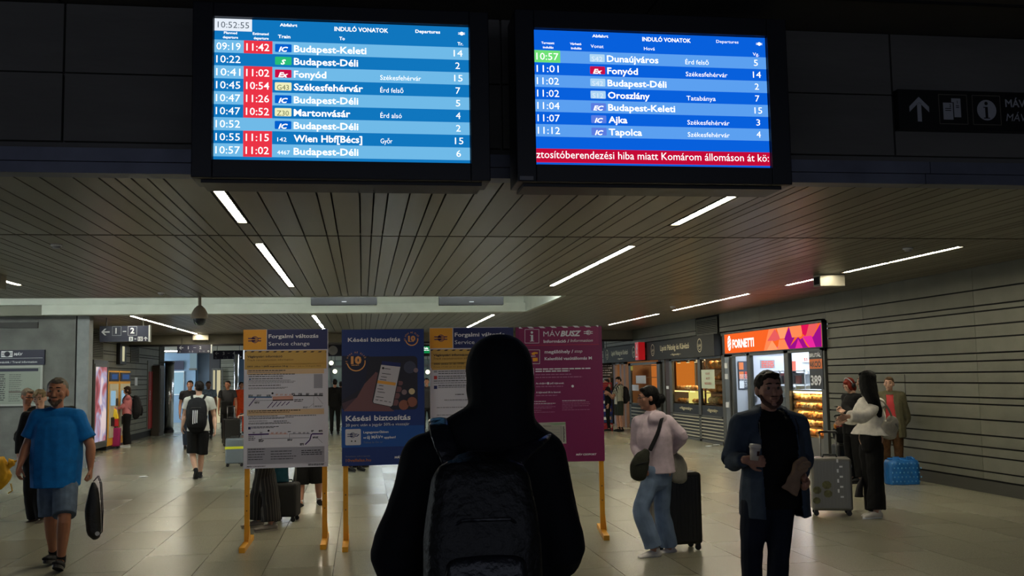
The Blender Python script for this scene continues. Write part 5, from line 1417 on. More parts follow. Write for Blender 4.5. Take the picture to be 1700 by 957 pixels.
class Person:
    def __init__(s, label, loc, rz=0.0, H=1.75, J=None, jpx=None, head=(0, 0, 0), skin=None, vox=.010, bulk=1.0, fat=0.0, group=None, hands=None, female=False, hscale=1.0, face=True):
        s.t = thing('person', label, 'person', loc, rz)
        s.sc = H / 1.75; s.t.scale = (s.sc,) * 3
        s.loc = V(loc); s.rz = rz; s.Ri = Matrix.Rotation(-rz, 3, 'Z'); s.vox = vox
        s.skin = skin or skin_m; s.bulk = bulk; s.fat = fat; s.female = female
        s.j = {k: V(v) for k, v in BASE.items()}
        if female:
            for k in ('sl', 'sr'): s.j[k].x *= .88
        for k, v in (J or {}).items(): s.j[k] = V(v)
        for k, v in (jpx or {}).items(): s.j[k] = s.px(*v)
        s.hs = hscale
        nk = s.j['nec']; hc = s.j['hea']
        s.HM = Matrix.Translation(hc) @ Matrix.Rotation(head[0], 4, 'Z') @ Matrix.Rotation(head[1], 4, 'X') @ Matrix.Rotation(head[2], 4, 'Y') @ Matrix.Scale(hscale, 4)
        s.hands = hands or {}
        s.face = face
        s.cover = []
    def px(s, px, py, dy=0.0):
        p = on_y(px, py, s.loc.y + dy) - s.loc
        return (s.Ri @ p) / s.sc
    def world(s, p):
        return s.t.matrix_world @ V(p) if False else s.loc + Matrix.Rotation(s.rz, 3, 'Z') @ (V(p) * s.sc)
    def wdir(s, d): return s.Ri @ V(d)
    def torso_side(s):
        v = s.j['sr'] - s.j['sl']; v.z = 0
        return v.normalized()
    def headP(s):
        P = [ell((0, .012, .035), (.074, .092, .085)), ell((0, -.012, .0), (.066, .078, .085)),
             tube([(0, -.01, -.02), (0, -.03, -.062), (0, -.046, -.088)], [(.062, .062), (.05, .052), (.026, .030)]),
             ell((0, -.078, .035), (.048, .014, .016)),                         # brow
             tube([(0, -.083, .022), (0, -.098, -.004), (0, -.106, -.022)], [(.010, .010), (.012, .012), (.016, .012)], seg=8),
             ell((0, -.082, -.052), (.026, .014, .014)), ell((0, -.079, -.085), (.020, .014, .013)),
             ell((-.042, -.062, -.008), (.024, .020, .022)), ell((.042, -.062, -.008), (.024, .020, .022))]
        for sx in (-1, 1):
            P.append(ell((sx * .076, .012, -.002), (.010, .019, .031), Matrix.Rotation(sx * -.35, 3, 'Z')))
        return xf(P, s.HM)
    def body(s, extra=None):
        j = s.j; b = s.bulk; sd = tuple(s.torso_side()); f = s.fat
        T = tube([j['pel'] - V((0, 0, .06)), j['pel'], j['wai'], j['che'], j['che'].lerp(j['nec'], .6), j['nec']],
                 [(.135 * b, .095 * b), (.15 * b, .105 * b), ((.125 + f) * b, (.095 + f) * b), (.15 * b, (.11 + f * .5) * b), (.13 * b, .085 * b), (.06, .055)], side=sd)
        P = [T, tube([j['sl'], j['che'].lerp(j['nec'], .75), j['sr']], [.05 * b, .058 * b, .05 * b], side=(0, 0, 1))]
        P.append(tube([j['nec'] - V((0, 0, .03)), s.HM @ V((0, .018, -.05))], [(.056, .056), (.050, .052)]))
        for q in 'lr':
            S_, E_, W_ = j['s' + q], j['e' + q], j['w' + q]
            P.append(tube([S_, S_.lerp(E_, .5), E_, E_.lerp(W_, .35), W_], [.050 * b, .045 * b, .039 * b, .040 * b, .0255], side=(0, 1, 0)))
            Hh, K_, A_ = j['h' + q], j['k' + q], j['a' + q]
            P.append(tube([Hh, Hh.lerp(K_, .5), K_, K_.lerp(A_, .3), A_.lerp(K_, .12), A_], [(.080 * b, .085 * b), (.068 * b, .072 * b), .052 * b, (.052 * b, .056 * b), .037, .036]))
            hd = s.hands.get(q, {})
            d = hd.get('d') or tuple((W_ - E_).normalized() * .9 + V((0, -.1, -.3))); n = hd.get('n') or ((1 if q == 'l' else -1), .2, 0)
            th = hd.get('th'); 
            if th is None:
                dd = V(d).normalized(); nn = V(n); sv = dd.cross(nn); th = 1 if sv.dot(V((0, -1, 0.3))) > 0 else -1
            P += hand_prims(W_, d, n, th, hd.get('curl', .4), hd.get('spread', 1), hd.get('size', 1.0), hd.get('tcurl', .3), r0=.0085 if s.vox < .009 else .0095)
        P += s.headP()
        if extra: P += extra
        o = skinmesh('body', P, s.skin, s.t, vox=s.vox, smooth=2)
        if s.face:
            g = G()
            for sx in (-1, 1): g.ball(s.HM @ V((sx * .030, -.0770, .017)), .0112 * s.hs, 10, 6)
            e = g.make('eyes', m_eyew, s.t, smooth=True)
            g = G()
            for sx in (-1, 1): g.ball(s.HM @ V((sx * .030, -.0848, .017)), .0052 * s.hs, 8, 5)
            g.make('irises', m_iris, s.t, smooth=True)
            g = G()
            for sx in (-1, 1): g.rod([s.HM @ V((sx * (.012 + k * .012), -.0905 + (.0012 * k * k), .040 + (.003, .005, .004, 0)[k])) for k in range(4)], [.003, .0045, .004, .002], 6)
            s.brow = g.make('eyebrows', s.__dict__.get('hairm') or MATS.get('hair_dark') or m_iris, s.t)
            g = G(); g.ball(s.HM @ V((0, -.0935, -.050)), (.021, .006, .0055), 10, 6); g.make('lips', m_lip, s.t, smooth=True)
        return o
    # ---- clothing
    def top(s, m, name='shirt', fit=1.0, hem=.86, sleeve=.55, sr=.062, fold=.004, cuff=1.0, cut=None, thick=0, collar=.068, extra=None, flare=0.0, vox=None, neckz=0.0, seed=0, wr=.045):
        j = s.j; b = s.bulk * fit; f = s.fat; sd = tuple(s.torso_side())
        base = V(j['pel']); base.z = hem; base.x += 0; 
        P = [tube([base, j['pel'].lerp(base, .3) if hem < .9 else base.lerp(j['wai'], .4), j['wai'], j['che'], j['che'].lerp(j['nec'], .62), j['nec'] + V((0, .0, .0 + neckz))],
                  [((.168 + flare) * b, (.125 + flare * .8 + f) * b), ((.165 + flare * .6 + f * .4) * b, (.122 + flare * .5 + f) * b), ((.150 + f) * b, (.118 + f) * b), (.172 * b, (.128 + f * .5) * b), (.150 * b, .104 * b), (collar, collar * .92)], side=sd, caps=(0, 0), ex=2.3)]
        P.append(tube([j['sl'], j['che'].lerp(j['nec'], .8), j['sr']], [sr * b * .95, sr * 1.06 * b, sr * b * .95], side=(0, 0, 1)))
        for q in 'lr':
            S_, E_, W_ = j['s' + q], j['e' + q], j['w' + q]
            if sleeve <= 1:
                e = S_.lerp(E_, sleeve * 1.0); P.append(tube([S_, S_.lerp(e, .5), e], [sr * b, sr * 1.02 * b, sr * 1.08 * b], side=(0, 1, 0), caps=(1, 0)))
            else:
                e = E_.lerp(W_, sleeve - 1); P.append(tube([S_, S_.lerp(E_, .5), E_, E_.lerp(e, .6), e], [sr * b, sr * .96 * b, sr * .92 * b, wr * 1.15 * cuff, wr * cuff], side=(0, 1, 0), caps=(1, 0)))
        if extra: P += extra
        return skinmesh(name, P, m, s.t, vox=vox or s.vox, smooth=3, fold=fold, cut=cut, thick=thick, seed=seed)
    def pants(s, m, name='trousers', fit=1.0, end=1.97, waist=1.0, fold=.004, flare=0.0, seed=1, belt=None, fs=1.0, hipb=1.0):
        """end: 1 = knee, 2 = ankle"""
        j = s.j; b = s.bulk * fit; sd = (1, 0, 0)
        P = [tube([j['pel'] + V((0, 0, .06)), j['pel'], j['pel'] - V((0, 0, .09))], [(.150 * s.bulk * waist, .112 * s.bulk * waist + s.fat), (.168 * s.bulk * hipb, .122 * s.bulk * hipb), (.16 * s.bulk * hipb, .115 * s.bulk)], caps=(0, 1), ex=2.3)]
        for q in 'lr':
            Hh, K_, A_ = j['h' + q], j['k' + q], j['a' + q]
            if end <= 1.35:
                e = Hh.lerp(K_, end) if end <= 1 else K_.lerp(A_, end - 1)
                P.append(tube([Hh, Hh.lerp(e, .5), e], [(.092 * b, .098 * b), (.090 * b, .092 * b), ((.086 + flare) * b, (.086 + flare) * b)], caps=(1, 0)))
            else:
                e = K_.lerp(A_, end - 1)
                P.append(tube([Hh, Hh.lerp(K_, .5), K_, K_.lerp(e, .5), e], [(.092 * b, .098 * b), (.082 * b, .086 * b), ((.066 + flare * .4) * b, (.068 + flare * .4) * b), ((.062 + flare * .8) * b, (.064 + flare * .8) * b), ((.056 + flare) * b, (.060 + flare) * b)], caps=(1, 0)))
        return skinmesh(name, P, m, s.t, vox=s.vox, smooth=2, fold=fold, seed=seed, fs=fs)
    def shoes(s, m, sole, dl=(0, -1, 0), dr=(0, -1, 0), L=.265, high=0.0, lift=(None, None), socks=None):
        for q, d, up in (('l', dl, lift[0]), ('r', dr, lift[1])):
            A_ = s.j['a' + q]; d = V(d).normalized(); up = V(up).normalized() if up else V((0, 0, 1)); sd = d.cross(up).normalized(); up = sd.cross(d).normalized()
            F = lambda a, b_, c: A_ + d * a + sd * b_ + up * c
            hz = -.085 + .018
            P = [tube([F(-.055, 0, hz + .03), F(.0, 0, hz + .035), F(.06, 0, hz + .032), F(.12, 0, hz + .024), F(L - .085, 0, hz + .018)], [(.030, .034), (.036, .040), (.041, .034), (.043, .025), (.033, .018)], side=tuple(sd)),
                 tube([F(-.02, 0, hz + .03), F(-.015, 0, hz + .085 + high)], [(.034, .046), (.036, .046)], side=tuple(sd), caps=(1, 0))]
            sh = skinmesh('shoe', P, m, s.t, vox=.007 if s.vox < .011 else .01, smooth=2)
            pts = []
            for k in range(20):
                a = 2 * pi * k / 20; u = cos(a); v = sin(a)
                uu = .058 + u * (L / 2 + .008) ; ww = (.037 + .008 * u) * v
                pts.append(F(uu - .0, ww, hz - .018))
            g = G().slab(pts, up * .026); g.make('sole', sole, sh)
            if socks: skinmesh('sock', [tube([F(-.015, 0, .0), A_.lerp(s.j['k' + q], .14)], [(.040, .042), (.042, .042)], caps=(1, 0))], socks, s.t, vox=.009, smooth=1)
    def hair(s, m, style='short', name='hair', vox=None, vol=1.0):
        HM = s.HM; P = []
        if style in ('short', 'curly', 'bun', 'long', 'bob'):
            P += xf([ell((0, .022, .045), (.081 * vol, .092 * vol, .084 * vol)), ell((0, .045, .01), (.076 * vol, .066 * vol, .07))], HM)
            if style != 'curly': P += xf([ell((.008, -.040, .094), (.050, .038, .024))], HM)
        if style == 'curly':
            rr_ = random.Random(3)
            for k in range(46):
                th = rr_.uniform(0, 2 * pi); ph = rr_.uniform(-.1, 1.4)
                P += xf([ell((.082 * cos(th) * cos(ph), .018 + .088 * sin(th) * cos(ph), .045 + .078 * sin(ph)), (.018, .018, .015), seg=8, rings=5)], HM)
        if style == 'bun': P += xf([ell((0, .125, -.02), (.052, .05, .055)), ell((0, .085, -.05), (.05, .045, .06)), ell((0, .02, -.0), (.082, .06, .085))], HM)
        if style == 'bob': P += xf([ell((0, .03, -.03), (.086, .07, .10)), ell((-.06, -.03, .0), (.03, .045, .07)), ell((.06, -.03, .0), (.03, .045, .07))], HM)
        if style == 'long':
            a = HM @ V((0, .06, .04)); P += [tube([a, HM @ V((0, .085, -.08)), s.j['che'].lerp(s.j['nec'], .8) + V((.0, .12, 0)), s.j['che'] + V((.02, .145, .03)), s.j['che'] + V((.03, .145, -.09))], [(.075, .05), (.088, .055), (.10, .045), (.085, .035), (.04, .02)], side=tuple(s.torso_side()), caps=(1, 1))]
            P += xf([ell((-.05, .0, -.04), (.04, .06, .11)), ell((.05, .0, -.04), (.04, .06, .11))], HM)
        return skinmesh(name, P, m, s.t, vox=vox or min(s.vox, .008), smooth=2, fold=.0045 if style == 'short' else .0025, fs=3.0)
def hairmat(name, col, rough=.6): return mat('hair_' + name, col, rough=rough, spec=.2, noise_amt=.3, nscale=60, bump=.6, bscale=120, stretch=(1, 1, .25))
h_dark = hairmat('dark', (26, 20, 18)); h_black = hairmat('black', (7, 7, 8), rough=.6); h_grey = hairmat('grey', (112, 104, 94)); h_brown = hairmat('brown', (50, 34, 24)); h_blond = hairmat('blond', (146, 130, 100)); h_red = hairmat('red', (110, 34, 22))

def backpack(label, P, m, m2, straps=None, W=.30, Hh=.44, T_=.16, z=None, off=.0, name='backpack', stripes=False, group=None, side=0.0, lowslim=0.0):
    """rounded pack on the back (local +Y) of person P, with straps over both shoulders; top-level thing"""
    z = P.j['che'].z + .12 if z is None else z
    y0 = .13 * P.bulk + off + P.j['che'].y
    t = thing(name, label, 'backpack', tuple(P.loc), P.rz); t.scale = (P.sc,) * 3
    cx = P.j['che'].x + side
    pr = [tube([(cx, y0 + T_ * .42, z - Hh), (cx, y0 + T_ * .52, z - Hh * .8), (cx, y0 + T_ * .52, z - Hh * .4), (cx, y0 + T_ * .4, z - .04), (cx, y0 + T_ * .28, z)],
               [(W * .40, T_ * .38), (W * .5, T_ * .52), (W * .5, T_ * .52), (W * .42, T_ * .4), (W * .26, T_ * .2)], ex=3.2)]
    b = skinmesh('pack_body', pr, m, t, vox=.009, smooth=3, fold=.004)
    pr = [tube([(cx, y0 + T_ * 1.0, z - Hh * .92), (cx, y0 + T_ * 1.04, z - Hh * .7), (cx, y0 + T_ * 1.0, z - Hh * .48)], [(W * .36, T_ * .16), (W * .38, T_ * .2), (W * .33, T_ * .12)], ex=3)]
    skinmesh('front_pocket', pr, m2, b, vox=.009, smooth=3, fold=.003)
    for sp in straps or []: skinmesh('strap', [tube(sp, [(.034, .012)] * (len(sp)), side=(1, 0, 0), ex=3, n=5)], m2, t, vox=.008, smooth=1, fold=.002, fs=3)
    for q in ('lr' if not straps else ''):
        S_ = P.j['s' + q]; sx = -1 if q == 'l' else 1; nk = P.j['nec']
        mid = S_.lerp(nk, .42); top_ = V((mid.x, mid.y, max(S_.z, mid.z) + .075 * P.bulk))
        fr = V((S_.x * .62 + cx * .2, P.j['che'].y - .135 * P.bulk - P.fat * .5, P.j['che'].z + .03)); lo = V((cx + sx * .15 * P.bulk, .02, P.j['wai'].z + .04)); lo2 = V((cx + sx * W * .42, y0 + .03, z - Hh * .82))
        pts = [(cx + sx * W * .2, y0 + .02, z - .03), top_ + V((0, .07, -.03)), top_, top_ + V((0, -.075, -.045)), fr, lo, lo2]
        skinmesh('strap', [tube(pts, [(.026, .008)] * 4 + [(.024, .008), (.012, .006), (.012, .006)], side=(1, 0, 0), ex=3, n=6)], m2, t, vox=.0085, smooth=1)
    G().rod([(cx - .04, y0 + .02, z - .02), (cx - .03, y0 + .0, z + .03), (cx + .03, y0 + .0, z + .03), (cx + .04, y0 + .02, z - .02)], .009, 8).make('carry_loop', m2, t, smooth=True)
    G().rod([(cx - W * .4, y0 + T_ * .75, z - Hh * .36), (cx - W * .2, y0 + T_ * 1.0, z - Hh * .27), (cx + W * .2, y0 + T_ * 1.0, z - Hh * .27), (cx + W * .4, y0 + T_ * .75, z - Hh * .36)], .005, 6).make('zip', m_greysteel if stripes else m2, t)
    if stripes:
        for k in range(3):
            x = cx - .03 + k * .033
            G().slab([(x, y0 + T_ * 1.32, z - Hh * .78 - .01 * k), (x + .014, y0 + T_ * 1.32, z - Hh * .78 - .01 * k), (x + .014, y0 + T_ * 1.24, z - Hh * .36), (x, y0 + T_ * 1.24, z - Hh * .36)], (0, -T_ * .5, 0)).make('white_stripe', m_swhite, t)
    return t
def suitcase(label, loc, rz, W, Dp, Hh, m, handle=0.0, ribs=True, diag=False, name='suitcase', cat='suitcase', strap=None, stick=None):
    t = thing(name, label, cat, loc, rz)
    h0 = .06
    b = G().box(-W / 2, W / 2, -Dp / 2, Dp / 2, h0, h0 + Hh).make('shell', m, t, smooth=False); bv = b.modifiers.new('b', 'BEVEL'); bv.width = .035; bv.segments = 4
    if ribs:
        n = int(W / .045)
        for k in range(n):
            x = -W / 2 + .04 + (W - .08) * (k + .5) / n
            for sy in (-1, 1):
                if diag: 
                    g = G().bar((x - .0, sy * Dp / 2, h0 + .05 + (W / 2 + x) * .0), (x, sy * Dp / 2, h0 + Hh - .05), .012, .010)
                else: g = G().box(x - .007, x + .007, sy * Dp / 2 - .004, sy * Dp / 2 + .004, h0 + .05, h0 + Hh - .05)
                g.make('rib', m, t)
    G().box(-W / 2 - .001, W / 2 + .001, -.008, .008, h0 + .03, h0 + Hh - .03).box(-W / 2 + .03, W / 2 - .03, -.008, .008, h0 + Hh - .001, h0 + Hh + .002).make('zip_line', m_blackp, t)
    for sx in (-1, 1):
        for sy in (-1, 1):
            wv = G(); wv.lathe([(.026, -.011), (.03, -.006), (.03, .006), (.026, .011)], (0, 0, 0), 12, Matrix.Rotation(pi / 2, 3, 'X'))
            wh = wv.make('wheel', m_blackp, t, smooth=False, loc=(sx * (W / 2 - .045), sy * (Dp / 2 - .035), .03))
            G().box(-.02, .02, -.02, .02, .012, .04).make('fork', m_blackp, wh)
    G().rod([(-.08, 0, h0 + Hh), (-.07, 0, h0 + Hh + .03), (.07, 0, h0 + Hh + .03), (.08, 0, h0 + Hh)], .01, 8).make('grab_handle', m_blackp, t, smooth=True)
    if handle:
        G().rod([(-.09, Dp / 2 - .04, h0 + Hh - .02), (-.09, Dp / 2 - .04, h0 + Hh + handle)], .009).rod([(.09, Dp / 2 - .04, h0 + Hh - .02), (.09, Dp / 2 - .04, h0 + Hh + handle)], .009).make('pull_rails', m_steel, t, smooth=True)
        G().rod([(-.105, Dp / 2 - .04, h0 + Hh + handle - .01), (-.09, Dp / 2 - .04, h0 + Hh + handle + .015), (.09, Dp / 2 - .04, h0 + Hh + handle + .015), (.105, Dp / 2 - .04, h0 + Hh + handle - .01)], .015, 8).make('pull_grip', m_blackp, t, smooth=True)
    if strap: G().box(-W / 2 - .006, W / 2 + .006, -Dp / 2 - .006, Dp / 2 + .006, h0 + Hh * .58, h0 + Hh * .58 + .05).make('belt_strap', strap, t)
    if stick:
        for (x, y_, z, w_, h_, face) in stick:
            g = G()
            if face == 'x': g.box(W / 2 + .0, W / 2 + .004, y_, y_ + w_, h0 + z, h0 + z + h_)
            elif face == '-x': g.box(-W / 2 - .004, -W / 2, y_, y_ + w_, h0 + z, h0 + z + h_)
            else: g.box(x, x + w_, -Dp / 2 - .009, -Dp / 2 - .004, h0 + z, h0 + z + h_)
            g.make('sticker', m_swhite, t)
    return t
# ================================================================ PEOPLE IN THE HALL
# --- hooded person in front
Pn = Person('person seen from behind in a black hooded top wearing a black backpack', (.385, 3.15, 0), pi, 1.80, vox=.012, bulk=1.1, face=False,
            J=dict(hea=(-.045, -.01, 1.615), nec=(-.015, .0, 1.45), el=(-.222, .03, 1.11), er=(.275, .03, 1.11), wl=(-.20, -.20, .98), wr=(.21, -.22, .98), sl=(-.160, .01, 1.385), sr=(.175, .01, 1.385)))
Pn.body(); Pn.pants(c_black, 'trousers'); Pn.shoes(c_black, m_blackp)
HM = Pn.HM
hd = xf([ell((0, .03, .045), (.104, .118, .107)), ell((0, .04, -.02), (.106, .11, .12)), tube([(0, .045, .02), (0, .055, -.08), (0, .05, -.15)], [(.104, .11), (.102, .105), (.115, .10)])], HM)
Pn.top(c_hood, 'hooded_top', fit=1.08, hem=.80, sleeve=1.95, sr=.073, fold=.006, vox=.010, collar=.10, neckz=.03, wr=.05,
       extra=hd + [tube([Pn.j['sl'] + V((.0, .0, .0)), V((-.09, .035, 1.455)), V((-.03, .05, 1.50)), V((.07, .035, 1.455)), Pn.j['sr']], [.075, .078, .085, .078, .075], side=(0, 1, 0))])
Pn.hair(h_dark)
backpack('black backpack with glossy straps on the hooded person', Pn, mat('pack_black', (8, 8, 10), rough=.55, bump=.8, bscale=40), mat('pack_shiny', (26, 27, 33), rough=.3, bump=.6, bscale=30), W=.33, Hh=.52, T_=.17, z=1.39, off=.03, side=.045,
         straps=[[Pn.px(a, b, c) for a, b, c in S__] for S__ in (((730, 700, .02), (729, 703, -.06), (735, 728, -.135), (748, 760, -.17), (762, 790, -.19)), ((900, 722, .05), (897, 727, -.05), (876, 742, -.12), (848, 768, -.165), (822, 795, -.19)))])

# --- man in the blue T-shirt
m_denim = fabric('denim', (84, 100, 122), na=.45, sc=7); m_denimd = fabric('denim_dark', (28, 34, 48), na=.25, sc=9)
Pn = Person('man in a bright blue T-shirt and faded denim shorts walking towards the front', (-2.80, 9.82, 0), .04, 1.775, vox=.0065, bulk=1.1, fat=.04, skin=skin_tan,
            jpx=dict(nec=(95, 686), hea=(95, 653, -.01), sl=(65, 693), sr=(127, 693), el=(46, 738), er=(150, 740), wl=(33, 772, -.1), wr=(150, 778), hl=(82, 792), hr=(110, 792), kl=(84, 858), kr=(107, 858, -.22), al=(88, 921, .28), ar=(101, 932, -.12)),
            head=(0, 0, 0), hscale=1.14, hands=dict(l=dict(d=(-.1, -.3, -1), n=(1, -.2, 0), curl=.6, th=-1), r=dict(d=(.05, -.1, -1), n=(-1, 0, 0), curl=1.15)))
Pn.body()
Pn.top(fabric('blue', (10, 104, 178), bump=.2), 'shirt', fit=1.07, hem=.735, sleeve=.78, sr=.068, fold=.0065, flare=.012, collar=.078, neckz=-.02, vox=.009)
Pn.pants(m_denim, 'shorts', end=.98, fit=1.08, fold=.006, hipb=1.0)
Pn.shoes(c_black2, m_blackp, (-.1, -1, .22), (.0, -1, .35), socks=c_black2); Pn.hair(h_grey, 'short', vol=.985)
HMx = Pn.HM
skinmesh('beard', xf([tube([(-.04, -.062, -.058), (0, -.079, -.09), (.04, -.062, -.058)], [.014, .019, .014], side=(0, 0, 1)), ell((0, -.0935, -.034), (.026, .007, .006))], HMx), hairmat('beard', (88, 74, 64)), Pn.t, vox=.004, smooth=1, fold=.0015, fs=4)
wr_ = Pn.world(Pn.j['wr'])
bg = thing('drawstring_bag', 'black drawstring bag hanging from the hand of the man in the blue T-shirt', 'bag', tuple(wr_ + V((.035, -.02, -.12))))
skinmesh('sack', [tube([(0, 0, -.02), (.005, 0, -.10), (.0, 0, -.26), (.01, 0, -.44), (.03, 0, -.50)], [(.022, .02), (.045, .03), (.070, .045), (.065, .045), (.04, .03)])], mat('bag_black', (14, 14, 16), rough=.5, bump=.5, bscale=30), bg, vox=.007, smooth=2, fold=.006)
for dx in (0, .012): G().rod([(0, 0, .0), (.035 + dx, 0, .05), (.06 + dx, 0, -.02), (.078 + dx, 0, -.28), (.085, 0, -.46), (.05, 0, -.50)], .005, 6).make('cord', c_black2, bg, smooth=True)
G().lathe([(.02, 0), (.02, .006)], (.055, -.045, -.47), 12, Matrix.Rotation(pi / 2, 3, 'X')).make('emblem', m_sgrey, bg)

# --- man with the cup
c_hoodie = fabric('hoodie_blue', (66, 78, 94), na=.15)
cx_, cy_ = 2.76, 6.5
Pn = Person('man with dark hair and stubble in an open blue hooded jacket carrying a paper cup', (cx_, cy_, 0), -.03, 1.715, vox=.0065, bulk=1.08, fat=.03, skin=mat('skin_cup', (182, 134, 114), rough=.55, noise_amt=.1, nscale=20, bump=.08, bscale=80),
            jpx=dict(sl=(1231, 705), sr=(1323, 706), el=(1215, 765, .06), er=(1332, 762, .04), wl=(1238, 764, -.24), wr=(1331, 790, -.2), hl=(1255, 838), hr=(1294, 838), kl=(1248, 915, -.03), kr=(1293, 917, -.12), al=(1250, 1010, .2), ar=(1288, 1022, -.1),
                     nec=(1276, 688), hea=(1277, 649, -.01)),
            head=(-.05, 0, 0), hscale=1.12, hands=dict(l=dict(d=(1, -.35, -.12), n=(0.25, .9, .1), curl=.75, th=-1, tcurl=.15, size=1.05), r=dict(d=(.1, -.75, -.5), n=(-1, .1, 0), curl=.95, th=-1, size=1.05)))
Pn.j['che'].x = .0
Pn.body()
Pn.top(c_black, 'shirt', fit=1.04, hem=.79, sleeve=.5, sr=.062, fold=.004, vox=.010, collar=.078, neckz=-.02, flare=-.005)
def cutj(c): return c.y < .02 and abs(c.x + .002) < (.132 if c.z < 1.36 else .132 - (c.z - 1.36) * .45) and c.z < 1.60
jk = Pn.top(c_hoodie, 'open_jacket', fit=1.13, hem=.73, sleeve=1.9, sr=.070, fold=.005, vox=.010, cut=cutj, thick=.012, collar=.085, neckz=-.01, flare=.03, wr=.048,
            extra=[tube([(-.10, -.03, 1.40), (-.105, .04, 1.445), (0, .10, 1.46), (.105, .04, 1.445), (.10, -.03, 1.40)], [.022, .035, .042, .035, .022], side=(0, 1, 0))])
G().rod([(-.137, -.145, .76), (-.134, -.135, 1.0), (-.134, -.135, 1.25), (-.128, -.105, 1.38)], .0035, 6).make('zip', m_greysteel, Pn.t)
G().rod([(.125, -.115, 1.40), (.137, -.14, 1.34), (.137, -.14, 1.22)], .0035, 6).make('drawcord', m_blackp, Pn.t)
Pn.pants(m_denimd, 'jeans', fit=1.06, fold=.005, seed=4); Pn.shoes(c_black2, m_swhite, (0, -1, .25), (0, -1, .3)); h_cup = hairmat('cup', (22, 15, 11)); Pn.hair(h_cup, 'short', vol=1.02)
skinmesh('beard', xf([tube([(-.066, -.03, -.03), (-.052, -.052, -.068), (0, -.076, -.098), (.052, -.052, -.068), (.066, -.03, -.03)], [.008, .0135, .0155, .0135, .008], side=(0, 0, 1)), ell((0, -.0935, -.034), (.028, .006, .005))], Pn.HM), mat('stubble', (86, 60, 50), rough=.8, noise_amt=.3, nscale=90), Pn.t, vox=.004, smooth=2, fold=.001, fs=4)
cp = on_y(1252, 765, cy_ - .30)
cpz = thing('paper_cup', 'white lidded paper cup with a dark mark held by the man in the blue jacket', 'cup', tuple(cp))
Rt = Matrix.Rotation(.12, 3, 'Y')
G().lathe([(.026, 0), (.036, .085)], seg=20, rot=Rt).make('cup_body', mat('cup_white', (216, 204, 192), rough=.5), cpz, smooth=True)
G().lathe([(.039, .082), (.040, .090), (.037, .093), (.036, .104), (.032, .106)], seg=20, rot=Rt).make('lid', mat('lid_white', (232, 222, 210), rough=.4), cpz)
G().slab([(.006, -.034, .03), (.024, -.026, .03), (.028, -.028, .06), (.008, -.037, .06)], (0, -.002, 0)).make('logo_patch', mat('cup_mark', (70, 34, 34)), cpz)
pb = on_y(1322, 787, cy_ - .27)
pbz = thing('paper_bag', 'crumpled brown paper bag held in the hand of the man with the cup', 'paper bag', tuple(pb))
m_kraft = mat('kraft', (150, 122, 98), rough=.8, noise_amt=.15, nscale=20, bump=.7, bscale=25)
skinmesh('bag_body', [tube([(-.055, 0, -.115), (-.03, 0, -.07), (.0, 0, -.005), (.03, 0, .045), (.055, 0, .085)], [(.062, .010), (.052, .014), (.036, .026), (.052, .032), (.030, .022)], caps=(0, 1), ex=2.5)], m_kraft, pbz, vox=.005, smooth=1, fold=.007, fs=2)
skinmesh('rolled_top', [tube([(.015, -.02, .035), (.05, -.025, .055), (.085, -.01, .06)], [(.022, .02), (.03, .024), (.02, .02)])], m_kraft, pbz, vox=.005, smooth=1, fold=.005, fs=2)

# --- woman in lilac jacket
c_lilac = fabric('lilac', (204, 186, 198), bump=.3); c_jean = fabric('jean_blue', (116, 136, 166), na=.25, sc=6)
rz = radians(-160)
Pn = Person('woman with a dark low bun in a pale lilac wind jacket and wide blue jeans', (2.72, 9.2, 0), rz, 1.66, vox=.008, female=True, skin=skin_m,
            jpx=dict(nec=(1083, 690), hea=(1076, 662, -.02), sl=(1106, 701, -.02), sr=(1061, 703, .04), el=(1131, 726, -.03), er=(1058, 742, .08), wl=(1112, 752, .12), wr=(1066, 770, -.08), pel=(1091, 782), wai=(1090, 758), che=(1086, 725), hl=(1100, 795, .02), hr=(1082, 795, -.02),
                     kl=(1099, 852, .05), kr=(1064, 848, -.08), al=(1111, 911, .1), ar=(1086, 914, -.1)), head=(radians(66), .12, 0), hands=dict(l=dict(curl=.5), r=dict(curl=.7)))
Pn.body()
Pn.top(c_lilac, 'jacket', fit=1.10, hem=.80, sleeve=1.9, sr=.070, fold=.006, vox=.009, collar=.085, neckz=.015, flare=.005, wr=.045, cuff=1.15,
       extra=[ell(tuple(Pn.j['nec'] + V((0, .085, -.03))), (.11, .06, .075)), tube([Pn.j['nec'] + V((-.06, .0, .02)), Pn.j['nec'] + V((0, .05, .03)), Pn.j['nec'] + V((.06, 0, .02))], [.03, .036, .03])])
Pn.pants(c_jean, 'jeans', fit=1.05, flare=.028, fold=.007, end=1.92, seed=8)
dl = Pn.wdir((-1, -.25, -.05)); Pn.shoes(mat('shoe_white', (226, 220, 218), rough=.6), m_swhite, dl, dl, L=.25); Pn.hair(h_black, 'bun', vol=1.04)
HMx = Pn.HM
G().rod([HMx @ V((-.075, -.0, .022)), HMx @ V((-.06, -.085, .02)), HMx @ V((0, -.105, .016)), HMx @ V((.06, -.085, .02)), HMx @ V((.075, 0, .022))], .003, 6).make('spectacles', m_blackp, Pn.t)
p = on_y(1065, 775, 8.98)
t = thing('shoulder_bag', 'dark olive crossbody bag on the woman in the lilac jacket', 'bag', tuple(p))
skinmesh('bag_body', [tube([(-.03, 0, -.08), (-.02, 0, 0), (.01, 0, .07), (.05, 0, .13)], [(.075, .05), (.088, .055), (.075, .05), (.04, .03)], ex=2.8)], fabric('olive', (50, 52, 44), bump=.4), t, vox=.008, smooth=2, fold=.004)
q1 = on_y(1079, 748, 9.0) - p; q2 = on_y(1091, 722, 9.03) - p; q3 = on_y(1098, 698, 9.06) - p; q4 = on_y(1100, 692, 9.14) - p
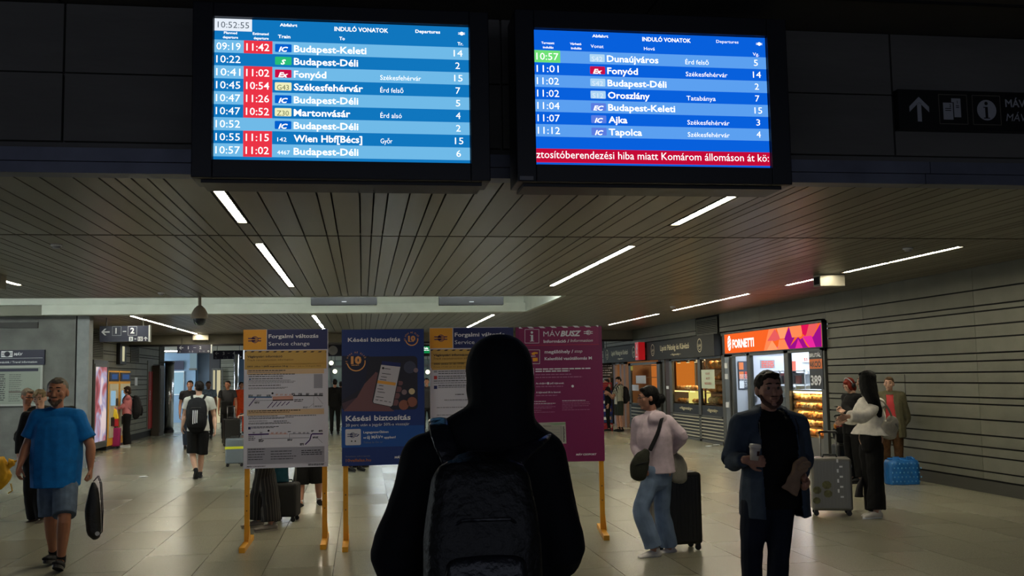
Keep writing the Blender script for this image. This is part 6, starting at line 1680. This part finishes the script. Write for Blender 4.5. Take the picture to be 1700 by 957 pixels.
skinmesh('strap', [tube([q1, q2, q3, q4], [(.022, .006), (.02, .006), (.018, .006), (.018, .006)], side=(1, 0, 0), ex=3)], c_black2, t, vox=.006, smooth=1)
G().rod([(-.07, -.055, .02), (.06, -.055, .05)], .004, 6).make('zip', m_blackp, t)
p = on_y(1124, 772, 9.32)
t = thing('white_bag', 'pale slouchy bag standing on the big black suitcase', 'bag', tuple(p))
skinmesh('bag_body', [tube([(0, 0, -.115), (0, 0, -.03), (-.01, 0, .05), (-.03, 0, .10)], [(.095, .07), (.10, .07), (.08, .06), (.04, .04)], ex=3)], fabric('white_bag', (150, 146, 136), bump=.4), t, vox=.009, smooth=2, fold=.008)
G().rod([(-.06, 0, .07), (-.02, 0, .13), (.05, 0, .05)], .008, 6).make('handle', fabric('white_bag', (150, 146, 136)), t)
suitcase('large black suitcase behind the woman in the lilac jacket', (2.98, 9.42, 0), .05, .47, .26, .68, mat('case_black', (18, 18, 20), rough=.3), ribs=True)

# --- woman in white blouse
c_wb = fabric('blouse', (240, 236, 228), bump=.35)
rz = radians(-125)
Pn = Person('woman with very long black hair in a white cropped blouse and wide black trousers', (5.86, 10.9, 0), rz, 1.69, vox=.0085, female=True, skin=skin_pale,
            jpx=dict(hea=(1438, 634), nec=(1442, 662), che=(1446, 692), wai=(1446, 704), pel=(1446, 728), sl=(1459, 672, -.05), sr=(1434, 670, .1), el=(1432, 692, -.28), er=(1420, 695, .26), wl=(1406, 692, -.32), wr=(1402, 697, .15), hl=(1452, 745, -.06), hr=(1441, 745, .06),
                     kl=(1454, 800, -.05), kr=(1446, 800, .08), al=(1455, 850, -.08), ar=(1452, 849, .12)), head=(radians(12), .1, 0), hscale=1.05)
Pn.body()
Pn.top(c_wb, 'blouse', fit=1.0, hem=1.0, sleeve=1.85, sr=.082, fold=.008, vox=.009, collar=.09, flare=.075, wr=.065, fs_=0) if False else Pn.top(c_wb, 'blouse', fit=1.02, hem=.975, sleeve=1.85, sr=.080, fold=.007, vox=.009, collar=.08, flare=.07, wr=.062, extra=[tube([Pn.j['che'] + V((.02, .06, .05)), Pn.j['wai'] + V((-.05, .14, .0)), Pn.j['wai'] + V((-.07, .19, -.03))], [(.10, .06), (.12, .05), (.10, .02)], side=(1, 0, 0), caps=(1, 0))])
Pn.pants(c_black, 'wide_trousers', fit=1.15, flare=.035, fold=.008, end=1.93, seed=5, fs=.8, waist=1.1, hipb=1.12)
dl = Pn.wdir((-1, -.12, 0)); Pn.shoes(mat('shoe_pale', (220, 216, 210), rough=.6), m_swhite, dl, dl, L=.25, high=.0); Pn.hair(h_black, 'short', vol=1.08)
skinmesh('hair_fall', [tube([Pn.px(1440, 628, -.02), Pn.px(1442, 645, -.06), Pn.px(1449, 664, -.14), Pn.px(1457, 680, -.17), Pn.px(1461, 692, -.17)], [(.10, .10), (.108, .10), (.085, .06), (.060, .035), (.03, .015)], side=Pn.wdir((1, 0, 0)), caps=(1, 1))], h_black, Pn.t, vox=.008, smooth=2, fold=.003, fs=2)
G().rod([Pn.HM @ V((.074, .02, .06)), Pn.HM @ V((.04, .01, .125)), Pn.HM @ V((-.04, .01, .125)), Pn.HM @ V((-.074, .02, .06))], .006, 6).make('hair_band', m_swhite, Pn.t)
t = thing('white_handbag', 'white rounded handbag on the shoulder of the long-haired woman', 'bag', tuple(on_y(1478, 708, 10.75)))
skinmesh('bag_body', [tube([(-.02, 0, -.11), (-.01, 0, -.02), (.02, 0, .05), (.0, 0, .09)], [(.09, .04), (.105, .05), (.085, .045), (.05, .03)], ex=2.6)], fabric('handbag', (176, 172, 160), bump=.3), t, vox=.008, smooth=2, fold=.005)
q = [on_y(a, b, Y) - t.location for a, b, Y in ((1483, 698, 10.75), (1475, 680, 10.72), (1466, 667, 10.75), (1456, 664, 10.8))]
skinmesh('strap', [tube(q, [(.014, .005)] * 4, ex=3)], fabric('handbag_strap', (160, 152, 136)), t, vox=.006, smooth=1)
G().rod([(.04, -.05, .03), (.07, -.05, -.03)], .012, 6).make('buckle', m_steel, t)
t = thing('tulle_bag', 'sheer black bag corner beside the hem of the wide black trousers', 'bag', tuple(on_y(1432, 826, 10.98)))
skinmesh('bag_body', [tube([(-.04, 0, 0), (-.03, 0, .1), (.0, 0, .22)], [(.06, .03), (.045, .03), (.015, .015)], caps=(0, 1))], mat('tulle', (30, 28, 28), rough=.6, alpha=.5), t, vox=.008, smooth=1, fold=.006)
G().rod([(0, 0, .22), (.05, .1, .5)], .006, 6).make('handle', c_black2, t)
st = [(0, -.10, .50, .05, .03, 'x'), (0, -.07, .42, .03, .06, 'x')]
st2 = [(.06 + (k % 2) * .03, 0, .56 - k * .058, .035 if k % 2 else .02, .02 if k % 2 else .04, 'f') for k in range(8)]
sc = suitcase('grey ribbed suitcase with white stickers and faded decals, handle raised', (5.47, 11.22, 0), -.35, .46, .27, .61, mat('case_grey', (124, 124, 120), rough=.28, metal=.3), handle=.28, stick=st + st2)
g = G()
for (x, z, s_) in ((-.17, .30, .05), (-.06, .36, .055), (-.18, .18, .045), (-.05, .26, .05)):
    g.slab([(x + s_ * cos(a * .785 + z), -.147, z + s_ * .9 * sin(a * .785 + z)) for a in range(8)], (0, .01, 0))
g.make('worn_decals', mat('decal', (92, 92, 58), rough=.5, noise_amt=.5, nscale=22), sc)

# --- red-haired person with headphones
rz = radians(-80)
Pn = Person('person with short red hair in black looking down at a phone beside the board wall', (7.36, 14.3, 0), rz, 1.60, vox=.010, female=True, skin=skin_pale, head=(0, .55, 0),
            jpx=dict(hea=(1410, 641, 0), nec=(1416, 656), el=(1412, 693, -.2), er=(1412, 693, .2), wl=(1402, 684, -.12), wr=(1399, 682, .08)), hands=dict(l=dict(curl=.9), r=dict(curl=.9)))
Pn.body(); Pn.top(c_black, 'jacket', fit=1.12, hem=.8, sleeve=1.93, sr=.066, fold=.006); Pn.pants(c_black, 'trousers', fit=1.05); Pn.shoes(c_black, m_blackp); Pn.hair(h_red, 'bob', vol=1.06)
t = thing('headphones', 'dark headphones with a pale band on the red-haired person', 'headphones', tuple(Pn.loc), rz); t.scale = (Pn.sc,) * 3
G().rod([Pn.HM @ V((.1 * cos(a), .015, .02 + .122 * sin(a))) for a in [pi * k / 8 for k in range(9)]], .008, 6).make('head_band', m_sgrey, t, smooth=True)
for sx in (-1, 1): G().ball(Pn.HM @ V((sx * .097, .015, -.0)), (.022, .038, .042), 10, 6).make('ear_cup', m_blackp, t, smooth=True)
pw = on_y(1393, 678, 14.3)
t = thing('mobile_phone', 'dark phone held flat by the red-haired person', 'phone', tuple(pw)); G().cbox((0, 0, 0), (.15, .08, .009), Matrix.Rotation(.45, 3, 'Y')).make('phone_body', m_blackp, t, bevel=.003); G().cbox((.002, 0, .006), (.135, .07, .001), Matrix.Rotation(.45, 3, 'Y')).make('phone_glass', mat('phone_glass', (60, 60, 70), rough=.1), t)
sb = suitcase('black cabin case with a raised pole handle beside the red-haired person', tuple(on_z(1404, 797)), .1, .34, .22, .50, mat('case_black', (18, 18, 20)), handle=.42, ribs=False)
p = V(sb.location)
t = thing('black_bag', 'round black bag with red and orange straps on the black cabin case', 'bag', (p.x - .03, p.y, .57))
skinmesh('bag_body', [ell((0, 0, .14), (.15, .11, .15))], c_black2, t, vox=.01, smooth=2, fold=.008)
G().rod([(-.14, -.06, .25), (-.06, -.12, .27), (.1, -.1, .2), (.14, -.08, .1)], .012, 6).make('red_strap', mat('strap_red', (150, 24, 34)), t); G().ball((-.13, -.06, .27), (.03, .02, .05), 8, 6).make('orange_tag', mat('tag_orange', (190, 120, 40)), t, smooth=True)

# --- woman in the cardigan
Pn = Person('older person in an olive cardigan and coral top leaning by the board wall', (8.02, 14.35, 0), radians(-28), 1.61, vox=.009, bulk=1.08, fat=.02, skin=skin_pale, head=(radians(-10), .05, 0),
            jpx=dict(wr=(1497, 716, -.05), er=(1505, 694, .0), wl=(1478, 712, -.1), el=(1471, 690)))
Pn.body(); Pn.top(mat('cloth_coral', (196, 62, 66), rough=.8), 'shirt', fit=1.0, hem=.9, sleeve=.4)
Pn.top(fabric('cardigan', (100, 96, 74), bump=.5), 'cardigan', fit=1.12, hem=.72, sleeve=1.7, sr=.068, fold=.006, thick=.01, flare=.03, cut=lambda c: c.y < 0 and abs(c.x) < .06 + max(0, (1.3 - c.z)) * .1 and c.z < 1.43)
Pn.pants(fabric('brown', (84, 58, 34), na=.4, sc=12), 'trousers', fit=1.05); Pn.shoes(m_swhite, m_swhite); Pn.hair(hairmat('mouse', (104, 82, 60)), 'short')
t = thing('shopping_bag', 'big bright blue patterned carrier bag on the floor by the board wall', 'bag', (7.93, 13.95, 0), -.12)
mb = mat('bag_blue', (22, 104, 176), rough=.5, noise_amt=.2, nscale=12, bump=.6, bscale=20)
b = skinmesh('bag_body', [tube([(0, 0, .0), (0, 0, .15), (.0, 0, .30), (0, 0, .36)], [(.235, .15), (.24, .15), (.235, .15), (.215, .12)], caps=(0, 0), ex=5)], mb, t, vox=.012, smooth=2, fold=.008)
G().slab([(-.2, -.03, .35), (.2, -.02, .36), (.2, .03, .37), (-.2, .03, .37)], (0, 0, .015)).make('top_flap', mb, t)
g = G()
for i in range(8):
    for k in range(5): g.ball((-.2 + i * .057 + (.028 if k % 2 else 0), -.152, .05 + k * .065), (.010, .008, .014), 6, 4)
stuff(g.make('pale_dots', mat('bag_dot', (90, 150, 200)), t))
for sx in (-.1, .1): G().rod([(sx - .06, -.1, .35), (sx - .04, -.05, .40), (sx + .04, -.05, .40), (sx + .06, -.1, .35)], .008, 6).make('handle', mb, t)

# --- backpacker in white
Pn = Person('man with short dark hair, white T-shirt and black shorts walking away', (-2.86, 18.3, 0), pi, 1.73, vox=.010, skin=skin_pale,
            jpx=dict(wl=(357, 712, -.06), wr=(303, 707, .02), el=(356, 692, .05), er=(306, 690, .05), sl=(349, 666), sr=(312, 666), hl=(338, 722), hr=(320, 722), kl=(334, 758, .05), kr=(320, 757, .0), al=(332, 788, .1), ar=(325, 783, -.12)), head=(.45, 0, 0))
Pn.body(); Pn.top(mat('cloth_white', (188, 188, 182), rough=.8), 'shirt', fit=1.08, hem=.84, sleeve=.55, sr=.068, fold=.005, flare=.02); Pn.pants(c_black, 'shorts', end=.88, fit=1.12, flare=.012, fold=.006)
Pn.shoes(c_black2, m_blackp, Pn.wdir((-.1, 1, -.0)), Pn.wdir((-.25, .6, -.9)), socks=c_black2); Pn.hair(h_dark, 'short', vol=1.02)
backpack('black backpack with three white stripes on the man in the white T-shirt', Pn, c_black2, c_black, W=.36, Hh=.52, T_=.16, z=1.40, stripes=True)

# --- woman at the ticket machine
Pn = Person('woman in a pink top and black trousers at the ticket machines', tuple(on_z(210, 743)), radians(-75), 1.63, vox=.011, female=True, skin=skin_pale, head=(0, .3, 0),
            jpx=dict(el=(203, 676, -.15), wl=(194, 679, -.2), er=(203, 676, .2), wr=(194, 681, .2)))
Pn.body(); Pn.top(mat('cloth_pink', (190, 112, 118), rough=.8), 'shirt', fit=1.05, hem=.92, sleeve=1.9, fold=.005); Pn.pants(c_black, 'wide_trousers', fit=1.15, flare=.04, fold=.006, end=2.0); Pn.shoes(m_swhite, m_swhite); Pn.hair(h_brown, 'bob', vol=1.05)
backpack('bulky black backpack on the woman in pink', Pn, c_black2, c_black, W=.36, Hh=.55, T_=.24, z=1.42)
a = on_z(187, 745.5)
suitcase('magenta suitcase beside the woman at the ticket machines', (a.x, a.y, 0), .1, .36, .26, .48, mat('case_magenta', (150, 20, 90), rough=.4), handle=.3)
t = thing('duffel_bag', 'yellow and red bag standing on the magenta suitcase', 'bag', (a.x - .02, a.y - .05, .575))
b = skinmesh('bag_body', [tube([(0, 0, 0), (0, 0, .17), (0, 0, .36), (.04, 0, .44)], [(.16, .1), (.16, .1), (.14, .09), (.09, .06)], caps=(0, 1), ex=3)], mat('duffel_red', (190, 24, 40), rough=.6), t, vox=.012, smooth=2, fold=.006)
skinmesh('yellow_flap', [tube([(.01, -.02, .19), (.01, -.02, .32), (.04, -.02, .42)], [(.16, .1), (.145, .095), (.09, .06)], caps=(0, 1), ex=3)], mat('duffel_yellow', (222, 190, 20), rough=.6), t, vox=.012, smooth=2, fold=.005); G().rod([(-.08, 0, .42), (0, 0, .52), (.09, 0, .42)], .01, 6).make('handle', m_blackp, t)

# --- group at the left edge
Pn = Person('man in a black jacket and glasses behind the man in the blue T-shirt', (-4.1, 14.4, 0), .3, 1.66, vox=.010, skin=skin_tan, head=(.5, .25, 0), jpx=dict(hea=(46, 660), nec=(46, 684), wl=(36, 744, -.2), el=(30, 724, .05)))
Pn.body(); Pn.top(c_black, 'jacket', fit=1.12, hem=.80, sleeve=1.9, fold=.006); Pn.pants(c_black, 'trousers'); Pn.shoes(mat('shoe_red', (170, 34, 40)), m_swhite); Pn.hair(h_grey, 'short')
G().rod([Pn.HM @ V((x, -.1 + x * x * 4, .02)) for x in (-.075, -.05, -.02, .02, .05, .075)], .006, 6).make('glasses', m_blackp, Pn.t)
Pn = Person('person with curly fair hair half hidden behind the man in the blue T-shirt', (-3.98, 13.2, 0), .25, 1.63, vox=.010, female=True, skin=skin_pale, head=(-.3, .2, 0), jpx=dict(hea=(66, 663), nec=(66, 686), kl=(50, 815), kr=(62, 815), al=(56, 862, .1), ar=(71, 862, 0)))
Pn.body(); Pn.top(c_black2, 'jacket', fit=1.05, hem=.9, sleeve=1.9); Pn.pants(c_black, 'trousers', fit=1.12, flare=.02); Pn.shoes(fabric('greyshoe', (70, 64, 58)), mat('sole_grey', (120, 115, 105)), (-.8, -1, 0), (-.4, -1, 0)); Pn.hair(h_blond, 'curly')
t = thing('yellow_bag', 'crumpled bright yellow bag carried low at the left edge', 'bag', tuple(on_y(8, 790, 13.6)))
skinmesh('bag_body', [tube([(-.12, 0, -.10), (-.08, 0, .0), (-.02, 0, .12), (.08, 0, .15)], [(.11, .08), (.16, .10), (.14, .09), (.05, .04)])], mat('bag_yellow', (212, 160, 14), rough=.55, bump=.5, bscale=20), t, vox=.01, smooth=2, fold=.012, fs=1.2)
G().rod([(.05, 0, .13), (.16, 0, .2), (.2, 0, .33)], .012, 6).make('handle', mat('bag_yellow', (212, 160, 14)), t); G().rod([(.09, -.05, -.1), (.11, -.05, -.19), (.06, -.05, -.22)], .008, 6).make('drawcord', mat('bag_yellow', (212, 160, 14)), t)
Pn = Person('person in a blue and black jacket cut off by the left edge', (-5.0, 13.9, 0), .4, 1.66, vox=.011)
Pn.body(); Pn.top(fabric('blue_jacket', (20, 60, 130)), 'jacket', fit=1.2, hem=.8, sleeve=1.9); Pn.pants(c_black, 'trousers'); Pn.shoes(c_black2, m_blackp); Pn.hair(h_dark)

# --- behind the first stand
stripe = mat('cloth_pinstripe', (20, 20, 22), rough=.8)
nt = stripe.node_tree; wv = nt.nodes.new('ShaderNodeTexWave'); wv.inputs['Scale'].default_value = 10; wv.bands_direction = 'Y'; tcn = nt.nodes.new('ShaderNodeTexCoord'); cr = nt.nodes.new('ShaderNodeValToRGB')
cr.color_ramp.elements[0].position = .82; cr.color_ramp.elements[0].color = srgb(18, 18, 20); cr.color_ramp.elements[1].position = .95; cr.color_ramp.elements[1].color = srgb(70, 68, 64)
nt.links.new(tcn.outputs['Object'], wv.inputs[0]); nt.links.new(wv.outputs['Fac'], cr.inputs[0]); nt.links.new(cr.outputs[0], nt.nodes['Principled BSDF'].inputs['Base Color'])
rz = radians(-60)
Pn = Person('person in wide pinstriped trousers and grey trainers behind the leftmost poster stand', (-1.1, 11.75, 0), rz, 1.68, vox=.0095, jpx=dict(al=(450, 870, -.08), ar=(428, 864, .12), kl=(449, 826, -.05), kr=(430, 824, .08)))
Pn.body(); Pn.top(c_black2, 'jacket', hem=.85, sleeve=1.9); Pn.pants(stripe, 'striped_trousers', fit=1.25, flare=.035, end=1.92, fold=.007)
dl = Pn.wdir((-1, -.55, 0)); Pn.shoes(fabric('greytrainer', (136, 130, 122)), mat('sole_pale', (150, 145, 132)), dl, dl, L=.28); Pn.hair(h_dark)
a = on_z(474, 868)
t = suitcase('black rolling suitcase leaning behind the pinstriped trousers', (a.x, a.y + .12, 0), -.2, .30, .24, .40, mat('case_cloth', (20, 20, 22), rough=.8), handle=.4, ribs=False)
t = thing('teal_bag', 'dark teal bag on the black rolling suitcase behind the leftmost stand', 'bag', (a.x - .06, a.y + .12, .465)); skinmesh('bag_body', [tube([(0, 0, 0), (0, 0, .25)], [(.09, .08), (.085, .07)], caps=(0, 1), ex=3)], fabric('teal', (20, 62, 76)), t, vox=.01, fold=.004); G().rod([(-.04, 0, .3), (0, 0, .38), (.04, 0, .3)], .008, 6).make('handle', c_black2, t)
Pn = Person('person in black three-quarter shorts and black and white sneakers behind the leftmost stand', (-.72, 13.9, 0), .1, 1.72, vox=.0095, skin=skin_m, jpx=dict(kl=(500, 796), kr=(528, 794), al=(499, 836, -.1), ar=(530, 830, .1), hl=(505, 750), hr=(523, 750)))
Pn.body(); Pn.top(c_black2, 'shirt', hem=.85); Pn.pants(c_black, 'shorts', end=1.22, fit=1.15, flare=.01); Pn.shoes(c_black2, m_swhite, (-.35, -1, 0), (.1, -1, 0), socks=m_swhite); Pn.hair(h_dark)

# --- farther walkers
def simple(label, px, py, rz, H, top, pant, hm='s', **k):
    p = on_z(px, py); P_ = Person(label, (p.x, p.y, 0), rz, H, vox=.013, **k); P_.body()
    P_.top(top, 'jacket' if k.get('hands') is None else 'shirt', fit=1.08, hem=.84, sleeve=.55 if hm == 't' else 1.9); P_.pants(pant, 'trousers'); P_.shoes(c_black2, m_blackp); P_.hair(h_dark); return P_
c_dkgrey = fabric('dkgrey', (48, 48, 52)); c_jdk = fabric('jean_dk', (40, 50, 66))
P1 = simple('man in a black T-shirt close behind the backpacker in white', 314, 746, .2, 1.76, c_black2, c_jdk, 't', head=(-.3, 0, 0))
P1 = simple('man in a patterned blue-grey shirt in the far passage', 345, 728, 0, 1.74, fabric('patt', (70, 86, 104), na=.6, sc=30), c_black2, 't', skin=skin_dk)
P1 = simple('man in a grey polo shirt with a black bag across his body', 377, 735, .1, 1.74, c_dkgrey, c_black2, 't', skin=skin_tan, head=(-.5, 0, 0))
t = thing('messenger_bag', 'black bag hanging at the side of the man in the grey polo', 'bag', tuple(P1.world((-.02, -.2, .98))), P1.rz)
skinmesh('bag_body', [tube([(0, 0, -.14), (0, 0, .14)], [(.15, .07), (.15, .06)], ex=3.5)], c_black, t, vox=.012, fold=.004)
skinmesh('strap', [tube([(-.05, .0, .1), (-.13, .02, .3), (-.16, .08, .48)], [(.025, .01)] * 3, ex=3)], c_black, t, vox=.01)
a = on_z(384, 741); suitcase('tall black suitcase pulled beside the man in the grey polo', (a.x, a.y, 0), .3, .42, .28, .66, mat('case_black', (18, 18, 20)), handle=.3, ribs=False)
P1 = simple('person in a bright orange jacket at the edge of the leftmost poster stand', 400, 722, .6, 1.70, fabric('orange', (208, 74, 34)), fabric('orange', (208, 74, 34)))
a = on_z(388, 776); suitcase('small grey-blue suitcase with a yellow belt strap left of the leftmost stand', (a.x, a.y + .15, 0), .1, .36, .24, .50, mat('case_slate', (104, 112, 120), rough=.4), handle=.0, strap=mat('belt_yellow', (206, 210, 40)))
Pn = Person('traveller hidden behind the leftmost stand reaching for the grey-blue suitcase', (-1.98, 20.7, 0), .2, 1.68, vox=.011, jpx=dict(wl=(404, 690, -.2), el=(416, 690, -.1)), skin=skin_pale, hands=dict(l=dict(d=(-1, -.1, -.1), n=(0, 0, -1), curl=.8, th=-1)))
Pn.body(); Pn.top(c_dkgrey, 'jacket', sleeve=1.4); Pn.pants(c_black2, 'trousers'); Pn.shoes(c_black2, m_blackp); Pn.hair(h_dark)
a = on_z(388, 776); t = thing('pull_handle', 'tall black pull handle pole standing over the grey-blue suitcase', 'handle', (a.x + .12, a.y + .3, .0)); G().rod([(-.05, 0, .03), (-.05, 0, 1.0), (-.03, 0, 1.03), (.07, 0, 1.03), (.09, 0, 1.0), (.09, 0, .03)], .012, 6).make('rail', m_blackp, t); G().rod([(-.04, 0, 1.03), (.08, 0, 1.03)], .018, 8).make('grip', m_blackp, t)
t.children[0].name = 'rail'
P1 = simple('walker in black with a pale-strapped bag seen between the first two stands', 556, 722, pi, 1.74, c_black, c_black)
P1 = simple('second dark figure just beyond the pale-strapped walker', 566, 716, pi, 1.66, c_black2, c_black, skin=skin_m)
P1 = simple('person in dark clothes seen in the gap beside the second poster stand', 709, 725, 0, 1.72, c_dkgrey, c_black2)
P1 = simple('person whose black shoes show under the dark blue poster', 590, 783, .5, 1.72, c_black2, c_black)
P1 = simple('second pair of black trousers standing behind the dark blue poster', 601, 776, -.6, 1.70, c_black2, c_black)
# --- striped shirt at the bakery
sw = mat('cloth_stripes', (180, 180, 170), rough=.8); nt = sw.node_tree; wv = nt.nodes.new('ShaderNodeTexWave'); wv.inputs['Scale'].default_value = 9; wv.bands_direction = 'Y'; tcn = nt.nodes.new('ShaderNodeTexCoord'); cr = nt.nodes.new('ShaderNodeValToRGB'); cr.color_ramp.interpolation = 'CONSTANT'
cr.color_ramp.elements[0].color = srgb(60, 66, 56); cr.color_ramp.elements[1].position = .4; cr.color_ramp.elements[1].color = srgb(176, 176, 160)
nt.links.new(tcn.outputs['Object'], wv.inputs[0]); nt.links.new(wv.outputs['Fac'], cr.inputs[0]); nt.links.new(cr.outputs[0], nt.nodes['Principled BSDF'].inputs['Base Color'])
a = on_z(1029, 717)
Pn = Person('person in a striped shirt, dark shorts and face mask at the far bakery entrance', (a.x, a.y, 0), radians(-80), 1.66, vox=.012, skin=skin_m, head=(0, .35, 0), jpx=dict(el=(1018, 660, -.15), wl=(1011, 653, -.1), er=(1018, 662, .15), wr=(1010, 655, .1)))
Pn.body(); Pn.top(sw, 'striped_shirt', fit=1.08, sleeve=.75, hem=.86); Pn.pants(fabric('dkgreen', (40, 46, 40)), 'shorts', end=.95, fit=1.2); Pn.shoes(c_black2, m_blackp, socks=c_black2); Pn.hair(h_dark)
skinmesh('face_mask', xf([ell((0, -.075, -.045), (.05, .035, .045))], Pn.HM), mat('mask_blue', (120, 130, 170)), Pn.t, vox=.006)
backpack('black backpack on the person in the striped shirt', Pn, c_black2, c_black, W=.30, Hh=.46, T_=.18)
P1 = simple('person in black with white shoes beside the striped shirt', 1009, 716, radians(-90), 1.60, c_black, c_black)
